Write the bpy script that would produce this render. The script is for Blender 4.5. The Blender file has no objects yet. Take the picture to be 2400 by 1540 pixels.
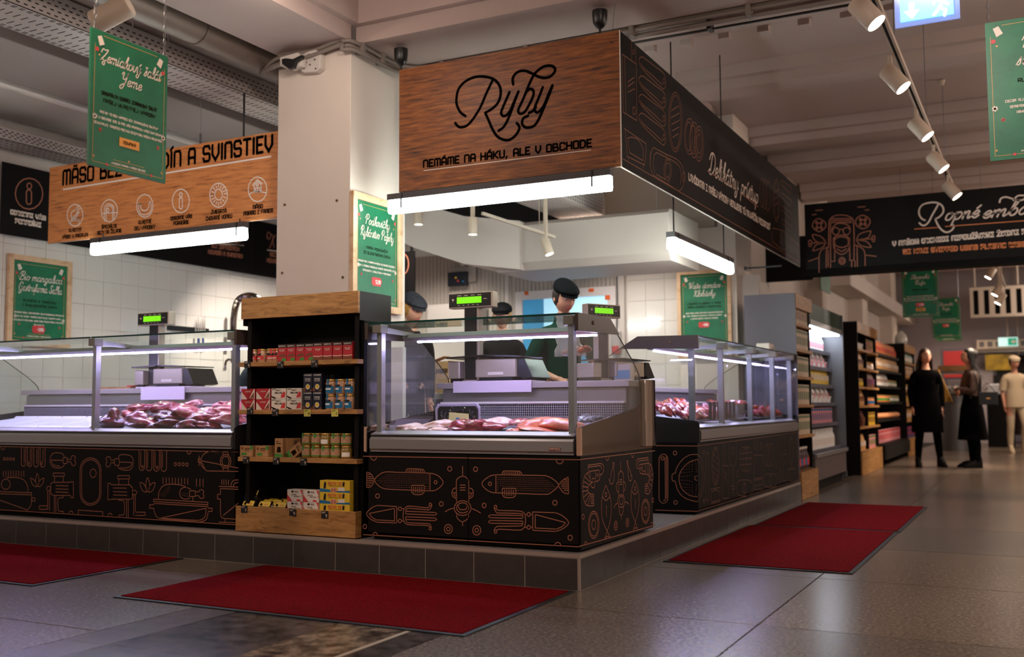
import bpy, bmesh, math, random, unicodedata
from mathutils import Vector, Matrix, noise
R_ = random.Random(7)
SC = bpy.context.scene
COL = SC.collection
# ------------------------------------------------------------------ camera
F_PX = 2410.2
yaw, pit, rol = [math.radians(a) for a in (27.15, 4.266, -0.315)]
CAMZ = 0.93
cf = Vector((-math.sin(yaw)*math.cos(pit), math.cos(yaw)*math.cos(pit), math.sin(pit)))
cr = Vector((math.cos(yaw), math.sin(yaw), 0)); cu = cr.cross(cf)
cr, cu = cr*math.cos(rol)+cu*math.sin(rol), -cr*math.sin(rol)+cu*math.cos(rol)
cd = bpy.data.cameras.new('camera'); cam = bpy.data.objects.new('camera', cd); COL.objects.link(cam)
cd.sensor_width = 36; cd.lens = F_PX*36/2400; cd.clip_end = 100
cd.dof.use_dof = True; cd.dof.focus_distance = 5.8; cd.dof.aperture_fstop = 1.8
Mx = Matrix.Identity(4)
for i in range(3):
    Mx[i][0] = cr[i]; Mx[i][1] = cu[i]; Mx[i][2] = -cf[i]
Mx[0][3], Mx[1][3], Mx[2][3] = 0, 0, CAMZ
cam.matrix_world = Mx
SC.camera = cam
# ------------------------------------------------------------------ view, world, quality
vs = SC.view_settings
vs.view_transform = 'Standard'; vs.look = 'None'; vs.gamma = 1; vs.use_curve_mapping = False
vs.exposure = 0.9
w = bpy.data.worlds.new('world'); SC.world = w; w.use_nodes = True
w.node_tree.nodes['Background'].inputs[0].default_value = (0.9, 0.72, 0.62, 1)
w.node_tree.nodes['Background'].inputs[1].default_value = 0.05
cy = SC.cycles
cy.use_denoising = True; cy.max_bounces = 6; cy.diffuse_bounces = 3; cy.glossy_bounces = 3
cy.transmission_bounces = 3; cy.transparent_max_bounces = 16; cy.sample_clamp_indirect = 4
cy.adaptive_threshold = 0.03; cy.caustics_reflective = False; cy.caustics_refractive = False
# ------------------------------------------------------------------ lights of the store: track spots, plus added unseen fill spots and fill points
def spot(loc, tgt, e, ang=60, col=(1, .78, .58), blend=.5, r=.04):
    l = bpy.data.lights.new('track_or_fill_spot', 'SPOT'); l.energy = e; l.color = col
    l.spot_size = math.radians(ang); l.spot_blend = blend; l.shadow_soft_size = r
    o = bpy.data.objects.new('track_or_fill_spot', l); COL.objects.link(o); o.location = loc
    o.rotation_euler = (Vector(tgt)-Vector(loc)).to_track_quat('-Z', 'Y').to_euler()
    return o
WARM = (1, .76, .56); NEUT = (1, .9, .8); COOL = (.93, .96, 1)
def area(loc, sx, sy, e, col, rot=(0, 0, 0)):
    l = bpy.data.lights.new('pendant_light', 'AREA'); l.shape = 'RECTANGLE'; l.size = sx; l.size_y = sy
    l.energy = e; l.color = col
    o = bpy.data.objects.new('pendant_light', l); COL.objects.link(o); o.location = loc; o.rotation_euler = rot
    return o
def fill_point(loc, e, col=NEUT, r=.12):  # point light added as fill, the store has no such fixture
    l = bpy.data.lights.new('fill_point_light', 'POINT'); l.energy = e; l.color = col; l.shadow_soft_size = r
    o = bpy.data.objects.new('fill_point_light', l); COL.objects.link(o); o.location = loc
for x, y, e in ((-1.5, 1.2, 70), (1.8, 1.5, 80), (-4.8, .8, 50), (2.2, 6, 120), (2.2, 11, 120), (.5, 15, 150), (.5, 20, 160), (-1.5, 24, 130), (2.2, 17, 120)):
    spot((x, y, 3.6), (x, y+.1, 0), e, 120, WARM, .8, .12)  # added ceiling spots without fixtures, general ambient fill
for x, y, z, e in ((-3.9, 4.7, 3.38, 8), (-.6, 3.4, 3.5, 15), (1.6, 7.5, 3.6, 16), (1.4, 12, 3.6, 12), (-6.2, 3.2, 3.1, 12)): fill_point((x, y, z), e, (1, .84, .74))  # added fill close to the ceiling, brightens beams and column head
for x, y, e in ((-3.2, .6, 27), (.8, 1.6, 30), (-6.5, 1.2, 28), (2.6, 6.5, 60), (2.6, 11.5, 60), (.9, 17.5, 45), (.9, 22.5, 45)): fill_point((x, y, 2.9), e, (1, .84, .72))  # added fill lower down, brightens sign fronts and walls
for x, y, e in ((-6.6, 8.0, 230), (-5.6, 8.9, 170), (-3.9, 9.2, 85)): spot((x, y, 3.2), (x-.6 if x < -5 else x, y+.9, 1.4), e, 85, NEUT, .7, .05)
spot((-5.6, 3.4, 3.4), (-6.2, 6, 2.6), 70, 62, NEUT, .7, .05)
spot((-.6, 4.4, 3.3), (.1, 6.2, 2.6), 60, 45, NEUT, .6, .05)
spot((-1.9, 3.4, 3.3), (-4.5, 5.8, 2.2), 70, 50, NEUT, .6, .05)
spot((-3.2, 2.4, 3.35), (-3.5, 4.84, .8), 60, 50, WARM, .6, .05)
# ------------------------------------------------------------------ pixel of the survey photograph -> point on a plane of the real place
def P(x, y, **k):
    (a, v), = k.items(); i = 'XYZ'.index(a)
    d = cr*(x-1200)-cu*(y-770)+cf*F_PX
    t = (v-(0, 0, CAMZ)[i])/d[i]
    return Vector((d[0]*t, d[1]*t, CAMZ+d[2]*t))
# ------------------------------------------------------------------ materials
def lin(c):
    return tuple((v/255/12.92 if v <= 10 else ((v/255+.055)/1.055)**2.4) for v in c)
MATS = {}
def M(name, col=(128, 128, 128), rough=.5, metal=0, em=None, es=0, var=0, vs_=8, bump=0, bs=40, coat=0, spec=None, stretch=None, alpha=None, col2=None):
    if name in MATS: return MATS[name]
    m = bpy.data.materials.new(name); MATS[name] = m; m.use_nodes = True
    nt = m.node_tree; b = nt.nodes['Principled BSDF']; c = lin(col)
    b.inputs['Base Color'].default_value = (*c, 1)
    b.inputs['Roughness'].default_value = rough; b.inputs['Metallic'].default_value = metal
    if coat: b.inputs['Coat Weight'].default_value = coat
    if spec is not None: b.inputs['Specular IOR Level'].default_value = spec
    if em:
        b.inputs['Emission Color'].default_value = (*lin(em), 1); b.inputs['Emission Strength'].default_value = es
    if var or bump:
        tc = nt.nodes.new('ShaderNodeTexCoord'); mp = nt.nodes.new('ShaderNodeMapping')
        nt.links.new(tc.outputs['Object'], mp.inputs[0])
        if stretch: mp.inputs['Scale'].default_value = stretch
    if var:
        n = nt.nodes.new('ShaderNodeTexNoise'); n.inputs['Scale'].default_value = vs_; n.inputs['Detail'].default_value = 5
        n.inputs['Roughness'].default_value = .65
        nt.links.new(mp.outputs[0], n.inputs['Vector'])
        r = nt.nodes.new('ShaderNodeValToRGB'); nt.links.new(n.outputs[0], r.inputs[0])
        d = lin(col2) if col2 else tuple(v*(1-var) for v in c)
        r.color_ramp.elements[0].position = .35; r.color_ramp.elements[1].position = .65
        r.color_ramp.elements[0].color = (*d, 1)
        r.color_ramp.elements[1].color = (*(c if col2 else tuple(min(1, v*(1+var*.5)) for v in c)), 1)
        nt.links.new(r.outputs[0], b.inputs['Base Color'])
    if bump:
        n2 = nt.nodes.new('ShaderNodeTexNoise'); n2.inputs['Scale'].default_value = bs; n2.inputs['Detail'].default_value = 3
        nt.links.new(mp.outputs[0], n2.inputs['Vector'])
        bp = nt.nodes.new('ShaderNodeBump'); bp.inputs['Strength'].default_value = bump; bp.inputs['Distance'].default_value = .01
        nt.links.new(n2.outputs[0], bp.inputs['Height']); nt.links.new(bp.outputs[0], b.inputs['Normal'])
    return m
def woodmat(name, light, mid, dark, scale=(1.2, 1.2, 14), rough=.5, knots=0.0):
    m = bpy.data.materials.new(name); m.use_nodes = True; nt = m.node_tree; b = nt.nodes['Principled BSDF']
    tc = nt.nodes.new('ShaderNodeTexCoord'); mp = nt.nodes.new('ShaderNodeMapping'); mp.inputs['Scale'].default_value = scale
    nt.links.new(tc.outputs['Object'], mp.inputs[0])
    n = nt.nodes.new('ShaderNodeTexNoise'); n.inputs['Scale'].default_value = 3.2; n.inputs['Detail'].default_value = 7; n.inputs['Roughness'].default_value = .68
    n.inputs['Distortion'].default_value = knots; nt.links.new(mp.outputs[0], n.inputs['Vector'])
    r = nt.nodes.new('ShaderNodeValToRGB'); nt.links.new(n.outputs[0], r.inputs[0])
    e = r.color_ramp.elements; e[0].position = .3; e[0].color = (*lin(dark), 1); e[1].position = .72; e[1].color = (*lin(light), 1)
    k = e.new(.48); k.color = (*lin(mid), 1)
    nt.links.new(r.outputs[0], b.inputs['Base Color']); b.inputs['Roughness'].default_value = rough
    bp = nt.nodes.new('ShaderNodeBump'); bp.inputs['Strength'].default_value = .12; bp.inputs['Distance'].default_value = .004
    nt.links.new(n.outputs[0], bp.inputs['Height']); nt.links.new(bp.outputs[0], b.inputs['Normal'])
    return m
def glassmat(name, tint=(.95, .98, .97), refl=1.0, rough=.0, dust=0.0):
    m = bpy.data.materials.new(name); m.use_nodes = True; nt = m.node_tree; nt.nodes.clear()
    o = nt.nodes.new('ShaderNodeOutputMaterial'); t = nt.nodes.new('ShaderNodeBsdfTransparent'); t.inputs[0].default_value = (*tint, 1)
    g = nt.nodes.new('ShaderNodeBsdfGlossy'); g.inputs['Roughness'].default_value = rough; g.inputs[0].default_value = (refl, refl, refl, 1)
    lw_ = nt.nodes.new('ShaderNodeLayerWeight'); pw = nt.nodes.new('ShaderNodeMath'); pw.operation = 'POWER'; pw.inputs[1].default_value = 5
    f = nt.nodes.new('ShaderNodeMath'); f.operation = 'MULTIPLY_ADD'; f.inputs[1].default_value = .9; f.inputs[2].default_value = .045
    lw_.inputs[0].default_value = .5; nt.links.new(lw_.outputs['Facing'], pw.inputs[0]); nt.links.new(pw.outputs[0], f.inputs[0])
    x = nt.nodes.new('ShaderNodeMixShader'); nt.links.new(f.outputs[0], x.inputs[0]); nt.links.new(t.outputs[0], x.inputs[1]); nt.links.new(g.outputs[0], x.inputs[2])
    last = x
    if dust:
        d = nt.nodes.new('ShaderNodeBsdfDiffuse'); d.inputs[0].default_value = (.8, .78, .76, 1)
        y = nt.nodes.new('ShaderNodeMixShader'); y.inputs[0].default_value = dust
        nt.links.new(x.outputs[0], y.inputs[1]); nt.links.new(d.outputs[0], y.inputs[2]); last = y
    nt.links.new(last.outputs[0], o.inputs[0]); return m
WHITEP = M('white_paint', (214, 203, 195), .6, var=.04, vs_=1.5)
CEIL = M('ceiling_paint', (178, 158, 150), .7, var=.05, vs_=.8)
COLUMNP = M('column_paint', (222, 208, 196), .6, var=.03, vs_=2)
BLACKP = M('black_laminate', (13, 9, 9), .55, spec=.18)
DARKP = M('charcoal_panel', (30, 27, 28), .5, spec=.3)
BLACK = M('matt_black', (6, 6, 6), .7, spec=.15)
BLACKPL = M('black_plastic', (16, 16, 17), .35)
GREYM = M('grey_metal', (112, 112, 116), .4, .6)
STEEL = M('brushed_steel', (178, 174, 170), .3, .9, bump=.03, bs=200, stretch=(1, 1, .1))
CHROME = M('polished_steel', (172, 160, 150), .08, 1)
ALU = M('aluminium', (168, 166, 168), .36, .75)
PALEPL = M('pale_grey_plastic', (176, 176, 184), .5)
LILAC = M('pale_lilac_steel', (190, 186, 204), .4, .25)
COPPER = M('copper_print', (172, 106, 80), .55)
CREAM = M('cream_print', (228, 210, 196), .5)
WHITEI = M('white_print', (245, 240, 235), .5)
BROWNI = M('dark_brown_print', (34, 22, 16), .9, spec=.02)
BLACKI = M('black_print', (8, 6, 6), .9, spec=.02)
REDI = M('red_print', (206, 60, 62), .5)
GOLDI = M('gold_print', (205, 150, 80), .5)
ORANGEI = M('orange_print', (226, 150, 60), .5)
GREENP = M('green_poster_paper', (6, 108, 70), .45, var=.25, vs_=5)
OAK = woodmat('oak_board', (196, 148, 92), (170, 122, 68), (104, 68, 34), (1.5, 1.5, 11), .5, 1.2)
PINE = woodmat('pine_frame', (226, 192, 158), (214, 176, 138), (178, 132, 92), (2, 2, 2.5), .55, .5)
SIGNWOOD_DIM = woodmat('dim_sign_wood', (176, 106, 44), (124, 68, 26), (40, 20, 8), (1.3, 1.3, 17), .45, .3)  # same wood as the butcher sign, painted darker for weaker light
SIGNWOOD_LIT = woodmat('lit_sign_wood', (230, 158, 94), (212, 134, 74), (134, 76, 38), (1.3, 1.3, 15), .45, .3)  # same wood as the fish sign, lamp light painted in as paler tones
KRAFT = M('kraft_card', (176, 132, 88), .7, var=.08, vs_=20)
GLASS = glassmat('clear_glass'); GLASSG = glassmat('greenish_glass', (.82, .93, .9), 1.0); GLASSD = glassmat('smeared_glass', (.93, .95, .95), 1.1, .03, .05)
EDGEG = M('green_glass_edge', (10, 60, 55), .15)
TUBE = M('lamp_diffuser', (255, 255, 255), .4, em=(238, 252, 246), es=24)
LED = M('led_strip', (255, 255, 255), .4, em=(196, 184, 255), es=46)
SPOTFACE = M('spotlight_lens', (255, 255, 255), .4, em=(255, 250, 240), es=14)
SPOTBODY = M('white_spotlight_housing', (196, 176, 156), .5)
LCD = M('green_lcd_display', (120, 220, 20), .4, em=(120, 225, 15), es=.42)
SKIN = M('skin', (206, 150, 124), .5, var=.06, vs_=20)
HAIRD = M('dark_brown_hair', (36, 22, 16), .5, bump=.3, bs=60, stretch=(6, 6, .6))
HAIRB = M('blonde_hair', (176, 130, 62), .5, bump=.3, bs=60, stretch=(6, 6, .6))
HAIRK = M('black_hair', (12, 9, 9), .4, bump=.3, bs=60, stretch=(6, 6, .6))
CAPM = M('black_cap_cloth', (9, 9, 12), .9, bump=.3, bs=90, spec=.12)
# ------------------------------------------------------------------ mesh builder
WL = {}
class MB:
    def __init__(s, tf=None): s.v = []; s.f = []; s.tf = tf
    def add(s, vs, fs):
        n = len(s.v)
        s.v += [Vector(s.tf(*p)) if s.tf else Vector(p) for p in vs]; s.f += [tuple(n+i for i in f) for f in fs]
        return s
    def box(s, x0, x1, y0, y1, z0, z1):
        return s.add([(x, y, z) for z in (z0, z1) for y in (y0, y1) for x in (x0, x1)],
                     [(0, 2, 3, 1), (4, 5, 7, 6), (0, 1, 5, 4), (2, 6, 7, 3), (0, 4, 6, 2), (1, 3, 7, 5)])
    def prism(s, pts, ax, a, b):
        f = {'x': lambda p, t: (t, p[0], p[1]), 'y': lambda p, t: (p[0], t, p[1]), 'z': lambda p, t: (p[0], p[1], t)}[ax]
        n = len(pts)
        return s.add([f(p, a) for p in pts]+[f(p, b) for p in pts],
                     [tuple(range(n)), tuple(range(2*n-1, n-1, -1))]+[(i, (i+1) % n, n+(i+1) % n, n+i) for i in range(n)])
    def loft(s, rings, caps=True, closed=True):
        n = len(rings[0]); v = [p for r in rings for p in r]; f = []
        for k in range(len(rings)-1):
            for i in range(n if closed else n-1):
                j = (i+1) % n
                f.append((k*n+i, k*n+j, (k+1)*n+j, (k+1)*n+i))
        if caps: f += [tuple(range(n))[::-1], tuple((len(rings)-1)*n+i for i in range(n))]
        return s.add(v, f)
    def cyl(s, p0, p1, r0, r1=None, n=12, caps=True):
        p0, p1 = Vector(p0), Vector(p1); r1 = r0 if r1 is None else r1
        q = (p1-p0).to_track_quat('Z', 'Y'); rg = []
        for p, r in ((p0, r0), (p1, r1)):
            rg.append([p+q @ Vector((r*math.cos(2*math.pi*i/n), r*math.sin(2*math.pi*i/n), 0)) for i in range(n)])
        return s.loft(rg, caps)
    def tube(s, pts, r, n=8, closed=False):
        pts = [Vector(p) for p in pts]; rg = []; m = len(pts)
        up = None
        for i, p in enumerate(pts):
            if closed: d = pts[(i+1) % m]-pts[i-1]
            else: d = pts[min(i+1, m-1)]-pts[max(i-1, 0)]
            d.normalize()
            if up is None: up = d.orthogonal().normalized()
            up = (up-d*up.dot(d)).normalized(); sd = d.cross(up)
            rr = r[i] if isinstance(r, (list, tuple)) else r
            rg.append([p+(up*math.cos(2*math.pi*j/n)+sd*math.sin(2*math.pi*j/n))*rr for j in range(n)])
        if closed: rg.append(rg[0])
        return s.loft(rg, not closed)
    def lathe(s, prof, c=(0, 0, 0), n=16, ax='z'):
        rg = []
        for r, z in prof:
            rg.append([(c[0]+r*math.cos(2*math.pi*i/n), c[1]+r*math.sin(2*math.pi*i/n), c[2]+z) for i in range(n)])
        return s.loft(rg)
    def ell(s, c, r, nu=12, nv=8, fn=None):
        rg = []
        for k in range(1, nv):
            t = math.pi*k/nv
            rg.append([(c[0]+r[0]*math.sin(t)*math.cos(2*math.pi*i/nu), c[1]+r[1]*math.sin(t)*math.sin(2*math.pi*i/nu), c[2]-r[2]*math.cos(t)) for i in range(nu)])
        if fn: rg = [[fn(Vector(p)) for p in g] for g in rg]
        return s.loft(rg)
    def poly(s, pts): return s.add(pts, [tuple(range(len(pts)))])
    def rbox(s, x0, x1, y0, y1, z0, z1, r=.01, n=3):
        pts = []
        for cx, cy_, a in ((x1-r, y1-r, 0), (x0+r, y1-r, 90), (x0+r, y0+r, 180), (x1-r, y0+r, 270)):
            for i in range(n+1):
                t = math.radians(a+90*i/n); pts.append((cx+r*math.cos(t), cy_+r*math.sin(t)))
        return s.prism(pts, 'z', z0, z1)
    def build(s, name, mat, parent=None, smooth=False, bevel=0, **props):
        me = bpy.data.meshes.new(name)
        if props.pop('raw', 0): off = Vector((0, 0, 0))
        elif parent is not None: off = WL[parent.name]
        else:
            xs = [p.x for p in s.v]; ys = [p.y for p in s.v]; zs = [p.z for p in s.v]
            off = Vector(((min(xs)+max(xs))/2, (min(ys)+max(ys))/2, min(zs)))
        me.from_pydata([p-off for p in s.v], [], s.f)
        bm = bmesh.new(); bm.from_mesh(me); bmesh.ops.recalc_face_normals(bm, faces=bm.faces); bm.to_mesh(me); bm.free()
        me.materials.append(mat)
        if smooth:
            me.polygons.foreach_set('use_smooth', [True]*len(me.polygons)); me.set_sharp_from_angle(angle=math.radians(smooth if smooth > 1 else 40))
        o = bpy.data.objects.new(name, me); COL.objects.link(o)
        if parent is not None: o.parent = parent; WL[o.name] = WL[parent.name]
        else: o.location = off; WL[o.name] = off
        if bevel:
            b = o.modifiers.new('bevel', 'BEVEL'); b.width = bevel; b.segments = 2; b.limit_method = 'ANGLE'
        for k, v in props.items(): o[k] = v
        return o
def sub(parent):  # a mesh part that will carry sub-parts keeps its parent's origin
    return parent
def thing(name, label, cat, loc=(0, 0, 0), group=None, kind=None):
    o = bpy.data.objects.new(name, None); COL.objects.link(o); o.location = loc; o.empty_display_size = .1
    WL[o.name] = Vector(loc); o['label'] = label; o['category'] = cat
    if group: o['group'] = group
    return o
def tag(o, label, cat, group=None):
    o['label'] = label; o['category'] = cat
    if group: o['group'] = group
    return o
def struct(o, label=None):
    o['kind'] = 'structure'
    if label: o['label'] = label
    return o
def sthing(name, loc=(0, 0, 0)):
    o = bpy.data.objects.new(name, None); COL.objects.link(o); o.location = loc; WL[o.name] = Vector(loc); o['kind'] = 'structure'
    return o
def copy_tree(o, parent=None, loc=None, rz=None, label=None, rot=None):
    c = o.copy(); COL.objects.link(c)
    if parent is not None: c.parent = parent
    if loc is not None: c.location = loc; WL[c.name] = Vector(loc)
    if rz is not None: c.rotation_euler = (0, 0, rz)
    if rot is not None: c.rotation_euler = rot
    if label: c['label'] = label
    for ch in list(o.children): copy_tree(ch, c)
    return c
ORD = ['first', 'second', 'third', 'fourth', 'fifth', 'sixth', 'seventh', 'eighth', 'ninth', 'tenth', 'eleventh', 'twelfth', 'thirteenth', 'fourteenth', 'fifteenth', 'sixteenth', 'seventeenth', 'eighteenth', 'nineteenth', 'twentieth']
# ------------------------------------------------------------------ strokes, tracing, lettering
def smooth_path(p, closed=False, n=5):
    m = len(p)
    if m < 3: return p
    out = []
    rng = m if closed else m-1
    for i in range(rng):
        p0 = p[i-1] if (i > 0 or closed) else p[0]; p1 = p[i]; p2 = p[(i+1) % m]; p3 = p[(i+2) % m] if (i+2 < m or closed) else p[-1]
        for k in range(n):
            t = k/n
            out.append(tuple(.5*((2*b)+(c-a)*t+(2*a-5*b+4*c-d)*t*t+(3*b-a-3*c+d)*t**3) for a, b, c, d in zip(p0, p1, p2, p3)))
    out.append(p[0] if closed else p[-1])
    return out
class Plane:  # axis 'Y' faces -Y (a = x), axis 'X' faces +X (a = y), axis 'W' faces +Y, axis 'Z' faces up
    def __init__(s, ax, val, off=.0015): s.ax, s.val, s.off = ax, val, off
    def to3(s, a, b, e=0):
        if s.ax == 'Y': return (a, s.val-s.off-e, b)
        if s.ax == 'X': return (s.val+s.off+e, a, b)
        return (a, b, s.val+s.off+e)
    def px(s, x, y):
        p = P(x, y, **{s.ax: s.val})
        return (p.x, p.z) if s.ax == 'Y' else ((p.y, p.z) if s.ax == 'X' else (p.x, p.y))
def ribbon(mb, pts, w, to3, cap=True):
    q = [pts[0]]
    for p in pts[1:]:
        if (p[0]-q[-1][0])**2+(p[1]-q[-1][1])**2 > 1e-10: q.append(p)
    if len(q) < 2: return
    closed = (q[0][0]-q[-1][0])**2+(q[0][1]-q[-1][1])**2 < 1e-9 and len(q) > 3
    L = []; Rr = []; m = len(q); h = w/2
    for i in range(m):
        if closed:
            a = q[i-1] if i > 0 else q[-2]; b = q[i+1] if i < m-1 else q[1]
        else:
            a = q[max(i-1, 0)]; b = q[min(i+1, m-1)]
        c = q[i]
        d1 = (c[0]-a[0], c[1]-a[1]); d2 = (b[0]-c[0], b[1]-c[1])
        n1 = math.hypot(*d1) or 1; n2 = math.hypot(*d2) or 1
        t = (d1[0]/n1*(1 if n1 > 1e-9 else 0)+d2[0]/n2, d1[1]/n1+d2[1]/n2); nt = math.hypot(*t)
        if nt < 1e-6: t = (d1[0]/n1, d1[1]/n1); nt = 1
        t = (t[0]/nt, t[1]/nt)
        k = t[0]*d2[0]/n2+t[1]*d2[1]/n2 if n2 > 1e-9 and i < m-1 else t[0]*d1[0]/n1+t[1]*d1[1]/n1
        k = min(1/max(abs(k), .55), 1.8)
        L.append((c[0]-t[1]*h*k, c[1]+t[0]*h*k)); Rr.append((c[0]+t[1]*h*k, c[1]-t[0]*h*k))
    v = [to3(*p) for p in L]+[to3(*p) for p in Rr]
    mb.add(v, [(i, i+1, m+i+1, m+i) for i in range(m-1)])
    if cap and not closed:
        for c, dd in ((q[0], (q[0][0]-q[1][0], q[0][1]-q[1][1])), (q[-1], (q[-1][0]-q[-2][0], q[-1][1]-q[-2][1]))):
            a0 = math.atan2(dd[1], dd[0])
            mb.poly([to3(c[0]+h*math.cos(a0-math.pi/2+math.pi*k/5), c[1]+h*math.sin(a0-math.pi/2+math.pi*k/5)) for k in range(6)])
def disc(mb, c, r, to3, n=10):
    rx, ry = r if isinstance(r, tuple) else (r, r)
    mb.poly([to3(c[0]+rx*math.cos(2*math.pi*i/n), c[1]+ry*math.sin(2*math.pi*i/n)) for i in range(n)])
def nums(s): return [tuple(float(v) for v in t.split(',')) for t in s.split()]
def trace(mb, spec, pl, ox, oy, s, w):
    """spec commands in enlarged-crop coordinates: L sharp, S smooth, C smooth closed, E ellipse, R rounded box, U u-shape, G dots, F filled"""
    g = lambda x, y: pl.px(ox+x/s, oy+y/s)
    for cmd in spec.replace('\n', ' ').split(';'):
        cmd = cmd.strip()
        if not cmd: continue
        k, n = cmd[0], nums(cmd[1:])
        if k == 'L': ribbon(mb, [g(*p) for p in n], w, pl.to3)
        elif k == 'S': ribbon(mb, smooth_path([g(*p) for p in n]), w, pl.to3)
        elif k == 'C': ribbon(mb, smooth_path([g(*p) for p in n], True), w, pl.to3)
        elif k == 'F': mb.poly([pl.to3(*g(*p)) for p in n])
        elif k == 'E':
            (cx, cy_), (rx, ry) = n[:2]; a0, a1 = n[2] if len(n) > 2 else (0, 360); m = max(8, int(abs(a1-a0)/22))
            ribbon(mb, [g(cx+rx*math.cos(math.radians(a0+(a1-a0)*i/m)), cy_+ry*math.sin(math.radians(a0+(a1-a0)*i/m))) for i in range(m+1)], w, pl.to3)
        elif k == 'R':
            (x0, y0), (x1, y1) = n[:2]; r = n[2][0] if len(n) > 2 else 4; r2 = n[2][1] if len(n) > 2 else 4; q = []
            for cx, cy_, a in ((x1-r, y1-r2, 0), (x0+r, y1-r2, 90), (x0+r, y0+r2, 180), (x1-r, y0+r2, 270)):
                for i in range(5):
                    t = math.radians(a+22.5*i); q.append(g(cx+r*math.cos(t), cy_+r2*math.sin(t)))
            ribbon(mb, q+[q[0]], w, pl.to3)
        elif k == 'U':
            (x0, y0), (x1, y1) = n[:2]; c = (x0+x1)/2; r = (x1-x0)/2
            ribbon(mb, [g(x0, y0)]+[g(c-r*math.cos(math.radians(a)), y1-r*1.3+r*1.3*math.sin(math.radians(a))) for a in range(0, 181, 30)]+[g(x1, y0)], w, pl.to3)
        elif k == 'G':
            (x0, y0), (x1, y1), (m, _) = n
            for i in range(int(m)):
                t = i/(m-1); disc(mb, g(x0+(x1-x0)*t, y0+(y1-y0)*t), w*.5, pl.to3, 5)
BF = {'A': (6, "0,0 0,8 1,10 5,10 6,8 6,0;0,4 6,4"), 'B': (6, "0,0 0,10 4,10 5,9 5,6 4,5 0,5;4,5 6,4 6,1 5,0 0,0"), 'C': (6, "6,8 6,9 5,10 1,10 0,9 0,1 1,0 5,0 6,1 6,2"),
'D': (6, "0,0 0,10 4,10 6,8 6,2 4,0 0,0"), 'E': (5, "5,10 0,10 0,0 5,0;0,5 4,5"), 'F': (5, "5,10 0,10 0,0;0,5 4,5"), 'G': (6, "6,8 5,10 1,10 0,9 0,1 1,0 5,0 6,1 6,5 3,5"),
'H': (6, "0,0 0,10;6,0 6,10;0,5 6,5"), 'I': (1, ".5,0 .5,10"), 'J': (5, "5,10 5,1 4,0 1,0 0,1 0,2"), 'K': (6, "0,0 0,10;6,10 1,5 6,0"), 'L': (5, "0,10 0,0 5,0"),
'M': (8, "0,0 0,9 1,10 3,10 4,9 4,0;4,9 5,10 7,10 8,9 8,0"), 'N': (6, "0,0 0,9 1,10 5,10 6,8 6,0"), 'O': (6, "0,1 0,9 1,10 5,10 6,9 6,1 5,0 1,0 0,1"), 'P': (6, "0,0 0,10 5,10 6,9 6,5 5,4 0,4"),
'R': (6, "0,0 0,10 5,10 6,9 6,5 5,4 0,4;3,4 6,0"), 'S': (6, "6,8 5,10 1,10 0,9 0,6 1,5 5,5 6,4 6,1 5,0 1,0 0,2"), 'T': (6, "0,10 6,10;3,10 3,0"), 'U': (6, "0,10 0,1 1,0 5,0 6,1 6,10"),
'V': (6, "0,10 0,4 3,0 6,4 6,10"), 'W': (8, "0,10 0,1 1,0 3,0 4,1 4,10;4,1 5,0 7,0 8,1 8,10"), 'X': (6, "0,10 6,0;0,0 6,10"), 'Y': (6, "0,10 0,6 3,4 6,6 6,10;3,4 3,0"), 'Z': (6, "0,10 6,10 0,0 6,0"),
'0': (5, "0,1 0,9 1,10 4,10 5,9 5,1 4,0 1,0 0,1"), '1': (3, "0,8 2,10 2,0"), '2': (5, "0,9 1,10 4,10 5,9 5,6 0,0 5,0"), '9': (5, "5,5 1,5 0,6 0,9 1,10 4,10 5,9 5,1 4,0 1,0"), '3': (5, "0,10 5,10 2,6 5,4 5,1 4,0 0,0"),
'4': (5, "4,0 4,10 0,3 5,3"), '5': (5, "5,10 0,10 0,6 4,6 5,5 5,1 4,0 0,0"), '7': (5, "0,10 5,10 2,0"), '8': (5, "0,1 0,9 1,10 4,10 5,9 5,1 4,0 1,0 0,1;0,5 5,5"), '6': (5, "5,10 1,10 0,9 0,1 1,0 4,0 5,1 5,5 0,5"),
',': (2, "1,1 0,-2"), '.': (1, "0,0 .4,0"), '-': (4, "0,5 4,5"), '%': (7, "0,0 7,10;0,7 0,10 2,10 2,7 0,7;5,0 5,3 7,3 7,0 5,0"), '?': (5, "0,9 1,10 4,10 5,8 2,5 2,3;2,0 2.4,0"), ' ': (3, "")}
BACC = {'\u0301': "2.2,11.6 4.2,13.4", '\u030c': "1.6,13.2 3,11.6 4.4,13.2", '\u0308': "1.6,12.2 2,12.2;4,12.2 4.4,12.2", '\u0302': "1.6,11.6 3,13.2 4.4,11.6"}
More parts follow.
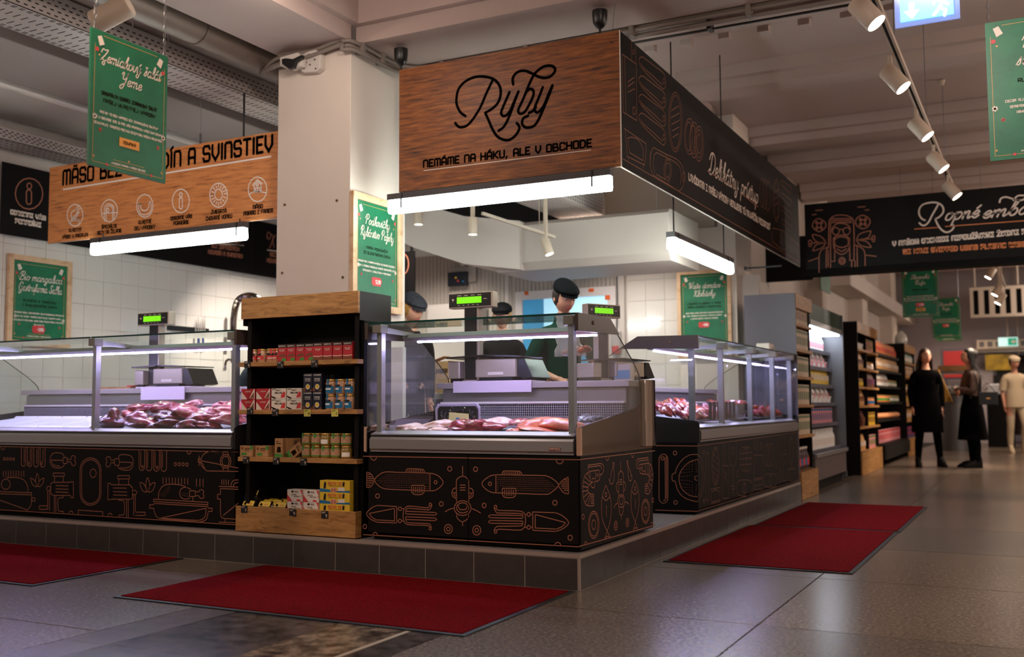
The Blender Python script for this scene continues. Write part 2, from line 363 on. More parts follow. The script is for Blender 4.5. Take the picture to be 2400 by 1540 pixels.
# monoline script, unit: x-height 10; columns are upright, sheared later
SF = {'a': (10, "8,8 6,10 3,10 1,6 1,3 3,0 5,0 7,3 9,10 8,4 9,0 11,2"), 'b': (9, "0,2 4,14 5,20 3,21 2,16 2,4 4,0 7,1 8,5 7,9 5,10 3,8"), 'c': (8, "8,8 6,10 3,9 1,5 2,1 5,0 8,3"), 'd': (10, "8,8 6,10 3,9 1,5 2,1 5,0 7,3 9,19 8,4 9,0 11,2"),
'e': (8, "1,4 5,5 7,8 5,10 3,9 1,5 2,1 5,0 8,3"), 'f': (6, "0,0 3,10 5,19 7,18 4,10 2,-6 1,-8 2,-2 5,2"), 'g': (10, "8,8 6,10 3,9 1,5 2,1 5,0 7,3 9,10 6,-6 3,-8 2,-5 10,2"), 'h': (9, "1,2 5,14 6,20 4,20 2,8 2,0;2,5 5,10 7,9 7,2 8,0 10,2"),
'i': (4, "1,10 1,2 2,0 4,2;2,13.5 2.2,14"), 'k': (9, "1,2 5,14 6,20 4,20 2,8 2,0;2,5 5,10 7,9 6,6 3,5 6,3 8,0 10,2"), 'l': (5, "1,2 5,14 5,20 3,20 2,8 2,2 3,0 5,2"), 'm': (14, "1,0 1,10;1,5 4,10 6,9 6,0;6,5 9,10 11,9 11,2 12,0 14,2"),
'n': (9, "1,0 1,10;1,5 4,10 6,9 6,2 7,0 9,2"), 'o': (9, "5,10 2,9 1,5 2,1 5,0 7,2 8,6 6,10 5,10 7,8 10,8"), 'p': (9, "2,10 1,-8;1,5 4,10 7,9 8,5 6,1 3,0"), 'r': (7, "1,0 1,10;1,5 3,9 6,10"), 's': (7, "0,1 4,10 5,12 5,6 5,2 3,0 1,1"),
't': (6, "3,16 2,3 3,0 6,2;0,11 6,12"), 'u': (10, "1,10 1,3 3,0 6,2 8,10 8,3 9,0 11,2"), 'v': (9, "1,10 1,4 3,0 6,2 8,10 10,9"), 'y': (10, "1,10 1,3 3,0 6,2 8,10 6,-5 3,-8 1,-5 4,0 10,3"), 'z': (8, "1,9 4,10 7,9 2,1 5,1 6,-3 4,-7 2,-5 9,3"),
'B': (15, "4,2 6,12 7,20;1,14 3,20 9,22 13,19 12,14 7,11 13,9 14,4 10,0 4,0 1,3"), 'D': (16, "5,1 7,20;1,14 3,20 9,22 14,18 15,10 12,3 7,0 2,1 3,4 6,1"), 'G': (15, "13,17 10,21 5,20 1,13 2,4 6,0 11,3 13,10 8,10;13,10 11,-4 6,-8 3,-5 9,1"), 'K': (14, "1,16 4,20 6,18 4,0;12,20 7,12 5,10 8,9 10,2 13,0 15,2"),
'N': (16, "0,14 2,19 5,20 5,1;5,18 8,8 11,1 12,12 14,20 17,21"), 'P': (14, "4,0 6,18;0,12 3,20 9,22 13,18 11,12 5,10"), 'R': (15, "3,0 6,19;0,12 3,20 9,22 13,18 11,13 6,10 9,4 13,0 16,3"), 'S': (12, "11,18 8,21 4,19 5,13 9,8 9,2 5,0 1,3 3,6"), 'Y': (14, "1,17 3,21 5,19 4,12 7,9 11,13 13,21 10,2 6,-7 2,-6 3,-2 10,3"), 'Z': (15, "1,14 3,20 8,19 14,20 8,8 2,1 6,3 12,-1 11,-6 7,-3 14,3"), ' ': (6, ""), '-': (5, "1,5 5,5")}
SACC = {'\u0301': "4,13 7,17", '\u030c': "3,16 5,13 7,16"}
def text(mb, s, pl, a0, b0, h, width=None, font='B', lw=None, slant=0, center=None, rise=0):
    """monoline lettering; a0,b0 left end of the baseline in plane coordinates, h cap height (script: height of the 10-unit x-height)"""
    T_, AC, gap = (BF, BACC, 2.6) if font == 'B' else (SF, SACC, .6)
    sc = h/10; x = 0; out = []
    for ch in s:
        d = unicodedata.normalize('NFD', ch); base = d[0].upper() if font == 'B' else d[0]
        if base not in T_: base = ' '
        adv, spec = T_[base]
        segs = [nums(q) for q in spec.split(';') if q]
        for acc in d[1:]:
            if acc in AC:
                lift = 8 if (font != 'B' and base.isupper()) or (font != 'B' and base in 'dklthb') else 0
                dx = (adv-6)/2 if font == 'B' else (adv-10)/2
                segs += [[(px_+dx, py_+lift) for px_, py_ in nums(q)] for q in AC[acc].split(';')]
        for g in segs: out.append([(x+p[0], p[1]) for p in g])
        x += adv+gap
    x -= gap
    kx = sc if width is None else width/x
    if center is not None: a0 = center-x*kx/2
    lw = lw or h*.16
    for g in out:
        p = [(a0+(q[0]+q[1]*slant)*kx, b0+q[1]*sc+rise*q[0]*kx) for q in g]
        if font != 'B': p = smooth_path(p, n=4)
        ribbon(mb, p, lw, pl.to3, cap=lw > .004)
    return x*kx
def textpx(mb, s, pl, p0, p1, hpx, font='B', lw=None, slant=0):
    a = pl.px(*p0); b = pl.px(*p1); c = pl.px(p0[0], p0[1]-hpx)
    text(mb, s, pl, a[0], a[1], c[1]-a[1], width=b[0]-a[0], font=font, lw=lw, slant=slant, rise=(b[1]-a[1])/(b[0]-a[0]))
def rect(mb, pl, a0, a1, b0, b1, e=0): mb.poly([pl.to3(a0, b0, e), pl.to3(a1, b0, e), pl.to3(a1, b1, e), pl.to3(a0, b1, e)])
# ================================================================== THE SETTING
TERR = M('terrazzo', (136, 118, 104), .24, var=.6, vs_=60, bump=.03, bs=6, col2=(66, 56, 50))
TERR2 = M('terrazzo_darker', (124, 110, 98), .26, var=.6, vs_=60, bump=.03, bs=6, col2=(58, 50, 46))
GROUT = M('floor_joint', (34, 28, 26), .7)
MARB = M('dark_marble', (88, 80, 78), .2, var=.75, vs_=13, col2=(16, 13, 14))
MARB2 = M('brown_marble', (150, 130, 112), .2, var=.75, vs_=14, col2=(34, 27, 25))
MARB3 = M('grey_marble', (96, 86, 86), .22, var=.35, vs_=14)
PALES = M('pale_stone_strip', (176, 160, 140), .35)
fl = struct(MB().box(-9, 5, -4, 27, -.12, -.006).build('floor', GROUT))
def slab_mesh(w, d): return MB().box(-w/2+.004, w/2-.004, -d/2+.004, d/2-.004, -.03, 0)
for k, (xs, ys) in enumerate((([-9+0.06-1.3+1.3*i for i in range(1, 5)]+[-3.54], [-3.4+1.3*i for i in range(0, 8)]), ([-2.2, -1.1, .2, 1.5, 2.8, 5], [-3.4+1.3*i for i in range(0, 24)]))):
    cache = {}
    for i in range(len(xs)-1):
        for j in range(len(ys)-1):
            w_, d_ = round(xs[i+1]-xs[i], 3), 1.3
            if (w_) not in cache:
                o = slab_mesh(w_, d_).build('floor_slab', TERR, fl, raw=1); cache[w_] = o
            else: o = cache[w_].copy(); COL.objects.link(o)
            if (i+j) % 3 == 0 and o.data.materials[0] == TERR:
                key = ('d', w_)
                if key not in cache:
                    me = o.data.copy(); me.materials[0] = TERR2; cache[key] = me
                o.data = cache[key]
            o.location = Vector(((xs[i]+xs[i+1])/2, ys[j]+.65, 0))-WL[fl.name]
for x0, x1, m, n in ((-3.54, -3.3, MARB3, .9), (-3.3, -2.72, MARB, .62), (-2.72, -2.38, MARB2, 1.1), (-2.38, -2.355, PALES, 2.4), (-2.355, -2.2, MARB, .8)):
    y = -1.0+n*.37
    while y < 4.8:
        o = MB().box(x0+.0015, x1-.0015, y+.0015, min(y+n, 4.8)-.0015, -.03, 0).build('marble_slab', m, fl); y += n
# plinth: raised tiled platform
zt = .18
XP, YP = -2.09, 4.80
pl_ = sthing('trim_1', (XP, YP, 0)); pl_['label'] = 'raised dark tiled platform under the counters'
CONC = M('platform_floor', (128, 120, 122), .5, var=.15, vs_=30)
MB().box(-8.1, XP-.012, YP+.012, 10.12, 0, zt-.004).build('platform_slab', CONC, pl_)
PT = M('anthracite_tile', (64, 58, 56), .38, var=.25, vs_=7, bump=.03, bs=30)
JOINT = M('pale_joint', (150, 142, 134), .7)
MB().box(-8.1, XP+.0035, YP-.0035, YP+.012, 0, zt-.019).box(XP-.012, XP+.0035, YP+.01, 10.12, 0, zt-.019).build('joint_mortar', JOINT, pl_)
t0 = MB().box(-.1472, .1472, 0, .008, .004, zt-.022); to = None
x = XP-.153
while x > -8.1:
    if to is None: to = t0.build('platform_tile', PT, pl_, raw=1)
    else: to = to.copy(); COL.objects.link(to)
    to.location = Vector((x, YP-.0055, 0))-WL[pl_.name]; x -= .3
t1 = MB().box(0, .008, -.1472, .1472, .004, zt-.022).build('platform_tile', PT, pl_, raw=1); y = YP+.153; k = 0
while y < 10.1:
    if k: t1 = t1.copy(); COL.objects.link(t1)
    t1.location = Vector((XP-.003, y, 0))-WL[pl_.name]; y += .3; k += 1
EDGE = M('aluminium_edge_strip', (186, 172, 162), .35, .5)
MB().box(-8.1, XP+.006, YP-.006, YP+.02, zt-.018, zt).box(XP-.02, XP+.006, YP+.02, 10.12, zt-.018, zt).build('edge_strip', EDGE, pl_)
MB().box(XP-.008, XP+.005, YP-.006, YP+.006, .002, zt-.019).build('corner_strip', EDGE, pl_)
# ceiling
CZ = 4.0
ce = struct(MB().box(-9, 5, -4, 27, CZ, CZ+.1).build('ceiling', CEIL))
def cpart(n, x0, x1, y0, y1, z0, z1, m=CEIL): return MB().box(x0, x1, y0, y1, z0, z1).build(n, m, ce)
cpart('ceiling_beam', -4.24, 5, 5.86, 6.45, 3.5, CZ); cpart('beam_moulding', -4.24, 5, 5.8, 5.86, 3.62, CZ); 
cpart('ceiling_beam', -4.89, -4.24, -4, 5.8, 3.5, CZ); cpart('beam_moulding', -4.24, -4.18, -4, 5.8, 3.62, CZ)
cpart('ceiling_beam', -2.9, 5, 7.02, 7.3, 3.66, CZ)
for i in range(26): cpart('beam_block', -2.6+.29*i, -2.52+.29*i, 7.3, 7.38, 3.62, 3.7)
for y, z in ((9.1, 3.8), (11.3, 3.8), (12.7, 3.78), (14.6, 3.8), (16.9, 3.75), (19, 3.8), (21.5, 3.7), (24, 3.8)):
    cpart('ceiling_rib', -2.9, 5, y, y+.3, z, CZ); cpart('rib_step', -2.9, 5, y-.08, y, z+.09, CZ)
for y in (9.85,): cpart('ceiling_rib', -8.1, -2.9, y, y+.35, 3.7, CZ)
# columns
c1 = struct(MB().box(-4.89, -4.24, 5.8, 6.5, 0.19, 3.5).build('wall_column_front', COLUMNP, bevel=.004))
c2 = struct(MB().box(-3.42, -2.79, 10.6, 11.25, 0, CZ).build('wall_column_back', COLUMNP, bevel=.004))
for x, y in ((.0, 0),):
    b = MB()
    for q in ((668, 480), (790, 470), (662, 640), (804, 650)):
        p = P(q[0], q[1], Y=5.8); b.cyl((p.x, 5.803, p.z), (p.x, 5.793, p.z), .009, n=8)
    b.build('plug_hole', M('rusty_plug', (96, 70, 52), .6), c1)
# walls
wl = sthing('wall_left', (-8.1, 4, 0))
MB().box(-8.2, -8.112, 3, 10.9, 0, CZ).build('wall_body', WHITEP, wl)
TILE = M('white_glazed_tile', (226, 218, 210), .12, var=.02, vs_=3, coat=.3)
MB().box(-8.113, -8.108, 3, 10.8, .18, 2.62).build('tile_joint', M('tile_grout', (196, 188, 180), .7), wl)
b = MB().box(0, .008, .0022, .2178, .0022, .2328); to = None
for j in range(11):
    for i in range(26):
        if to is None: to = b.build('wall_tile', TILE, wl, raw=1)
        else: to = to.copy(); COL.objects.link(to)
        to.location = Vector((-8.109+R_.uniform(-.0012, .0012), 5.08+.22*i, .035+.235*j))-WL[wl.name]; to.rotation_euler = (R_.uniform(-.004, .004), R_.uniform(-.006, .006), R_.uniform(-.006, .006))
# back wall: tiled bay + cold room wall of ribbed panels
wb = sthing('wall_back', (-5.5, 10.8, 0))
MB().box(-8.1, -3.42, 10.84, 10.95, 0, CZ).box(-2.79, -2.62, 10.84, 10.95, 0, 2.3).build('wall_body', WHITEP, wb)
MB().box(-4.11, -3.42, 10.815, 10.84, .18, 2.75).build('tile_joint', M('tile_grout'), wb)
b = MB().box(.0022, .2178, 0, .008, .0022, .2328); to = None
for j in range(11):
    for i in range(3):
        if to is None: to = b.build('wall_tile', TILE, wb, raw=1)
        else: to = to.copy(); COL.objects.link(to)
        to.location = Vector((-4.09+.22*i, 10.808, .2+.235*j))-WL[wb.name]; to.rotation_euler = (R_.uniform(-.005, .005), 0, R_.uniform(-.005, .005))
PANEL = M('ribbed_insulated_panel', (184, 174, 164), .5)
b = MB()
for i in range(76):
    x = -8.08+.052*i; b.box(x, x+.046, 10.796, 10.81, .18, 2.88)
b.build('panel_rib', PANEL, wb, kind='stuff')
MB().box(-8.1, -4.12, 10.81, 10.84, .18, 2.95).build('insulated_panel', PANEL, wb)
TR = M('white_trim', (206, 196, 188), .5)
MB().box(-5.62, -5.57, 10.78, 10.81, .18, 2.9).box(-4.2, -4.11, 10.77, 10.81, .18, 2.95).box(-8.1, -4.12, 10.78, 10.81, 2.78, 2.95).build('panel_trim', TR, wb)
MB().box(-5.0, -4.98, 10.77, 10.79, .2, .21).build('panel_foot', TR, wb)
# shade of the gap above the cold room, painted as a dark panel
GAP_SHADE = M('painted_gap_shade', (26, 24, 25), .9)
MB().box(-8.1, -4.1, 10.7, 10.8, 2.96, 4.0).build('gap_shade_panel', GAP_SHADE, wb)
# cold-room door (door_1) with blue window
d1 = sthing('door_1', (-4.84, 10.77, .18)); d1['label'] = 'white cold room door with a blue lit window and orange tapes'
DF = M('door_frame_white', (214, 204, 202), .45)
MB().box(-5.46, -5.37, 10.74, 10.79, .18, 2.16).box(-4.3, -4.2, 10.74, 10.79, .18, 2.16).box(-5.46, -4.2, 10.74, 10.79, 2.16, 2.26).build('door_frame', DF, d1)
MB().box(-5.37, -4.3, 10.75, 10.79, .18, 1.2).build('door_leaf', DF, d1)
MB().box(-5.37, -4.3, 10.765, 10.775, 1.2, 2.16).build('window_pane', M('blue_lit_window', (60, 130, 170), .2, em=(50, 140, 190), es=.22), d1)
MB().box(-5.1, -4.3, 10.757, 10.763, 1.75, 2.16).build('window_reflection', M('pale_blue_reflection', (180, 222, 240), .2, em=(160, 215, 240), es=.36), d1)  # reflection painted on the window as a pale glowing sheet
ot = M('orange_tape', (226, 96, 36), .6)
for q in ((1233, 687, .05, .045), (1385, 680, .065, .04), (1423, 697, .06, .05)):
    p = P(q[0], q[1], Y=10.73); MB().box(p.x-q[2]/2*1, p.x+q[2]/2, 10.736, 10.74, p.z-q[3]/2, p.z+q[3]/2).build('orange_tape', ot, d1)
# aisle wall behind the racks, far wall, right wall
wa = sthing('wall_aisle', (-2.95, 11, 0)); MB().box(-3.05, -2.95, 12.95, 26, 0, CZ).box(-3.05, -2.95, 11.25, 12.95, 0, 2.9).build('wall_body', WHITEP, wa)
for y, d in ((14.9, .3), (18.6, .3), (22.6, .4)): MB().box(-2.95, -2.7, y, y+d*2, 0, CZ).build('wall_pilaster', COLUMNP, wa)
MB().box(-2.95, -2.55, 16.4, 26, 2.75, 3.0).build('wall_ledge', WHITEP, wa)
wf = sthing('wall_far', (0, 26, 0)); MB().box(-3, 5, 26, 26.1, 0, CZ).build('wall_body', M('lilac_grey_wall', (186, 176, 182), .6), wf)
MB().box(-1.4, 5, 25.6, 26, 2.06, 2.14).build('wall_ledge', WHITEP, wf)
wr = struct(MB().box(5, 5.1, -4, 27, 0, CZ).build('wall_right', WHITEP))
wn = struct(MB().box(-9, 5, -4.1, -4, 0, CZ).build('wall_near', WHITEP))
wo = struct(MB().box(-9.1, -9, -4, 10.9, 0, CZ).build('wall_outer', WHITEP))
# ------------------------------------------------------------------ overhead services
def perforated_tray(x0, x1, y0, y1, z, h, label, slots=True, side=1):
    t = thing('cable_tray', label, 'cable tray', ((x0+x1)/2, y0, z), group='perforated cable trays')
    TM = M('galvanised_tray', (176, 164, 160), .45, .25)
    MB().box(x0, x1, y0, y1, z, z+.004).build('tray_floor', TM, t)
    MB().box(x1-.004, x1, y0, y1, z, z+h).box(x0, x0+.004, y0, y1, z, z+h).build('tray_side', TM, t)
    b = MB(); n = int((y1-y0)/.055)
    for i in range(n):
        y = y0+.02+i*.055; o = (i % 2)*.5
        for k in range(4): b.box(x1, x1+.0015, y+(k % 2)*.024, y+.026+(k % 2)*.024, z+.02+k*(h-.03)/4, z+.028+k*(h-.03)/4)
        for xx in (x0+.02, x0+.04, x1-.05, x1-.03): b.box(xx, xx+.007, y, y+.03, z-.0015, z)
        for k in range(2):
            xx = x0+.08+k*(x1-x0-.16)*.55; b.box(xx, xx+(x1-x0)*.17, y+.01, y+.017, z-.0015, z)
    b.build('slot', M('tray_slot', (30, 26, 26), .8), t, kind='stuff')
    y = y0+.6
    while y < y1:
        for xx in (x0+.02, x1-.02): MB().cyl((xx, y, z+.02), (xx, y, CZ), .006, n=6).build('hanger_rod', M('hanger_steel', (170, 160, 156), .4, .6), t)
        y += 1.6
    return t
perforated_tray(-5.86, -5.46, 1.5, 10.2, 3.38, .16, 'long perforated cable tray beside the round duct')
perforated_tray(-8.02, -7.72, 3.2, 8.2, 3.2, .1, 'perforated cable tray low along the tiled wall')
DUCT = M('duct_sheet', (120, 106, 96), .5, .35, var=.1, vs_=3)
t = thing('round_duct', 'long round grey ventilation duct above the cable tray', 'duct', (-5.08, 1, 3.55))
b = MB().cyl((-5.12, 1, 3.56), (-5.12, 10.4, 3.56), .12, n=20); b.build('duct_tube', DUCT, t, smooth=40)
for y in (2.4, 3.8, 5.2, 6.6, 8): MB().tube([(-5.12+.124*math.cos(a*math.pi/10), y, 3.56+.124*math.sin(a*math.pi/10)) for a in range(20)], .007, 6, True).build('duct_band', DUCT, t)
INS = M('wrapped_insulation', (210, 200, 194), .45, .3, bump=.5, bs=8)
t = tag(MB().box(-8.0, -7.2, 2, 9.6, 3.46, 3.78).build('insulated_duct', INS, bevel=.03), 'flat pale insulated duct along the left wall near the ceiling', 'duct')
t = tag(MB().box(-7.15, -6.35, 2, 10, 3.5, 3.9).build('ventilation_duct', M('grey_duct_board', (150, 136, 132), .6), bevel=.01), 'broad grey ceiling duct between the cable trays', 'duct')
t = thing('ceiling_rail', 'thin grey metal channel hung under the ceiling beside the round duct', 'rail', (-4.95, 1.5, 3.62))
MB().box(-4.98, -4.93, 1.5, 6.2, 3.62, 3.66).build('channel', GREYM, t)
for y in (3.6, 4.9): MB().box(-4.99, -4.92, y, y+.05, 3.66, 3.76).build('bracket', GREYM, t)
# insulated ducts seen behind the fish counter
WR = M('wrapped_duct', (196, 182, 172), .5, bump=.25, bs=5)
t = thing('wrapped_duct', 'large pale wrapped air duct crossing behind the fish counter', 'duct', (-4.2, 8.9, 2.2))
pts = [(8.6, 2.62), (8.6, 2.27), (8.66, 2.2), (9.5, 2.2), (9.5, 2.66), (8.66, 2.66)]
MB().prism(pts, 'x', -4.6, -2.86).build('duct_run', WR, t, smooth=20)
for x, y in ((-4.4, 9.3), (-3.2, 9.3)): MB().cyl((x, y, 2.65), (x, y, 3.99), .006, n=6).build('hanger_rod', M('hanger_steel'), t)
pr = [(-4.3, 0), (-4.75, .05), (-5.15, .2), (-5.6, .45), (-5.95, .66), (-6.3, .7)]
rg = [[(x, 8.55-.25*k, 2.2+z), (x, 9.55-.3*k, 2.2+z), (x, 9.55-.3*k, 2.66+z*.85), (x, 8.55-.25*k, 2.66+z*.85)] for k, (x, z) in enumerate(pr)]
MB().loft(rg).build('duct_bend', WR, t, smooth=50)
t = thing('perforated_duct', 'pale perforated ceiling duct pointing to the back above the fish counter', 'duct', (-4.3, 7, 2.75))
xa, xb = -4.16, -3.70
MB().box(xa, xb, 7.0, 9.2, 2.76, 2.98).build('duct_body', M('perforated_duct_sheet', (196, 184, 178), .5), t, bevel=.004)
b = MB()
for i in range(40):
    for k in range(6): b.box(xb, xb+.002, 7.05+i*.053, 7.07+i*.053, 2.78+k*.032, 2.795+k*.032)
    for k in range(8): b.box(xa+.03+k*.05, xa+.042+k*.05, 7.05+i*.053, 7.067+i*.053, 2.758, 2.76)
b.build('perforation', M('duct_perforation', (120, 108, 104), .7), t, kind='stuff')
t = tag(MB().cyl((-4.25, 7.6, 3.12), (-4.25, 10.7, 3.12), .1, n=18).build('round_pipe', WR, smooth=40), 'pale round pipe beside the perforated ceiling duct', 'pipe')
t = thing('cable_tray', 'short perforated tray end above the middle of the fish counter', 'cable tray', (-5.0, 7.6, 3.05))
MB().box(-5.2, -4.75, 6.9, 8.1, 3.02, 3.03).build('tray_floor', M('galvanised_tray'), t); MB().box(-4.754, -4.75, 6.9, 8.1, 3.02, 3.12).build('tray_side', M('galvanised_tray'), t)
t = tag(MB().box(-4.1, -2.9, 10.2, 10.3, 2.75, 3.99).build('bulkhead_panel', M('taupe_panel', (140, 128, 118), .6)), 'flat taupe bulkhead panel above the wrapped duct', 'panel')
t = thing('light_batten', 'white batten hanging in the dark gap behind the left poster', 'batten', (-6.7, 9.67, 2.95)); MB().box(-7.2, -6.2, 9.6, 9.75, 2.95, 3.05).build('batten_body', M('white_trim'), t)
for x in (-7.0, -6.35): MB().cyl((x, 9.67, 3.04), (x, 9.67, 3.99), .012, n=6).build('rod', M('white_trim'), t)
# conduits wrapping the column head and the beam
t = thing('conduit_run', 'bundle of grey cable conduits bending round the column head under the beam', 'conduit', (-4.24, 5.76, 3.45))
CON = M('conduit_grey', (128, 116, 108), .6)
for k, (dz, o) in enumerate(((0, .0), (-.035, .03), (.03, .015))):
    a = [P(648, 152-k*4, Y=5.76-o), P(730, 122+k*2, Y=5.77-o), P(800, 98, Y=5.77-o)]
    pts = [(p.x, p.y, p.z+dz*.6) for p in a]
    pts += [(-4.26, 5.75-o, 3.455+dz), (-4.215+o, 5.79, 3.455+dz), (-4.2+o, 6.2, 3.44+dz), (-4.15+o, 6.42, 3.45+dz), (-4.0, 6.47+o, 3.47+dz), (-3.8, 6.47+o, 3.475+dz), (-2, 6.47+o, 3.475+dz), (1.5, 6.47+o, 3.475+dz)]
    pts = [tuple(P(612, 168+k*4, Y=5.9))] + pts
    MB().tube(smooth_path(pts, n=4), .015, 8).build('conduit', CON, t, smooth=60)
for x in (-3.9, -3.2, -2.4, -1.6): MB().box(x, x+.03, 6.44, 6.53, 3.43, 3.5).build('conduit_clip', CON, t)
for y in (5.85, 6.1): MB().box(-4.24, -4.17, y, y+.03, 3.42, 3.5).build('conduit_clip', CON, t)
t = thing('black_rail', 'thin dark rail running under the second ceiling beam', 'rail', (-1, 6.96, 3.62))
MB().tube([(-2.9, 6.96, 3.62), (4, 6.96, 3.62)], .017, 8).tube([(-2.9, 6.99, 3.585), (4, 6.99, 3.585)], .01, 8).build('rail_tube', M('dark_rail', (58, 50, 48), .5), t)
for x in (-2.0, -.9, .2): MB().box(x, x+.03, 6.93, 7.02, 3.57, 3.66).build('rail_clip', M('dark_rail'), t)
# security camera on the column
t = thing('security_camera', 'white security camera with a black lens shroud high on the front column', 'camera', (-4.5, 5.74, 3.3))
WP = M('white_housing', (206, 196, 188), .5)
def plq(q, y): p = P(q[0], q[1], Y=y); return (p.x, p.z)
MB().prism([plq(q, 5.76) for q in ((712, 124), (744, 118), (755, 126), (754, 160), (744, 170), (714, 172), (706, 165), (704, 130))], 'y', 5.74, 5.8).build('mount_box', WP, t, bevel=.006)
MB().prism([plq(q, 5.72) for q in ((664, 138), (706, 126), (716, 140), (712, 158), (690, 166), (664, 158))], 'y', 5.68, 5.735).build('camera_arm', WP, t, bevel=.006)
MB().prism([plq(q, 5.67) for q in ((664, 140), (674, 138), (690, 140), (711, 130), (712, 137), (696, 147), (692, 160), (681, 164), (665, 151))], 'y', 5.65, 5.682).build('lens_shroud', BLACKPL, t, bevel=.004)
b = MB()
for q in ((711, 131), (724, 128), (745, 124), (713, 160), (740, 161), (727, 152), (718, 146), (738, 140)):
    x, z = plq(q, 5.74); b.cyl((x, 5.741, z), (x, 5.735, z), .006, n=8)
b.build('screw', M('screw_brown', (90, 60, 46), .5), t)
# ------------------------------------------------------------------ mats
RED = M('red_mat_pile', (116, 12, 18), 1, var=.4, vs_=70, bump=1, bs=220, spec=.05)
RUB = M('black_rubber_border', (24, 20, 22), .6)
for k, (x0, x1, y0, y1, lb) in enumerate(((-4.08, -2.1, 3.66, 4.77, 'red entrance mat in front of the shelf unit and fish counter'), (-6.7, -4.72, 3.7, 4.77, 'red entrance mat at the left edge in front of the meat counter'),
    (-2.03, -.95, 5.9, 7.9, 'red entrance mat on the aisle beside the platform, nearer one'), (-2.0, -.94, 7.93, 9.93, 'red entrance mat on the aisle beside the platform, farther one'))):
    t = thing('entrance_mat', lb, 'mat', ((x0+x1)/2, (y0+y1)/2, 0))
    MB().prism([(x0, y0), (x1, y0), (x1, y1), (x0, y1)], 'z', 0.0005, .006).build('rubber_border', RUB, t)
    MB().box(x0+.025, x1-.025, y0+.025, y1-.025, .002, .011).build('pile', RED, t, bevel=.003)

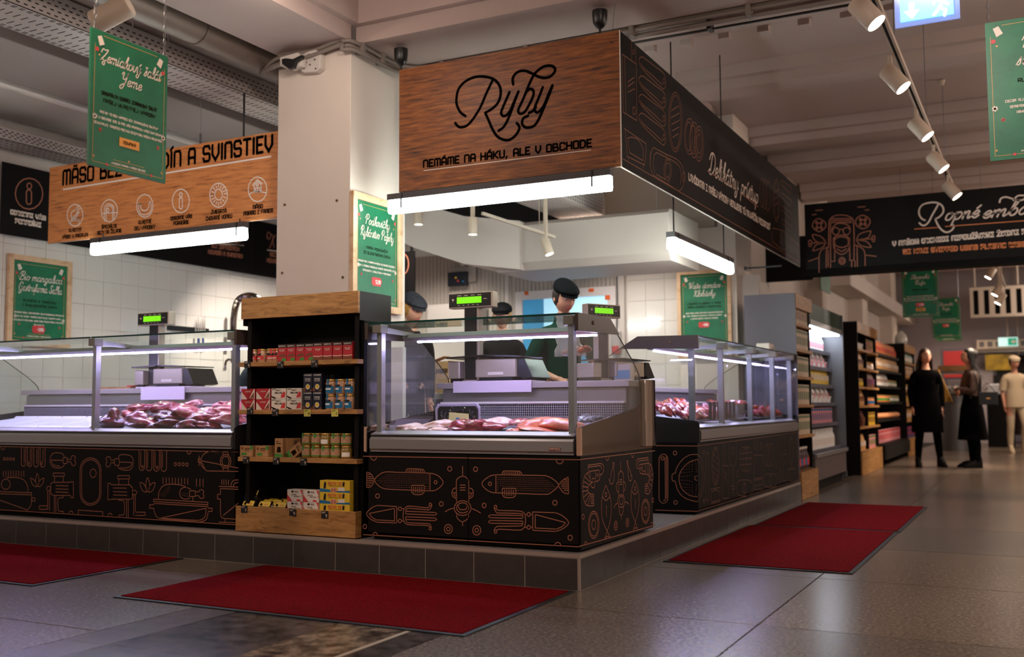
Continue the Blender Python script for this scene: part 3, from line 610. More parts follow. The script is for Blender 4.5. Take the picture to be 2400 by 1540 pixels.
# ================================================================== DISPLAY COUNTERS
def pxline(pl, ox, oy, s): pass
def display_case(name, label, tf, L, u_posts, led=(0.1, None), left_end=True, right_end=True, end_mat=None, back=True, rail=True, deckm=LILAC):
    t = thing(name, label, 'display counter', tf(L/2, .5, zt))
    B = lambda: MB(tf)
    B().box(0, L, 0, 1.08, zt+.04, .668).build('base_panel', BLACKP, t)
    B().box(.02, L-.02, .03, 1.05, zt+.001, zt+.04).build('kick_plinth', BLACK, t)
    # aluminium bumper with two lips
    B().prism([(-.012, .68), (-.02, .69), (-.02, .742), (-.006, .755), (-.006, .772), (.06, .79), (.1, .79), (.1, .672), (-.012, .672)], 'x', 0.02, L-.02).build('bumper', ALU, t)
    B().box(.02, L-.02, -.008, .0, .757, .766).build('bumper_groove', BLACKPL, t)
    # tub and deck
    B().prism([(.06, .775), (.12, .765), (.62, .80), (.74, .845), (.74, .70), (.06, .70)], 'x', .03, L-.03).build('deck', deckm, t)
    B().prism([(.0, .772), (.06, .79), (.1, .79), (.1, .776), (.06, .774)], 'x', .03, L-.03).build('air_lip', PALEPL, t)
    if back:
        B().box(.03, L-.03, .75, .77, .80, .86).build('back_sill', STEEL, t)
        B().box(.03, L-.03, .755, .77, .86, .94).build('grille_backing', BLACK, t)
        g = B(); n = int((L-.06)/.014)
        for i in range(n): g.box(.03+i*.014, .033+i*.014, .749, .754, .862, .94)
        for k in range(6): g.box(.03, L-.03, .7485, .754, .862+k*.0145, .865+k*.0145)
        g.build('air_grille', M('grille_wire', (172, 168, 172), .4, .3), t, kind='stuff')
        B().box(.03, L-.03, .74, .77, .94, .952).build('grille_lip', WHITEP, t)
        B().prism([(.77, .952), (.77, 1.03), (.80, 1.03), (.80, .70), (.77, .70)], 'x', .03, L-.03).build('back_riser', STEEL, t)
    B().box(.0, L, .74, 1.12, 1.035, 1.072).build('worktop', M('steel_worktop', (186, 176, 168), .35, .6), t, bevel=.003)
    B().box(.02, L-.02, .80, 1.05, .66, 1.035).build('rear_cabinet', M('grey_cabinet', (108, 104, 108), .5), t)
    # glass
    us = [0.0]+[u for u in u_posts]+[L]
    for a, b in zip(us[:-1], us[1:]):
        B().box(a+.006, b-.006, -.003, .003, .79, 1.398).build('glass_pane', GLASS, t)
        B().box(a+.006, b-.006, -.003, .42, 1.399, 1.405).build('top_glass', GLASSG, t)
        B().box(a+.004, b-.004, -.006, -.0032, 1.396, 1.407).build('glass_edge', EDGEG, t)
    for u in u_posts+[.05, L-.05]:
        B().box(u-.016, u+.016, .03, .07, .78, 1.36).build('glass_post', ALU, t)
        B().box(u-.03, u+.03, .0, .075, 1.345, 1.395).build('hinge_block', M('hinge_grey', (136, 128, 120), .4, .4), t, bevel=.004)
        B().prism([(.07, 1.385), (.4, 1.365), (.42, 1.345), (.07, 1.35)], 'x', u-.008, u+.008).build('hinge_arm', ALU, t)
    # lamp rail
    if rail:
        a, b = led[0], led[1] or L-.05
        B().prism([(.3, 1.335), (.33, 1.36), (.37, 1.36), (.39, 1.335), (.36, 1.315), (.32, 1.315)], 'x', .03, L-.03).build('lamp_rail', M('rail_grey', (150, 142, 144), .35, .5), t)
        B().box(a, b, .325, .345, 1.305, 1.3145).build('led_tube', LED, t)
    # end panels
    em = end_mat or DARKP
    for u0, on in ((-.012, left_end), (L, right_end)):
        if not on: continue
        u1 = u0+.012
        B().prism([(-.015, .668), (-.015, .80), (.0, .815), (.8, .905), (.91, .93), (.91, 1.072), (1.1, 1.075), (1.1, .668)], 'x', u0, u1).build('end_panel', em, t)
        B().prism([(-.004, .815), (-.004, 1.4), (.42, 1.4), (.56, 1.325), (.875, 1.125), (.912, 1.07), (.91, .93), (.8, .906)], 'x', u0+.002, u0+.008).build('end_glass', GLASS if end_mat is not CHROME else GLASSD, t)
        B().prism([(-.02, 1.405), (.42, 1.41), (.565, 1.325), (-.02, 1.31)], 'x', u0-.004, u1+.004).build('end_fascia', M('brown_fascia', (66, 52, 48), .35), t)
        e = B(); q = [(.56, 1.325), (.8, 1.18), (.875, 1.125), (.9, 1.1), (.912, 1.07)]
        e.tube([(u0+.005, y, z) for y, z in q], .0035, 6); e.build('glass_rim', BLACKPL, t)
        if u0 > 0: cc = (u1+.004)
        else: cc = (u0-.004)
        B().cyl((cc-.004, .18, 1.365), (cc+.004, .18, 1.365), .011, n=10).build('fixing_bolt', CHROME, t)
    return t
fish_tf = lambda u, w, z: (-3.42+u, 4.87+w, z)
meat_tf = lambda u, w, z: (-7.35+u, 4.87+w, z)
deli_tf = lambda u, w, z: (-2.10-w, 6.87+u, z)
fishcase = display_case('fish_counter', 'glass-fronted fish counter with printed fish and squid panels at the platform corner', fish_tf, 1.30, [], led=(.12, 1.27), end_mat=CHROME)
meatcase = display_case('meat_counter', 'long glass-fronted meat counter with printed kitchen drawings left of the shelf unit', meat_tf, 2.94, [u-.0 for u in (.55, 1.66)], end_mat=None)
delicase = display_case('delicatessen_counter', 'glass-fronted delicatessen counter facing the aisle behind the fish counter', deli_tf, 3.22, [.78, 1.65, 2.45])
# chrome upright bulge on the fish counter's right end
b = MB()
q = [(-2.118, 5.79), (-2.09, 5.80), (-2.075, 5.86), (-2.075, 5.94), (-2.09, 5.985), (-2.118, 5.99)]
b.prism(q, 'z', .68, 1.078); b.build('end_bulge', CHROME, fishcase, smooth=50, bevel=.004)
MB().box(-2.122, -2.10, 4.852, 4.875, .672, .812).build('corner_trim', M('copper_pale_trim', (206, 166, 142), .4, .3), fishcase)
MB().box(-3.44, -3.425, 4.852, 4.875, .672, .812).build('corner_trim', M('copper_pale_trim'), fishcase)
MB().box(-2.115, -2.108, 4.87, 5.96, zt+.012, .668).build('side_panel', BLACKP, fishcase)
MB().box(-2.7695, -2.7675, 4.8655, 4.87, zt+.02, .665).build('panel_seam', BLACK, fishcase)
# maker's badge
pb = Plane('Y', 4.85); a = pb.px(1287, 1056.5); c = pb.px(1314, 1049.5)
b = MB(); rect(b, pb, a[0], c[0], a[1], c[1]); b.build('maker_badge', M('maroon_badge', (120, 30, 34), .4), fishcase)
b = MB(); text(b, 'arneg', Plane('Y', 4.849), a[0]+.004, a[1]+.0045, (c[1]-a[1])*.55, width=c[0]-a[0]-.008, lw=.0018); b.build('badge_lettering', CREAM, fishcase)
# ------------------------------------------------------------------ printed panels
WC = .0042
pf = Plane('Y', 4.87, .001); px_ = Plane('X', -2.108, .001)
fish_front = """L 38,65 1718,92; L 38,677 1718,772; E 120,68 23,28 0,180; E 1573,92 28,32 0,180; E 132,680 18,20 180,360; E 1558,762 24,24 180,360;
C 128,253 160,212 210,188 300,190 430,193 560,198 610,210 640,232 663,268 640,305 600,330 560,335 430,330 300,325 215,320 165,300; L 560,198 560,335; E 604,268 11,13;
S 128,253 100,205 65,188; L 65,188 65,310; S 65,310 100,300 128,253; L 65,208 90,208; L 65,225 103,225; L 65,240 115,240; L 65,256 118,256; L 65,272 108,272; L 65,290 92,290;
S 370,190 378,168 400,162 490,166 512,175 518,196; L 388,176 388,192; L 402,172 402,192; L 416,172 416,192; L 430,172 430,192; L 444,172 444,192; L 458,172 458,192; L 472,174 472,192; L 486,174 486,192; L 500,176 500,192;
L 417,292 515,292; S 417,292 417,340 430,358 448,364 490,364 508,352 515,338 515,292; L 433,305 433,345; L 449,305 449,350; L 465,305 465,350; L 481,305 481,350; L 497,305 497,345;
G 215,208 548,212 26,0; G 190,224 548,228 28,0; G 170,240 548,244 30,0; G 150,256 548,260 32,0; G 165,272 548,276 30,0; G 190,290 405,293 17,0; G 215,305 405,309 15,0; G 525,300 548,300 3,0; G 525,316 548,316 3,0;
C 1562,293 1530,250 1480,222 1430,215 1250,212 1075,210 1010,230 966,278 1000,325 1050,348 1130,352 1300,357 1450,362 1500,352; L 1075,210 1075,350; E 1028,280 12,14;
S 1562,293 1600,250 1640,228; L 1640,228 1642,360; S 1642,360 1600,345 1562,293; L 1640,250 1612,250; L 1640,266 1598,266; L 1640,282 1588,282; L 1640,298 1585,298; L 1640,314 1594,314; L 1640,330 1608,330;
S 1122,208 1130,186 1150,180 1250,182 1270,192 1280,212; L 1140,190 1140,208; L 1155,190 1155,208; L 1170,190 1170,208; L 1185,190 1185,208; L 1200,190 1200,208; L 1215,190 1215,208; L 1230,190 1230,208; L 1245,190 1245,208; L 1260,192 1260,208;
L 1125,315 1230,315; S 1125,315 1125,360 1135,378 1155,387 1200,388 1222,378 1230,360 1230,315; L 1143,328 1143,368; L 1160,328 1160,372; L 1177,328 1177,372; L 1194,328 1194,372; L 1211,328 1211,368;
G 1090,230 1450,236 28,0; G 1090,247 1480,253 30,0; G 1112,263 1500,270 30,0; G 1112,280 1520,287 31,0; G 1112,297 1535,303 32,0; G 1240,315 1520,320 22,0; G 1240,332 1490,337 20,0; G 1090,266 1090,335 6,0;
L 815,145 815,222; S 768,418 766,270 775,240 800,224 815,221 840,228 858,250 862,270 862,420; S 768,312 745,318 731,350 740,380 768,398; L 731,350 768,350; S 747,350 752,372 768,380; S 862,312 888,320 899,350 890,382 862,398; L 865,352 899,352; S 882,352 878,374 862,382;
L 795,290 835,290; L 795,310 835,310; L 795,329 835,329; E 815,470 66,58; E 815,468 48,40; S 782,462 795,480 835,480 850,462; L 782,462 782,450; L 850,462 850,450; S 748,470 715,478 678,498; S 880,472 915,485 955,508; S 768,520 775,550 800,572 815,576 835,568 858,548 862,520; L 815,576 815,608;
E 714,163 16,18; E 916,166 16,18; E 150,375 15,17; E 648,437 15,18; E 983,449 15,18; E 1536,428 17,19; E 51,614 14,17; E 1655,701 17,20; E 703,633 31,36; E 703,633 14,16; E 925,643 32,37; E 925,643 14,16;
L 300,586 300,458 150,448; S 150,448 105,468 65,512 95,555 150,580; L 150,580 300,586; L 283,472 83,512; S 83,512 105,540 140,562; L 140,562 283,570 283,472; E 326,475 12,14; E 325,570 12,14; L 300,475 314,475; L 300,570 313,570; L 338,475 352,475; L 338,570 352,570;
S 562,450 550,462 520,466 400,454 368,466 352,495 352,560 368,588 400,600 530,605 552,612 562,622; L 370,515 600,525; S 600,525 612,515 600,504; L 600,504 370,494; L 370,494 370,515; L 370,558 600,568; S 600,568 612,558 600,547; L 600,547 370,537; L 370,537 370,558; E 562,441 9,11; E 562,630 9,11; S 575,445 562,475 530,482 395,470; S 395,585 545,592 562,602 572,625; S 395,470 375,478 370,494; S 370,558 378,578 395,585;
L 1363,643 1363,500 1540,506; S 1540,506 1595,530 1643,583 1600,630 1540,652; L 1540,652 1363,643; L 1382,520 1620,583; S 1620,583 1590,615 1545,634; L 1545,634 1382,625 1382,520; E 1332,519 13,15; E 1332,620 13,15; L 1345,519 1363,519; L 1345,620 1363,620; L 1319,519 1303,519; L 1319,620 1303,620;
S 1072,470 1085,482 1110,488 1250,492 1290,505 1305,535 1303,600 1285,632 1250,642 1110,635 1085,640 1072,646; L 1285,550 1030,545; S 1030,545 1018,534 1030,523; L 1030,523 1285,528; L 1285,528 1285,550; L 1285,592 1030,588; S 1030,588 1018,577 1030,566; L 1030,566 1285,571; L 1285,571 1285,592; E 1072,460 10,12; E 1072,654 10,12; S 1060,468 1080,505 1110,508 1260,512; S 1260,512 1280,516 1285,528; S 1285,592 1280,605 1260,610; S 1260,610 1110,612 1080,616 1060,640"""
fish_side = """L 1718,92 2315,22; L 1720,770 2320,602; E 1944,72 11,26 0,180; E 2141,50 9,24 0,180; E 1775,752 10,20 180,360; E 2292,598 8,18 180,360;
L 1793,175 1793,135 1890,121; S 1890,121 1910,133 1915,165 1905,200 1885,212; L 1797,150 1885,138; S 1885,138 1897,150 1896,168; S 1808,182 1810,255 1830,266 1868,258 1882,240 1884,200 1878,172; L 1808,182 1878,172; L 1850,176 1852,262; L 1824,240 1842,237; E 1867,212 5,10;
S 1808,182 1770,215 1752,290 1755,380 1775,440 1800,452 1835,450; S 1850,264 1815,275 1795,300 1790,330 1808,358 1835,360; L 1835,360 1838,450; L 1790,200 1810,240; L 1772,228 1803,262; L 1760,262 1795,285; L 1753,300 1790,308; L 1753,340 1790,332; L 1757,385 1795,350; L 1770,430 1806,362; L 1792,450 1815,364; L 1816,378 1836,376; L 1816,396 1836,394; L 1816,414 1836,412; L 1816,432 1836,430; S 1812,272 1818,300 1840,310 1846,268;
E 1991,125 6,12; S 1990,138 1975,190 1968,240; S 1991,138 1996,200 1994,250 1982,280 1966,275 1956,240; L 1956,240 1964,255; E 2100,112 6,12; S 2100,124 2104,170 2112,245 2124,257 2136,240 2134,215; S 2101,124 2118,170 2134,215; L 2135,210 2125,225;
L 2047,108 2048,180; S 2032,380 2030,220 2036,195 2048,180 2062,192 2068,220 2070,380; S 2032,262 2016,280 2013,310 2018,335 2032,350; S 2070,260 2083,275 2085,305 2080,325 2070,338; L 2040,250 2058,247; L 2040,268 2058,265; L 2040,286 2058,283; E 2052,415 28,50; E 2052,410 15,32; S 2026,430 2008,442 1996,466; S 2080,420 2098,426 2110,440; S 2034,455 2040,510 2053,525 2066,500 2070,452; L 2053,525 2054,555;
S 1932,290 1905,370 1898,450 1905,560 1942,650; S 1942,650 1968,560 1974,450 1962,370 1932,290; S 1905,380 1932,410 1963,382; E 1932,365 7,18; L 1937,450 1937,535; L 1942,650 1922,708; L 1942,650 1965,695; L 1922,708 1942,690 1965,695;
S 2158,252 2135,320 2128,400 2135,500 2162,580; S 2162,580 2185,490 2191,390 2180,310 2158,252; S 2135,340 2158,362 2182,338; E 2160,318 6,16; L 2162,400 2162,470; L 2162,580 2148,640; L 2162,580 2180,630; L 2148,640 2163,622 2180,630;
E 1837,600 42,107; E 1837,600 34,90; E 1837,600 15,38; E 2242,495 33,95; E 2242,495 26,80; E 2242,495 12,32; E 1755,537 9,20; E 2010,607 14,35; E 2010,607 6,16; E 2100,583 12,32; E 2100,583 5,15; E 2299,408 7,17;
L 2262,118 2262,75 2180,86; S 2180,86 2170,105 2172,145 2182,160 2195,162; L 2262,92 2190,102; S 2190,102 2183,120 2186,138; S 2262,118 2288,140 2300,200 2296,270 2282,330 2265,358 2245,355; L 2195,130 2262,118; S 2195,130 2196,180 2206,200 2225,204; L 2215,126 2218,200; L 2240,122 2242,206; L 2222,182 2236,180; S 2225,204 2252,206 2270,225 2268,260 2255,280 2240,285; L 2240,285 2240,355; L 2262,118 2258,208; L 2278,130 2266,215; L 2290,158 2270,222; L 2298,200 2272,238; L 2297,250 2270,250; L 2290,300 2264,266; L 2276,345 2254,280; L 2243,300 2258,299; L 2243,318 2256,317; L 2243,336 2255,335; E 2207,160 4,9"""
b = MB(); trace(b, fish_front, pf, 840, 1050, 3.3333, WC); b.build('panel_print', COPPER, fishcase)
b = MB(); trace(b, fish_side, px_, 840, 1050, 3.3333, WC*1.1); b.build('panel_print', COPPER, fishcase)
U = ';'.join('U %d,%d %d,%d' % (a, t_, c, b_) for a, c, t_, b_ in ((200, 242, 74, 252), (258, 300, 76, 255), (318, 360, 78, 258), (377, 424, 80, 260), (1305, 1357, 100, 292), (1373, 1425, 102, 295), (1441, 1495, 104, 298), (1510, 1562, 106, 300)))
U += ';'+';'.join('L %d,%d %d,%d' % (x, y, x, y2) for x, y, y2 in ((228, 90, 215), (285, 90, 200), (346, 90, 225), (404, 92, 205), (1321, 115, 255), (1385, 115, 262), (1455, 118, 255), (1524, 118, 262)))
U += ';'+';'.join('L %d,%d %d,%d' % (x, y, x, y2) for x, y, y2 in [(1530+29*i, 357+i, 412+i) for i in range(9)]+[(1843, 370, 440), (1875, 370, 440), (1905, 372, 442)]+[(32+24*i, 295, 348) for i in range(9)]+[(2080, 378, 422), (2100, 378, 422), (2121, 380, 424), (2142, 380, 424)])
meat_front = U+""";L -60,64 2234,120; L -60,655 2210,800; E 27,70 18,26 0,180; E 1773,108 20,30 0,180; E 667,692 18,22 180,360; E 1033,712 18,20 180,360; L 735,710 735,662 965,678 965,712;
E 42,182 9,12; E 71,182 9,12; E 100,183 9,12; E 129,184 9,12; E 1645,232 11,15; E 1682,232 11,15; E 1718,234 11,15; E 1754,235 11,15; E 275,222 8,12; E 391,224 8,12; E 1337,257 8,12; E 1473,262 8,12;
S 605,165 590,138 560,126 505,128 478,155 470,200 485,245 520,265 570,265 598,248 608,225; R 592,170 630,225 5,5; L 630,186 668,186; L 630,208 665,210; S 668,186 672,160 690,152 708,165 704,185 700,198 710,212 706,238 690,247 674,235 665,210; L 482,195 592,195; S 482,195 492,228 520,245 560,250;
S 1110,180 1120,152 1150,142 1210,148 1242,170 1250,215 1240,265 1205,288 1150,285 1115,268 1105,245; R 1075,182 1120,242 5,5; L 1075,196 1040,195; L 1075,220 1040,218; S 1040,195 1034,168 1012,162 996,178 1000,200 1004,210 995,225 998,248 1015,257 1032,246 1040,218; L 1120,212 1238,216; S 1238,216 1225,250 1180,268 1130,265;
R 752,172 948,618 97,110; R 766,190 935,602 84,95; E 874,317 29,40; R 500,315 605,345 3,3; L 512,345 512,402; L 595,345 595,402; R 495,402 665,525 4,4; R 478,410 495,515 3,3; R 665,397 690,545 3,3; L 525,432 640,437; L 525,463 640,467; L 525,492 640,497; E 457,460 18,22; L 448,480 448,625; L 465,482 465,665; R 370,622 448,655 3,3; L 510,527 510,680; L 525,527 525,682; S 595,530 590,545 560,548 545,560; L 545,560 545,655; S 545,655 555,672 595,675; L 595,675 595,690;
R 1105,340 1215,370 3,3; L 1115,370 1115,428; L 1207,370 1207,430; R 1040,425 1225,560 4,4; R 1012,412 1040,565 3,3; R 1225,445 1242,555 3,3; L 1065,455 1185,457; L 1065,490 1190,493; L 1065,520 1190,525; E 1262,497 20,22; L 1255,520 1255,712; L 1270,520 1270,715; R 1270,682 1362,712 3,3; L 1115,562 1115,572; S 1115,572 1150,572 1168,590; L 1168,590 1168,690; S 1168,690 1155,708 1115,710; L 1115,710 1115,725; L 1187,562 1187,728; L 1203,562 1203,730;
C 350,438 334,390 350,318 368,390; C 345,440 308,425 288,365 325,385; C 356,440 395,425 413,365 375,385; C 1385,488 1367,430 1384,358 1405,430; C 1376,492 1335,475 1313,405 1355,425; C 1393,492 1435,475 1455,408 1412,425;
S 1487,558 1490,500 1525,440 1590,420 1690,426 1755,452; S 1790,468 1740,448 1700,465 1685,505 1700,545 1740,560 1780,550; R 1778,482 1833,535 4,4; L 1833,492 1866,492; L 1833,528 1866,528; S 1866,492 1874,474 1895,472 1911,485 1908,503 1904,512 1913,528 1908,548 1890,553 1873,545 1866,528; L 1807,540 1812,575; L 1443,560 1950,590 1950,612 1443,582 1443,560; S 1443,600 1446,670 1475,730 1530,745; L 1530,745 1870,775; S 1870,775 1930,755 1950,700 1952,630; L 1443,600 1952,630; L 1505,738 1932,645; S 1932,645 1928,710 1905,745 1860,760; L 1860,760 1505,738; R 1405,612 1443,645 3,3; R 1952,645 1990,675 3,3; G 1500,520 1590,440 9,0; G 1515,530 1592,458 8,0; G 1530,540 1592,478 7,0; G 1700,500 1765,512 6,0; G 1705,520 1765,535 6,0;
S 264,495 258,430 225,380 160,358 60,358; L -20,488 298,500 298,520 -20,508; L 298,520 298,545; S 298,545 292,610 262,655 240,665; L 0,570 240,655; R 300,548 330,578 3,3; E 55,420 42,48; 
R 2040,515 2068,558 3,3; L 2055,440 2232,447; L 2068,460 2232,468; L 2068,460 2068,700; S 2068,700 2080,732 2110,742; L 2110,742 2210,748; L 2095,712 2232,600; L 2112,742 2112,770; L 2055,775 2212,782; S 2165,440 2175,400 2200,382 2234,380; S 2188,442 2198,415 2232,402;
S 2090,118 1980,112 1915,135 1884,190 1890,245 1940,295; L 1940,295 2232,300; L 1890,200 2232,268; L 1890,212 1920,270; E 2116,205 50,65; E 2116,205 34,48; L 1868,155 1868,245; E 1870,198 12,20; L 2092,118 2092,142; L 2140,118 2140,142; L 2092,268 2092,298; L 2140,268 2140,298; L 2140,118 2232,118"""
b = MB(); trace(b, meat_front, pf, 0, 1030, 4, WC); b.build('panel_print', COPPER, meatcase)
pdl = Plane('Y', 6.858, .001); pdx = Plane('X', -2.10, .001)
MB().box(-3.2, -2.10, 6.858, 6.87, zt+.012, .668).build('side_panel', BLACKP, delicase)
deli_left = """L 125,325 516,329; L 140,907 520,918; R 172,402 252,845 40,48; E 203,440 13,16; L 226,432 230,800; S 230,800 226,818 212,822; L 240,420 240,800; E 316,392 16,18; E 321,838 16,17; S 515,405 450,410 385,450 335,520 318,575; S 318,575 300,578 290,592 290,630 298,645 318,645; S 318,645 345,735 410,800 515,832; S 515,450 440,478 375,545 352,620 375,710 440,770 515,788; S 515,600 498,604 494,620 500,634 515,638"""
import math as _m
dots = MB()
for k in range(7):
    r1, r2 = 55+k*16, 60+k*18
    for i in range(4+k*2):
        a = _m.radians(95+170*i/(3+k*2)); q = pdl.px(1500+(515+r1*_m.cos(a))/3.85, 960+(620-r2*_m.sin(a))/3.85); disc(dots, q, .0024, pdl.to3, 5)
b = MB(); trace(b, deli_left, pdl, 1500, 960, 3.85, .0045); b.v += dots.v and []; n = len(b.v); b.v += dots.v; b.f += [tuple(n+i for i in f) for f in dots.f]
b.build('panel_print', COPPER, delicase)
deli_front = """L 518,329 1440,203; L 520,915 1455,632; S 516,405 552,440 572,520 580,620 568,720 548,780 516,832; S 516,450 545,490 562,560 565,620 556,700 540,750 516,788; E 574,385 8,15; E 576,825 7,15; R 595,390 620,820 12,20; E 680,510 35,172; E 680,510 26,156; L 662,400 695,440; L 660,450 700,500; L 658,505 700,560; L 660,560 700,615; L 665,610 695,650; L 635,718 722,702; L 640,718 645,850 718,832 722,702; S 650,745 680,725 712,740; L 648,835 716,815; L 747,290 747,505; L 765,288 765,500; R 745,508 797,800 3,3; L 757,540 785,600; L 757,570 785,640; L 757,605 785,680;
S 805,290 802,420 815,500 832,525 832,690; S 868,280 868,420 860,490 846,525 848,690; R 824,690 852,720 3,3; L 838,720 838,775; E 838,370 10,30; E 880,580 8,30;
E 930,445 28,110; E 955,448 28,112; E 980,450 28,115; L 905,400 1003,385; L 898,450 1008,435; L 903,500 1003,490; R 870,635 1015,780 45,50; E 942,710 16,52; E 942,710 8,35; L 1062,270 1062,410; E 1035,335 7,28; E 1092,325 7,28; R 1028,412 1105,720 4,4; L 1028,625 1105,610; L 1028,640 1105,625; L 1028,690 1105,675; E 1140,412 22,100; E 1165,410 24,105; E 1188,408 22,100; R 1115,580 1232,700 36,42; E 1178,640 12,45; E 1228,500 6,25;
S 1243,240 1240,360 1250,420 1256,440 1256,600; S 1280,235 1278,350 1272,410 1266,440 1266,600; L 1260,600 1260,650; L 1312,225 1312,400; R 1288,402 1322,640 3,3; L 1296,440 1316,500; E 1365,375 18,130; E 1365,375 11,112; R 1340,530 1392,640 3,3; L 1340,545 1392,535; L 1412,230 1412,590; L 1425,228 1425,585; E 1400,290 4,20"""
b = MB(); trace(b, deli_front, pdx, 1500, 960, 3.85, .0045); b.build('panel_print', M('dim_copper_print', (112, 74, 52), .6), delicase)
# ------------------------------------------------------------------ meat and fish pieces
def meatmat(name, a, c, d, sc=7, rough=.3):
    m = bpy.data.materials.new(name); m.use_nodes = True; nt = m.node_tree; b = nt.nodes['Principled BSDF']
    tc = nt.nodes.new('ShaderNodeTexCoord'); mp = nt.nodes.new('ShaderNodeMapping'); mp.inputs['Scale'].default_value = (1, 1.6, 2.6)
    nt.links.new(tc.outputs['Object'], mp.inputs[0])
    n = nt.nodes.new('ShaderNodeTexNoise'); n.inputs['Scale'].default_value = sc; n.inputs['Detail'].default_value = 5; n.inputs['Distortion'].default_value = 1.2
    nt.links.new(mp.outputs[0], n.inputs['Vector'])
    r = nt.nodes.new('ShaderNodeValToRGB'); nt.links.new(n.outputs[0], r.inputs[0]); e = r.color_ramp.elements
    e[0].position = .32; e[0].color = (*lin(a), 1); e[1].position = .68; e[1].color = (*lin(d), 1); k = e.new(.52); k.color = (*lin(c), 1)
    nt.links.new(r.outputs[0], b.inputs['Base Color']); b.inputs['Roughness'].default_value = rough; b.inputs['Coat Weight'].default_value = .3
    bp = nt.nodes.new('ShaderNodeBump'); bp.inputs['Strength'].default_value = .5; bp.inputs['Distance'].default_value = .006
    nt.links.new(n.outputs[0], bp.inputs['Height']); nt.links.new(bp.outputs[0], b.inputs['Normal'])
    return m
BEEF = meatmat('dark_beef', (60, 6, 16), (100, 14, 30), (150, 44, 60), 9); BEEF2 = meatmat('beef', (92, 12, 30), (146, 34, 58), (206, 128, 142), 8)
PORK = meatmat('pink_pork', (160, 50, 72), (200, 96, 110), (238, 196, 194), 7); BONE = meatmat('marbled_rib', (140, 34, 52), (206, 130, 136), (246, 226, 220), 11)
CHICK = meatmat('pale_fillet', (226, 176, 160), (238, 206, 194), (248, 234, 228), 6); SALMON = meatmat('salmon_fillet', (232, 106, 82), (244, 142, 116), (250, 176, 152), 9)
TUNA = meatmat('dark_red_fish', (104, 10, 26), (150, 22, 44), (206, 92, 110), 12); SILV = meatmat('silver_fish_skin', (40, 44, 60), (110, 114, 130), (210, 210, 220), 14, .2)
DARKF = meatmat('black_fish_skin', (20, 22, 32), (44, 50, 66), (90, 96, 112), 14, .2); HAM = meatmat('smoked_ham', (110, 26, 24), (158, 50, 44), (206, 110, 90), 9); SAUS = meatmat('smoked_sausage', (130, 44, 26), (172, 72, 44), (214, 120, 80), 9)
def blob(name, label, cat, c, dims, rot, mat, seed, group, nu=30, nv=18, flat=.75, rough=.42):
    rx, ry, rz = [d/2 for d in dims]; sd = Vector((seed*7.3, seed*3.1, seed*1.7))
    def fn(p):
        n = noise.noise(Vector((p.x/rx, p.y/ry, p.z/rz))*1.3+sd)*rough + noise.noise(Vector((p.x/rx, p.y/ry, p.z/rz))*3.1+sd)*rough*.4
        n += noise.noise(Vector((p.x/rx, p.y/ry, p.z/rz))*7+sd)*.09; q = Vector((p.x*(1+n), p.y*(1+n), p.z*(1+n*.8)))
        if q.z < 0: q.z *= flat*.7
        return q
    b = MB(); b.ell((0, 0, 0), (rx, ry, rz), nu, nv, fn); me_o = b.build(name, mat, None, smooth=70)
    off = me_o.location.copy()
    me_o.data.transform(Matrix.Translation(off)); me_o.location = c; me_o.rotation_euler = rot
    mr = me_o.rotation_euler.to_matrix(); lo = min((mr @ v.co).z for v in me_o.data.vertices); c = Vector(c)
    if c.y < 5.75 and c.x < -2.15:
        dk = .766+max(0, (c.y-4.99))/.5*.036+.001
        if c.z+lo < dk: c.z = dk-lo
    me_o.location = c; WL[me_o.name] = Vector(c)
    return tag(me_o, label, cat, group)
ms = [(1075, 1240, 200, 175, BEEF, 'big dark red beef joint at the left front of the meat heap'), (1320, 1255, 290, 150, BEEF2, 'long pink-skinned beef cut lying behind the front left joint'), (1225, 1185, 150, 90, PORK, 'small fatty trimming between the two left joints'), (1345, 1128, 250, 100, BEEF2, 'flat beef cut on the upper left of the heap'),
 (1540, 1120, 190, 120, BEEF2, 'rounded beef joint on top of the heap left of the middle'), (1600, 1190, 190, 95, BEEF, 'dark cut face of beef in the middle of the heap'), (1605, 1270, 180, 90, BEEF, 'dark beef medallion at the front middle of the heap'), (1465, 1292, 130, 70, BEEF, 'small dark beef piece at the front edge'),
 (1785, 1290, 200, 105, BEEF, 'oblong dark beef cut at the front right of the heap'), (1745, 1160, 260, 130, PORK, 'marbled pink cut in the middle top of the heap'), (1890, 1220, 190, 130, BEEF2, 'pink veined cut right of the middle of the heap'), (1795, 1085, 160, 85, BONE, 'marbled rib piece at the back of the heap'),
 (1965, 1145, 150, 85, BONE, 'crumbly marbled trimmings behind the right cuts'), (2095, 1080, 120, 60, BONE, 'row of ribs at the back right of the meat counter'), (2140, 1145, 200, 85, PORK, 'pork chop with white fat at the right end'), (2135, 1225, 220, 120, PORK, 'large pale pink pork cut at the right front'), (1960, 1275, 150, 60, BEEF2, 'thin beef strip at the front right'), (2190, 1100, 170, 90, PORK, 'rounded pork piece at the back right corner')]
for i, (cx, cy_, w_, h_, m, lb) in enumerate(ms):
    Y = 5.03+(1300-cy_)/250*.42; p = P(cx/4, 680+cy_/4, Y=Y); k = Y*.00055
    sx = w_/4*.0029*1.5; sz = h_/4*.0026*1.45
    blob('meat_cut', lb, 'meat', p, (sx, min(sx*.9, .2), sz), (R_.uniform(-.15, .15), R_.uniform(-.15, .15), R_.uniform(-.4, .4)), m, i+1, 'raw meat cuts in the meat counter')
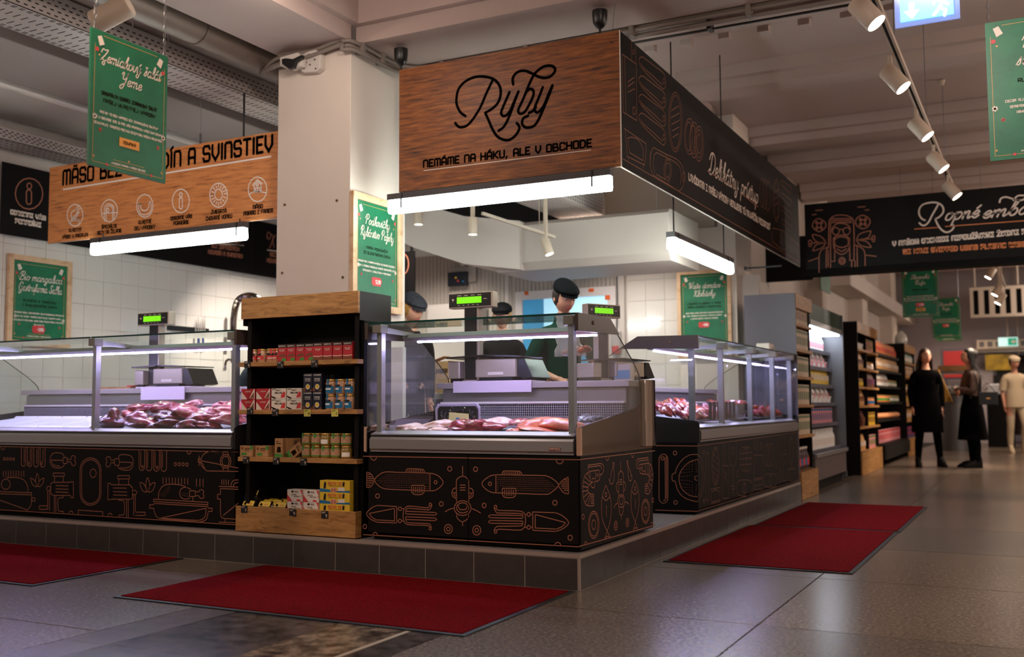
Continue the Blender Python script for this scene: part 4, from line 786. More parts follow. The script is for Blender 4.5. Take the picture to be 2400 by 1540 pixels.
fs = [(560, 790, 200, 80, CHICK, 'fish_fillet', 'rounded pale fillet at the left end of the fish counter'), (700, 805, 150, 60, CHICK, 'fish_fillet', 'pale pink fillet beside the first one at the left'), (900, 745, 330, 90, CHICK, 'fish_fillet', 'long rolled pale fillet left of the red fish'), (930, 815, 160, 50, CHICK, 'fish_fillet', 'flat pale fillet in front of the rolled one'),
 (1240, 785, 250, 110, TUNA, 'fish_chunks', 'dark red fish chunk left of the red heap'), (1390, 790, 230, 120, TUNA, 'fish_chunks', 'dark red fish chunk in the middle of the red heap'), (1540, 790, 240, 100, TUNA, 'fish_chunks', 'dark red fish chunk with purple skin at the right of the heap'), (1280, 700, 200, 70, CHICK, 'fish_fillet', 'crumpled pale fillet behind the red heap'), (1480, 690, 180, 70, CHICK, 'fish_fillet', 'pinkish fillet behind the red heap near the middle')]
for i, (cx, cy_, w_, h_, m, nm, lb) in enumerate(fs):
    Y = 5.06+(830-cy_)/200*.3; p = P(850+cx/5.1325, 860+cy_/5.1325, Y=Y)
    blob(nm, lb, 'fish', p, (w_/5.13*.0029*1.25, .17, h_/5.13*.0026*1.6), (R_.uniform(-.1, .1), R_.uniform(-.1, .1), R_.uniform(-.4, .4)), m, i+30, 'fish pieces in the fish counter')
fs = [(120, 690, 260, 110, CHICK, 'fish_fillet', 'cream coloured fillet heap in the middle back'), (360, 690, 210, 90, PORK, 'squid_tube', 'shiny pink white squid tube behind the salmon'), (60, 780, 170, 60, TUNA, 'fish_chunks', 'purple skinned fish piece beside the black one'), (260, 785, 200, 60, DARKF, 'fish_fillet', 'black skinned fish piece in front of the salmon'), (325, 832, 120, 45, SALMON, 'fish_fillet', 'small orange fish roe piece at the front edge'),
 (590, 750, 480, 130, SALMON, 'salmon_side', 'large salmon side with a ragged edge in the fish counter'), (860, 780, 420, 130, SALMON, 'salmon_side', 'large salmon side next to the right glass post'), (560, 820, 400, 50, SALMON, 'salmon_side', 'flat salmon side lying at the front'), (880, 665, 200, 50, SILV, 'whole_fish', 'silver whole fish behind the salmon'), (790, 640, 120, 50, DARKF, 'whole_fish', 'dark fish tail sticking up behind the salmon'), (560, 665, 110, 40, CHICK, 'fish_fillet', 'small white fillet behind the salmon'), (690, 668, 150, 40, PORK, 'fish_fillet', 'pinkish fillet behind the salmon'),
 (1130, 640, 90, 90, SILV, 'whole_fish', 'silver fish seen through the end glass, left one'), (1230, 640, 90, 70, SILV, 'whole_fish', 'silver fish seen through the end glass, right one'), (1330, 615, 90, 50, DARKF, 'whole_fish', 'dark fish in the back corner of the fish counter')]
for i, (cx, cy_, w_, h_, m, nm, lb) in enumerate(fs):
    Y = 5.06+(840-cy_)/200*.38; p = P(1150+cx/5.1325, 860+cy_/5.1325, Y=Y)
    if p.x > -2.2: p.x = -2.25
    blob(nm, lb, 'fish', p, (w_/5.13*.0029*1.15, .18, h_/5.13*.0026*1.5), (R_.uniform(-.1, .1), R_.uniform(-.1, .1), R_.uniform(-.3, .3)), m, i+60, 'fish pieces in the fish counter', rough=.2)
# mussel pack
t = thing('mussel_tray', 'clear tray of black mussels with a yellow label leaning in the fish counter', 'tray', P(1073, 1000, Y=5.32))
pm = Plane('Y', 5.32, 0)
def pq(cx, cy_, Y): p = P(850+cx/5.1325, 860+cy_/5.1325, Y=Y); return (p.x, p.z)
q = [pq(885, 700, 5.36), pq(880, 500, 5.36), pq(910, 445, 5.36), pq(1380, 440, 5.36), pq(1412, 490, 5.36), pq(1412, 700, 5.36)]
MB().prism(q, 'y', 5.35, 5.37).build('tray_shell', M('frosted_plastic', (170, 160, 180), .2), t, bevel=.003)
q2 = [pq(915, 690, 5.345), pq(912, 510, 5.345), pq(935, 475, 5.345), pq(1360, 470, 5.345), pq(1385, 510, 5.345), pq(1385, 690, 5.345)]
MB().prism(q2, 'y', 5.335, 5.35).build('tray_bed', BLACKPL, t)
for i in range(30):
    x, z = pq(945+R_.uniform(0, 410), 500+R_.uniform(0, 170), 5.33); a = R_.uniform(0, 3.1)
    b = MB(); b.ell((0, 0, 0), (.021, .008, .011), 8, 5)
    o = b.build('mussel', M('mussel_shell', (20, 22, 30), .12, coat=.5), t, raw=1); o.rotation_euler = (0, a, R_.uniform(-.3, .3)); o.location = Vector((x, 5.33, z))-WL[t.name]
b = MB(); q = [pq(1030, 695, 5.318), pq(1040, 545, 5.318), pq(1275, 565, 5.318), pq(1275, 660, 5.318)]; b.prism(q, 'y', 5.318, 5.32); b.build('paper_label', M('yellow_label', (206, 200, 140), .6), t)
b = MB(); x, z = pq(1140, 632, 5.315); rect(b, Plane('Y', 5.3175, 0), x-.012, x+.012, z-.01, z+.01); b.build('label_print', M('blue_print', (40, 110, 170), .5), t)
# white trays in the empty half of the meat counter
WT = M('white_tray', (226, 222, 236), .3)
pos = [-7.1, -6.83, -6.56, -6.29, -6.02]
lb = ['white plastic tray at the far left of the meat counter', 'white plastic tray second from the left end of the meat counter', 'white plastic tray in the middle of the empty half of the meat counter', 'white plastic tray fourth from the left end of the meat counter', 'white plastic tray beside the glass post left of the meat heap']
proto = None
for x, l in zip(pos, lb):
    if proto is None:
        proto = MB().prism([(-.22, .0), (-.2, .012), (.2, .058), (.22, .075), (.22, .06), (.2, .042), (-.2, -.004), (-.22, -.012)], 'x', -.13, .13).build('serving_tray', WT)
        proto.data.transform(Matrix.Translation(proto.location)); o = proto
    else: o = proto.copy(); COL.objects.link(o)
    o.location = (x, 5.26, .79); tag(o, l, 'tray', 'white trays in the meat counter')
# ================================================================== SIGNS, POSTERS, LUMINAIRES
def hanger(name, label, x, y, z0, z1, boxed=True, group=None):
    t = thing(name, label, 'hanger', (x, y, z0), group=group)
    MB().cyl((x, y, z0), (x, y, z1), .008, n=8).build('rod', BLACKPL, t)
    if boxed: MB().lathe([(.012, -.09), (.03, -.075), (.045, -.05), (.05, 0), (.05, .03)], (x, y, z1), 16).build('ceiling_cup', BLACKPL, t, smooth=50)
    return t
def chain(mb, p0, p1, r=.009, w=.0018):
    p0, p1 = Vector(p0), Vector(p1); n = max(2, int((p1-p0).length/(r*2.6))); d = (p1-p0)/n
    for i in range(n):
        c = p0+d*(i+.5); rg = []
        for a in range(8):
            t = a*math.pi/4
            v = Vector((r*.5*math.cos(t), 0, r*1.35*math.sin(t))) if i % 2 else Vector((0, r*.5*math.cos(t), r*1.35*math.sin(t)))
            rg.append(c+v)
        mb.tube(rg, w, 4, True)
    return mb
# --- fish sign (wood painted as less lit)
YS = 6.0
A = P(938, 162, Y=YS); B_ = P(1452, 72, Y=YS); C_ = P(1456, 390, Y=YS); D_ = P(933, 450, Y=YS)
sx0, sx1, sz0, sz1 = (A.x+D_.x)/2, (B_.x+C_.x)/2, (C_.z+D_.z)/2, (A.z+B_.z)/2
t = thing('fish_sign', 'brown wood-grain hanging sign with large black script and a slogan above the fish counter', 'sign', (sx0, YS, sz0))
MB().box(sx0, sx1-.003, YS, YS+.012, sz0, sz1).build('sign_board', SIGNWOOD_DIM, t)
MB().box(sx1-.003, sx1, YS, YS+.014, sz0, sz1).box(sx0, sx1, YS+.0125, YS+.016, sz0-.003, sz0).build('board_edge', M('white_board_edge', (226, 218, 210), .5), t)
ps = Plane('Y', YS)
ryby = """S 640,710 600,680 572,620 570,565 585,500 630,445 700,408 775,400 848,415 893,450 915,500 912,560 888,615 845,655 795,685; S 795,685 820,740 850,810 890,870 940,896 985,896 1030,865 1062,812 1056,782 1042,766;
S 852,430 828,480 800,540 762,630 722,700 682,755 645,788 600,798 575,785 560,765; S 985,522 960,580 928,655 920,690 938,710 965,700 992,665 1018,605 1055,518; S 1055,518 1020,610 990,695 962,758 935,800 900,825;
S 1015,462 1010,420 1030,380 1070,357 1115,357 1165,378 1215,402 1262,411 1310,396 1342,358 1335,328 1305,315 1255,322 1208,352 1172,395 1142,455 1112,530 1082,600 1056,655 1055,678 1072,692 1102,680 1132,635 1162,575 1175,530 1163,500 1140,500 1118,520;
S 1138,685 1165,672 1192,640; S 1246,485 1215,565 1186,635 1182,662 1200,682 1228,665 1258,620 1285,555 1322,470; S 1322,470 1287,565 1246,665 1212,740 1180,785 1140,800 1105,796 1084,768 1094,728 1130,708"""
b = MB(); trace(b, ryby, ps, 900, 60, 3.348, .0195); b.build('script_lettering', BLACKI, t)
b = MB(); textpx(b, 'NEMÁME NA HÁKU, ALE V OBCHODE', ps, (993, 392), (1386, 343.5), 15.5, lw=.0125); b.build('slogan_lettering', BLACKI, t)
b = MB(); ribbon(b, [ps.px(993, 400), ps.px(1385, 351.5)], .0055, ps.to3, False); b.build('underline', CREAM, t)
for q in ((1434, 100), (1440, 379)):
    x, z = ps.px(*q); MB().cyl((x, YS-.004, z), (x, YS, z), .005, n=8).build('screw', BLACKPL, t)
for q, lb in (((938, 150), 'black rod and cup holding the left end of the fish sign'), ((1405, 80), 'black rod and cup holding the right end of the fish sign')):
    p = P(q[0], q[1], Y=YS+.02); hanger('sign_hanger', lb, p.x, YS+.03, sz1-.12, 3.44)
b = chain(MB(), (sx1-.06, YS+.03, sz1), (sx1-.04, YS+.03, 3.5), .006, .001); tag(b.build('wire_hanger', GREYM), 'thin wire hanger at the corner where the two hanging signs meet', 'hanger')
# --- delicatessen sign
XS = sx1
A = P(1454, 74, X=XS); E_ = P(1868, 438, X=XS); G_ = P(1878, 625, X=XS)
dy1 = (E_.y+G_.y)/2
t = thing('delicatessen_sign', 'long black hanging sign with copper food drawings running back from the fish sign', 'sign', (XS, YS+.02, sz0))
MB().box(XS-.014, XS-.002, YS+.02, dy1, sz0, sz1).build('sign_board', BLACKP, t)
MB().box(XS-.014, XS-.002, YS+.02, dy1, sz0-.003, sz0).box(XS-.014, XS-.002, dy1, dy1+.003, sz0, sz1).build('board_edge', M('white_board_edge'), t)
pd = Plane('X', XS-.002)
saus = ';'.join('S ' + ' '.join('%d,%d' % (x, y+dy) for x, y in ((176, 196), (240, 246), (300, 292), (316, 330), (318, 365), (308, 392), (290, 385), (230, 330), (172, 268), (154, 235), (152, 212), (162, 197), (176, 196))) + ';S ' + ' '.join('%d,%d' % (x, y+dy) for x, y in ((162, 232), (180, 262), (240, 315), (296, 368))) + ';E 306,%d 7,16' % (345+dy) for dy in (0, 118, 233, 350))
deli_spec = saus+""";L 48,178 135,240 138,592 53,538 48,178; L 62,192 70,545; L 104,92 106,214; L 129,114 132,236; E 117,165 5,14; L 82,352 122,322; L 82,380 122,350; L 82,415 124,393; E 121,530 9,24;
E 378,600 43,187; E 378,600 34,168; L 355,528 398,500; L 352,572 402,545; L 355,615 404,588; L 358,655 402,630; L 362,695 396,672; E 467,690 33,113; E 495,712 30,112; E 525,735 30,110; E 525,735 22,88; E 525,735 14,60; E 462,690 22,90; E 490,710 20,90;
L 60,640 196,735; S 196,735 194,800 185,870; L 66,650 78,815; L 80,815 188,868; L 80,700 92,790; S 80,702 110,695 150,715 180,775; L 180,775 175,840; L 92,790 175,840; L 85,820 85,845; L 178,868 178,888;
S 240,758 225,800 222,880 240,930; S 240,758 320,800 390,835 425,885 432,960 420,1010 400,1030; L 240,930 400,1030; S 262,790 245,810 240,870 250,915; L 262,790 370,845; S 370,845 405,880 412,940 408,990; E 330,900 24,66; E 330,900 15,46; L 222,785 219,870; L 320,805 318,835; L 335,970 335,985; E 430,940 8,30; L 258,925 330,965; L 50,828 1100,1440;
E 918,1040 14,90; E 935,1050 14,92; E 955,1060 16,92; E 1007,1085 20,135; E 1007,1085 15,118; L 995,1040 1020,1020; L 995,1080 1022,1060; L 997,1120 1020,1100; S 1040,960 1038,985 1060,1010 1095,1045; S 1040,960 1070,985 1100,1010 1104,1035; S 1040,1040 1040,1065 1060,1090 1095,1125; S 1040,1040 1070,1065 1100,1090 1104,1115; S 1042,1120 1042,1145 1060,1165 1095,1205; S 1042,1120 1070,1145 1100,1170 1104,1195; S 1042,1200 1045,1230 1060,1245 1095,1285; S 1042,1200 1070,1225 1100,1250 1104,1275;
S 985,1260 980,1310 990,1350 1060,1395 1080,1340 1070,1300 1040,1275 985,1260; E 1035,1325 8,32; L 1095,1320 1150,1370 1146,1470 1100,1440 1095,1320"""
b = MB(); trace(b, deli_spec, pd, 1440, 60, 2.6543, .0062); b.build('sign_drawings', M('sign_copper', (138, 86, 62), .6), t)
b = MB(); textpx(b, 'Delikátny prístup', pd, (1659, 404), (1776, 478), 24, font='S', lw=.016, slant=.28); b.build('script_lettering', CREAM, t)
b = MB(); textpx(b, 'LAHÔDKAM Z NAŠEJ VÝROBY VENUJEME TÚ NAJVÄČŠIU POZORNOSŤ', pd, (1614, 421.5), (1805, 539), 15, lw=.013); b.build('slogan_lettering', CREAM, t)
b = MB(); trace(b, 'L 578,905 748,1008; L 780,1038 892,1128', pd, 1440, 60, 2.6543, .008); b.build('underline', COPPER, t)
# --- butcher sign (same wood, lamp light painted in)
A = P(117, 393, Y=YS); D_ = P(117, 570, Y=YS); mz0, mz1, mx0 = D_.z, A.z, A.x
t = thing('butcher_sign', 'lit wood-grain hanging sign with black title and six round icons above the meat counter', 'sign', (mx0, YS, mz0))
MB().box(mx0, -4.9, YS, YS+.012, mz0, mz1).build('sign_board', SIGNWOOD_LIT, t)
MB().box(mx0, -4.9, YS+.0125, YS+.016, mz0-.003, mz0).build('board_edge', M('white_board_edge'), t)
b = MB(); textpx(b, 'MÄSO BEZ HOVADÍN A SVINSTIEV', ps, (148, 433), (638, 353), 32, lw=.0235); b.build('title_lettering', BLACKI, t)
b = MB(); ribbon(b, [ps.px(147.5, 444.5), ps.px(636, 366.5)], .012, ps.to3, False); b.build('underline', WHITEI, t)
icons = """E 590,484 62,86; L 622,405 596,435; L 560,465 602,430 622,462 590,510 560,495 560,465; L 575,500 618,455; E 568,505 5,7; L 556,560 556,525 620,518 620,552; L 556,530 620,520; L 630,425 605,460;
E 859,449 64,88; S 822,530 820,450 828,410 850,396 875,400 893,420 896,470 896,520; S 835,530 832,455 840,420 855,410 872,414 884,432 885,520; E 846,445 10,14; L 800,470 918,462;
E 1137,410 65,90; S 1088,400 1090,440 1105,470 1140,480 1175,462 1188,430 1186,390; S 1105,395 1106,425 1120,445 1142,448 1160,435 1170,415 1170,385; L 1088,400 1105,395; L 1170,385 1186,390; S 1092,390 1094,400 1102,396; S 1172,382 1178,374 1182,386;
E 1420,372 67,93; E 1420,322 12,15; R 1408,345 1432,435 12,14;
E 1716,327 70,95; E 1716,322 30,42; L 1716,262 1716,242; L 1716,385 1716,405; L 1672,330 1655,334; L 1760,316 1778,312; L 1688,285 1675,268; L 1744,280 1758,262; L 1690,366 1676,384; L 1744,360 1760,376; L 1702,272 1696,254; L 1730,270 1737,250; L 1702,378 1696,398; L 1732,374 1738,392; L 1680,305 1662,298; L 1752,298 1770,290; L 1680,350 1664,360; L 1754,340 1770,348;
E 2022,281 73,97; L 1984,245 2020,205 2060,235; L 1990,255 2022,218 2052,243; L 1996,250 1998,305; L 2050,242 2050,298; E 2020,247 8,10; R 2005,270 2020,302 2,2; R 2024,268 2040,300 2,2; S 1955,322 1990,302 2030,298 2090,308"""
for ic in icons.split('\n'):
    b = MB(); trace(b, ic, ps, 0, 360, 3.348, .0078); b.build('sign_icon', WHITEI, t)
b = MB()
for s_, x0, y0, x1, y1, h in (('VLASTNÝ', 541, 615, 638, 608, 24), ('VÝSEK V PREDAJNI', 491, 668, 690, 648, 24), ('ŠPECIÁLNE', 799, 588, 917, 580, 24), ('REZY NA ŽELANIE', 766, 636, 954, 616, 25), ('VLASTNÉ', 1087, 554, 1187, 544, 26), ('DELI VÝROBKY', 1057, 602, 1218, 586, 26), ('ODBORNE VÁM', 1339, 524, 1506, 505, 26), ('PORADÍME', 1362, 562, 1482, 550, 27), ('ZVIERATÁ', 1659, 474, 1776, 464, 28), ('CHOVANÉ VONKU', 1617, 526, 1820, 504, 28), ('MÄSO', 1986, 434, 2062, 427, 28), ('PRIAMO Z FARIEM', 1913, 486, 2141, 460, 28)):
    b = MB(); textpx(b, s_, ps, (x0/3.348, 360+y0/3.348), (x1/3.348, 360+y1/3.348), h/3.348, lw=.0075); b.build('caption_lettering', BROWNI, t)
p = P(565, 300, Y=YS); hanger('sign_hanger', 'black rod holding the butcher sign near the column', p.x, YS+.03, mz1-.1, 3.36, False)
t2 = thing('chain_hanger', 'thin wire with a buckle holding the middle of the butcher sign', 'hanger', (P(470, 320, Y=YS+.03).x, YS+.03, mz1))
x = P(470, 320, Y=YS+.03).x; MB().cyl((x, YS+.03, mz1-.02), (x, YS+.03, 3.36), .0022, n=5).build('wire', GREYM, t2); MB().box(x-.008, x+.008, YS+.025, YS+.035, mz1+.01, mz1+.09).build('buckle', GREYM, t2)
# --- black wall signs on the left wall
XW = -8.04
pw = Plane('X', XW+.012)
def zt_(x, y): return P(x, y, X=XW+.012)
wz0, wz1 = zt_(645, 648).z, zt_(5, 378).z
wz0 = (zt_(5, 553).z+wz0)/2
seam = pw.px(598, 600)[0]; seam0 = pw.px(3, 480)[0]
specs = [(seam0, pw.px(232, 480)[0], 'black wall sign with a round information icon beside the butcher sign'), (pw.px(232, 480)[0]+.004, seam-.003, 'black wall sign with copper slogan lettering over the tiles'), (seam+.003, 10.4, 'black wall sign with a copper letter beside the column')]
for i, (y0, y1, lb) in enumerate(specs):
    t = thing('wall_sign', lb, 'sign', (XW, y0, wz0))
    MB().box(XW, XW+.012, y0, y1, wz0, wz1).build('sign_board', BLACKP, t)
    b = MB(); c = MB()
    if i == 0:
        trace(b, 'E 227,315 108,122; E 229,255 18,24; R 206,285 246,398 19,22', pw, 0, 360, 3.348, .011)
        textpx(c, 'ODBORNE VÁM', pw, (25, 501), (106, 516), 9, lw=.014); textpx(c, 'PORADÍME', pw, (36, 522), (95, 532), 9.5, lw=.014)
    elif i == 1:
        textpx(b, 'BEZ ZBYTOČNÝCH', pw, (496, 579.5), (560, 588.5), 8, lw=.012); textpx(b, 'HOVADÍN A SVINSTIEV', pw, (488, 594), (568, 605), 8.5, lw=.012)
        textpx(b, 'Mäso', pw, (502, 566), (562, 570), 8, font='S', lw=.012, slant=.25); textpx(c, '-', pw, (497, 573), (571, 575), 1, lw=.01); ribbon(c, [pw.px(497, 568), pw.px(571, 575.5)], .012, pw.to3, False)
    else:
        trace(b, 'S 2093,660 2110,670 2125,640 2105,615 2095,640 2100,665; S 2110,620 2135,640 2140,660 2135,690 2115,740; S 2160,640 2140,680 2150,735', pw, 0, 360, 3.348, .012)
        ribbon(c, [pw.px(626, 586), pw.px(660, 590)], .012, pw.to3, False); textpx(b, 'BEZ ZBYTOČNÝCH', pw, (633, 600), (700, 609), 8.5, lw=.012); textpx(b, 'HOVADÍN A SVINSTIEV', pw, (626, 614), (706, 626), 8.5, lw=.012)
    b.build('copper_lettering', COPPER, t)
    if c.v: c.build('cream_lettering', CREAM, t)
# --- plastic bag sign over the aisle
YR = 11.0
A = P(1885, 480, Y=YR); D_ = P(1888, 633, Y=YR); rz0, rz1, rx0 = D_.z, A.z, A.x
pr_ = Plane('Y', YR)
t = thing('aisle_sign', 'long black hanging sign over the aisle with a bearded man drawing and white script', 'sign', (rx0, YR, rz0))
MB().box(rx0, 1.6, YR, YR+.03, rz0, rz1).build('sign_board', BLACKP, t); MB().box(rx0-.01, 1.6, YR+.002, YR+.22, rz0-.06, rz0-.003).build('sign_cassette', BLACK, t)
man = """S 365,800 368,560 385,500 430,470 500,462 565,472 605,495 625,540 632,770; L 385,500 605,500; L 385,540 605,540; L 385,520 605,520; S 400,640 405,600 440,560 490,548 550,560 585,590 590,640; E 440,630 36,38; E 552,630 36,38; S 476,620 495,610 515,620; S 415,700 450,680 500,672 550,682 580,705; S 430,740 440,705 500,690 560,705 572,740 560,780 500,800 440,780 430,740; S 415,700 420,800 450,850 500,872 550,850 580,800 580,700; S 450,815 500,840 550,815;
L 385,540 385,945; L 428,700 428,945; L 385,945 428,945; L 585,700 585,935; L 630,770 630,935; L 585,935 630,935; S 365,795 300,820 270,870 265,940 265,1060; L 365,795 340,830 340,1010; L 360,1000 360,830; S 632,775 700,800 740,850 745,990; L 660,775 665,1000; L 640,940 640,1000; L 605,945 605,1000; E 505,940 32,36; E 505,940 16,18; L 385,960 385,1010; L 265,905 155,945; L 745,880 860,892;
C 265,500 300,515 330,540 335,580 310,615 270,635 230,620 200,590 198,555 225,515; E 266,570 22,24; E 240,540 10,12; E 292,540 10,12; E 240,600 10,12; E 292,600 10,12; C 715,465 750,475 790,505 795,545 770,585 725,605 680,590 650,560 648,520 670,485; E 722,535 22,24; E 695,508 10,12; E 750,508 10,12; E 695,562 10,12; E 750,562 10,12;
S 335,745 290,690 205,665 200,690 240,740 335,745; S 335,750 300,800 210,835 205,820 240,770 335,750; S 330,748 250,748 180,760; E 172,745 16,20; E 172,775 14,16; S 655,720 690,660 795,628 800,650 770,700 655,720; S 655,722 700,780 800,800 795,775 750,735 655,722; L 660,720 815,710; E 832,695 16,18; E 832,725 14,16; L 230,415 300,410; L 195,460 235,455; L 670,380 745,375; L 745,412 785,408"""
b = MB(); trace(b, man, pr_, 1860, 400, 4.444, .0095); b.build('sign_drawing', COPPER, t)
b = MB(); textpx(b, 'V NAŠOM OBCHODE NEPOUŽÍVAME ŽIADNE PLASTOVÉ TAŠKY', pr_, (2093, 576), (2530, 536), 9.5, lw=.016); 
ropne = """S 1368,517 1335,500 1308,455 1310,400 1345,355 1410,335 1480,332 1535,355 1560,395 1555,440 1520,480 1475,505; S 1475,505 1500,560 1540,615 1590,642 1640,625 1668,590 1660,565; S 1510,345 1480,400 1440,470 1410,530 1375,565 1340,570 1310,545"""
trace(b, ropne, pr_, 1860, 400, 4.444, .017)
textpx(b, 'opné', pr_, (2212, 517), (2292, 509), 16, font='S', lw=.016, slant=.35); textpx(b, 'embaly', pr_, (2300, 512), (2452, 496), 16, font='S', lw=.016, slant=.35)
trace(b, 'S 2145,330 2160,290 2210,275 2270,290 2340,310 2395,300 2420,270 2390,258 2330,265 2290,310', pr_, 1860, 400, 4.444, .016)
b.build('cream_lettering', CREAM, t)
b = MB(); textpx(b, 'WE HAVE STOPPED USING PLASTIC BAGS', pr_, (2118, 595), (2402, 577), 9.5, lw=.016); ribbon(b, [pr_.px(2143, 537), pr_.px(2200, 533)], .01, pr_.to3, False); ribbon(b, [pr_.px(2215, 531), pr_.px(2420, 516)], .01, pr_.to3, False); b.build('orange_lettering', M('orange_copper_print', (206, 120, 66), .5), t)
y0 = 12.6; a = P(1788, 580, Y=y0); c = P(1905, 655, Y=y0)
t = tag(MB().box(a.x, c.x, y0, y0+.05, c.z, P(1790, 560, Y=y0).z).build('dark_sign', BLACKP), 'dark hanging sign half hidden behind the far end of the delicatessen sign', 'sign')
t = thing('sign_bracket', 'thin black bracket arm under the far end of the delicatessen sign', 'bracket', P(1745, 629, Y=10.5)); p = P(1745, 629, Y=10.5)
MB().box(p.x, -2.3, 10.49, 10.51, p.z-.008, p.z+.008).build('arm', BLACKPL, t); MB().box(p.x, p.x+.02, 10.48, 10.6, p.z-.02, p.z+.02).build('mount', BLACKPL, t)
# --- linear luminaires
def luminaire(label, p0, p1, z, rods, ax):
    """p0..p1 along axis, z bottom of diffuser"""
    if ax == 'x': x0, x1, y = p0, p1, YS-.02; tf = lambda a, d, zz: (a, y+d, zz)
    else: x0, x1, y = p0, p1, XS-.1; tf = lambda a, d, zz: (y-d, a, zz)
    t = thing('linear_lamp', label, 'lamp', tf((x0+x1)/2, 0, z), group='linear pendant lamps')
    H = .115
    MB(tf).prism([(-.03, z+H-.02), (-.036, z+.02), (-.024, z), (.024, z), (.036, z+.02), (.03, z+H-.02)], 'x', x0+.004, x1-.004).build('diffuser', TUBE, t, bevel=.008)
    MB(tf).box(x0, x1, -.034, .034, z+H-.02, z+H+.022).build('lamp_housing', M('lamp_housing', (70, 64, 64), .5), t)
    for u in rods: MB(tf).box(u-.006, u+.006, -.04, -.034, z+.03, z+H+.02).build('end_clamp', BLACKPL, t)
    for u, zz in rods.items(): MB(tf).cyl((u, 0, z+H+.02), (u, 0, zz), .0055, n=6).build('rod', BLACKPL, t)
    return t
a, c = P(917, 500, Y=YS), P(1437, 452, Y=YS)
luminaire('glowing white tube lamp hanging under the fish sign', a.x, c.x, (a.z+c.z)/2, {a.x+.12: sz0, c.x-.12: sz0}, 'x')
a, c = P(222, 600, Y=YS), P(580, 562, Y=YS)
luminaire('glowing white tube lamp hanging under the butcher sign', a.x, c.x, (a.z+c.z)/2, {a.x+.12: mz0+.02, c.x-.06: mz0+.02}, 'x')
a, c = P(1572, 588, X=XS-.1), P(1712, 641, X=XS-.1)
luminaire('glowing white tube lamp on two long rods above the delicatessen counter', a.y, c.y, (a.z+c.z)/2, {a.y+.08: 3.99, c.y-.2: 3.99}, 'y')
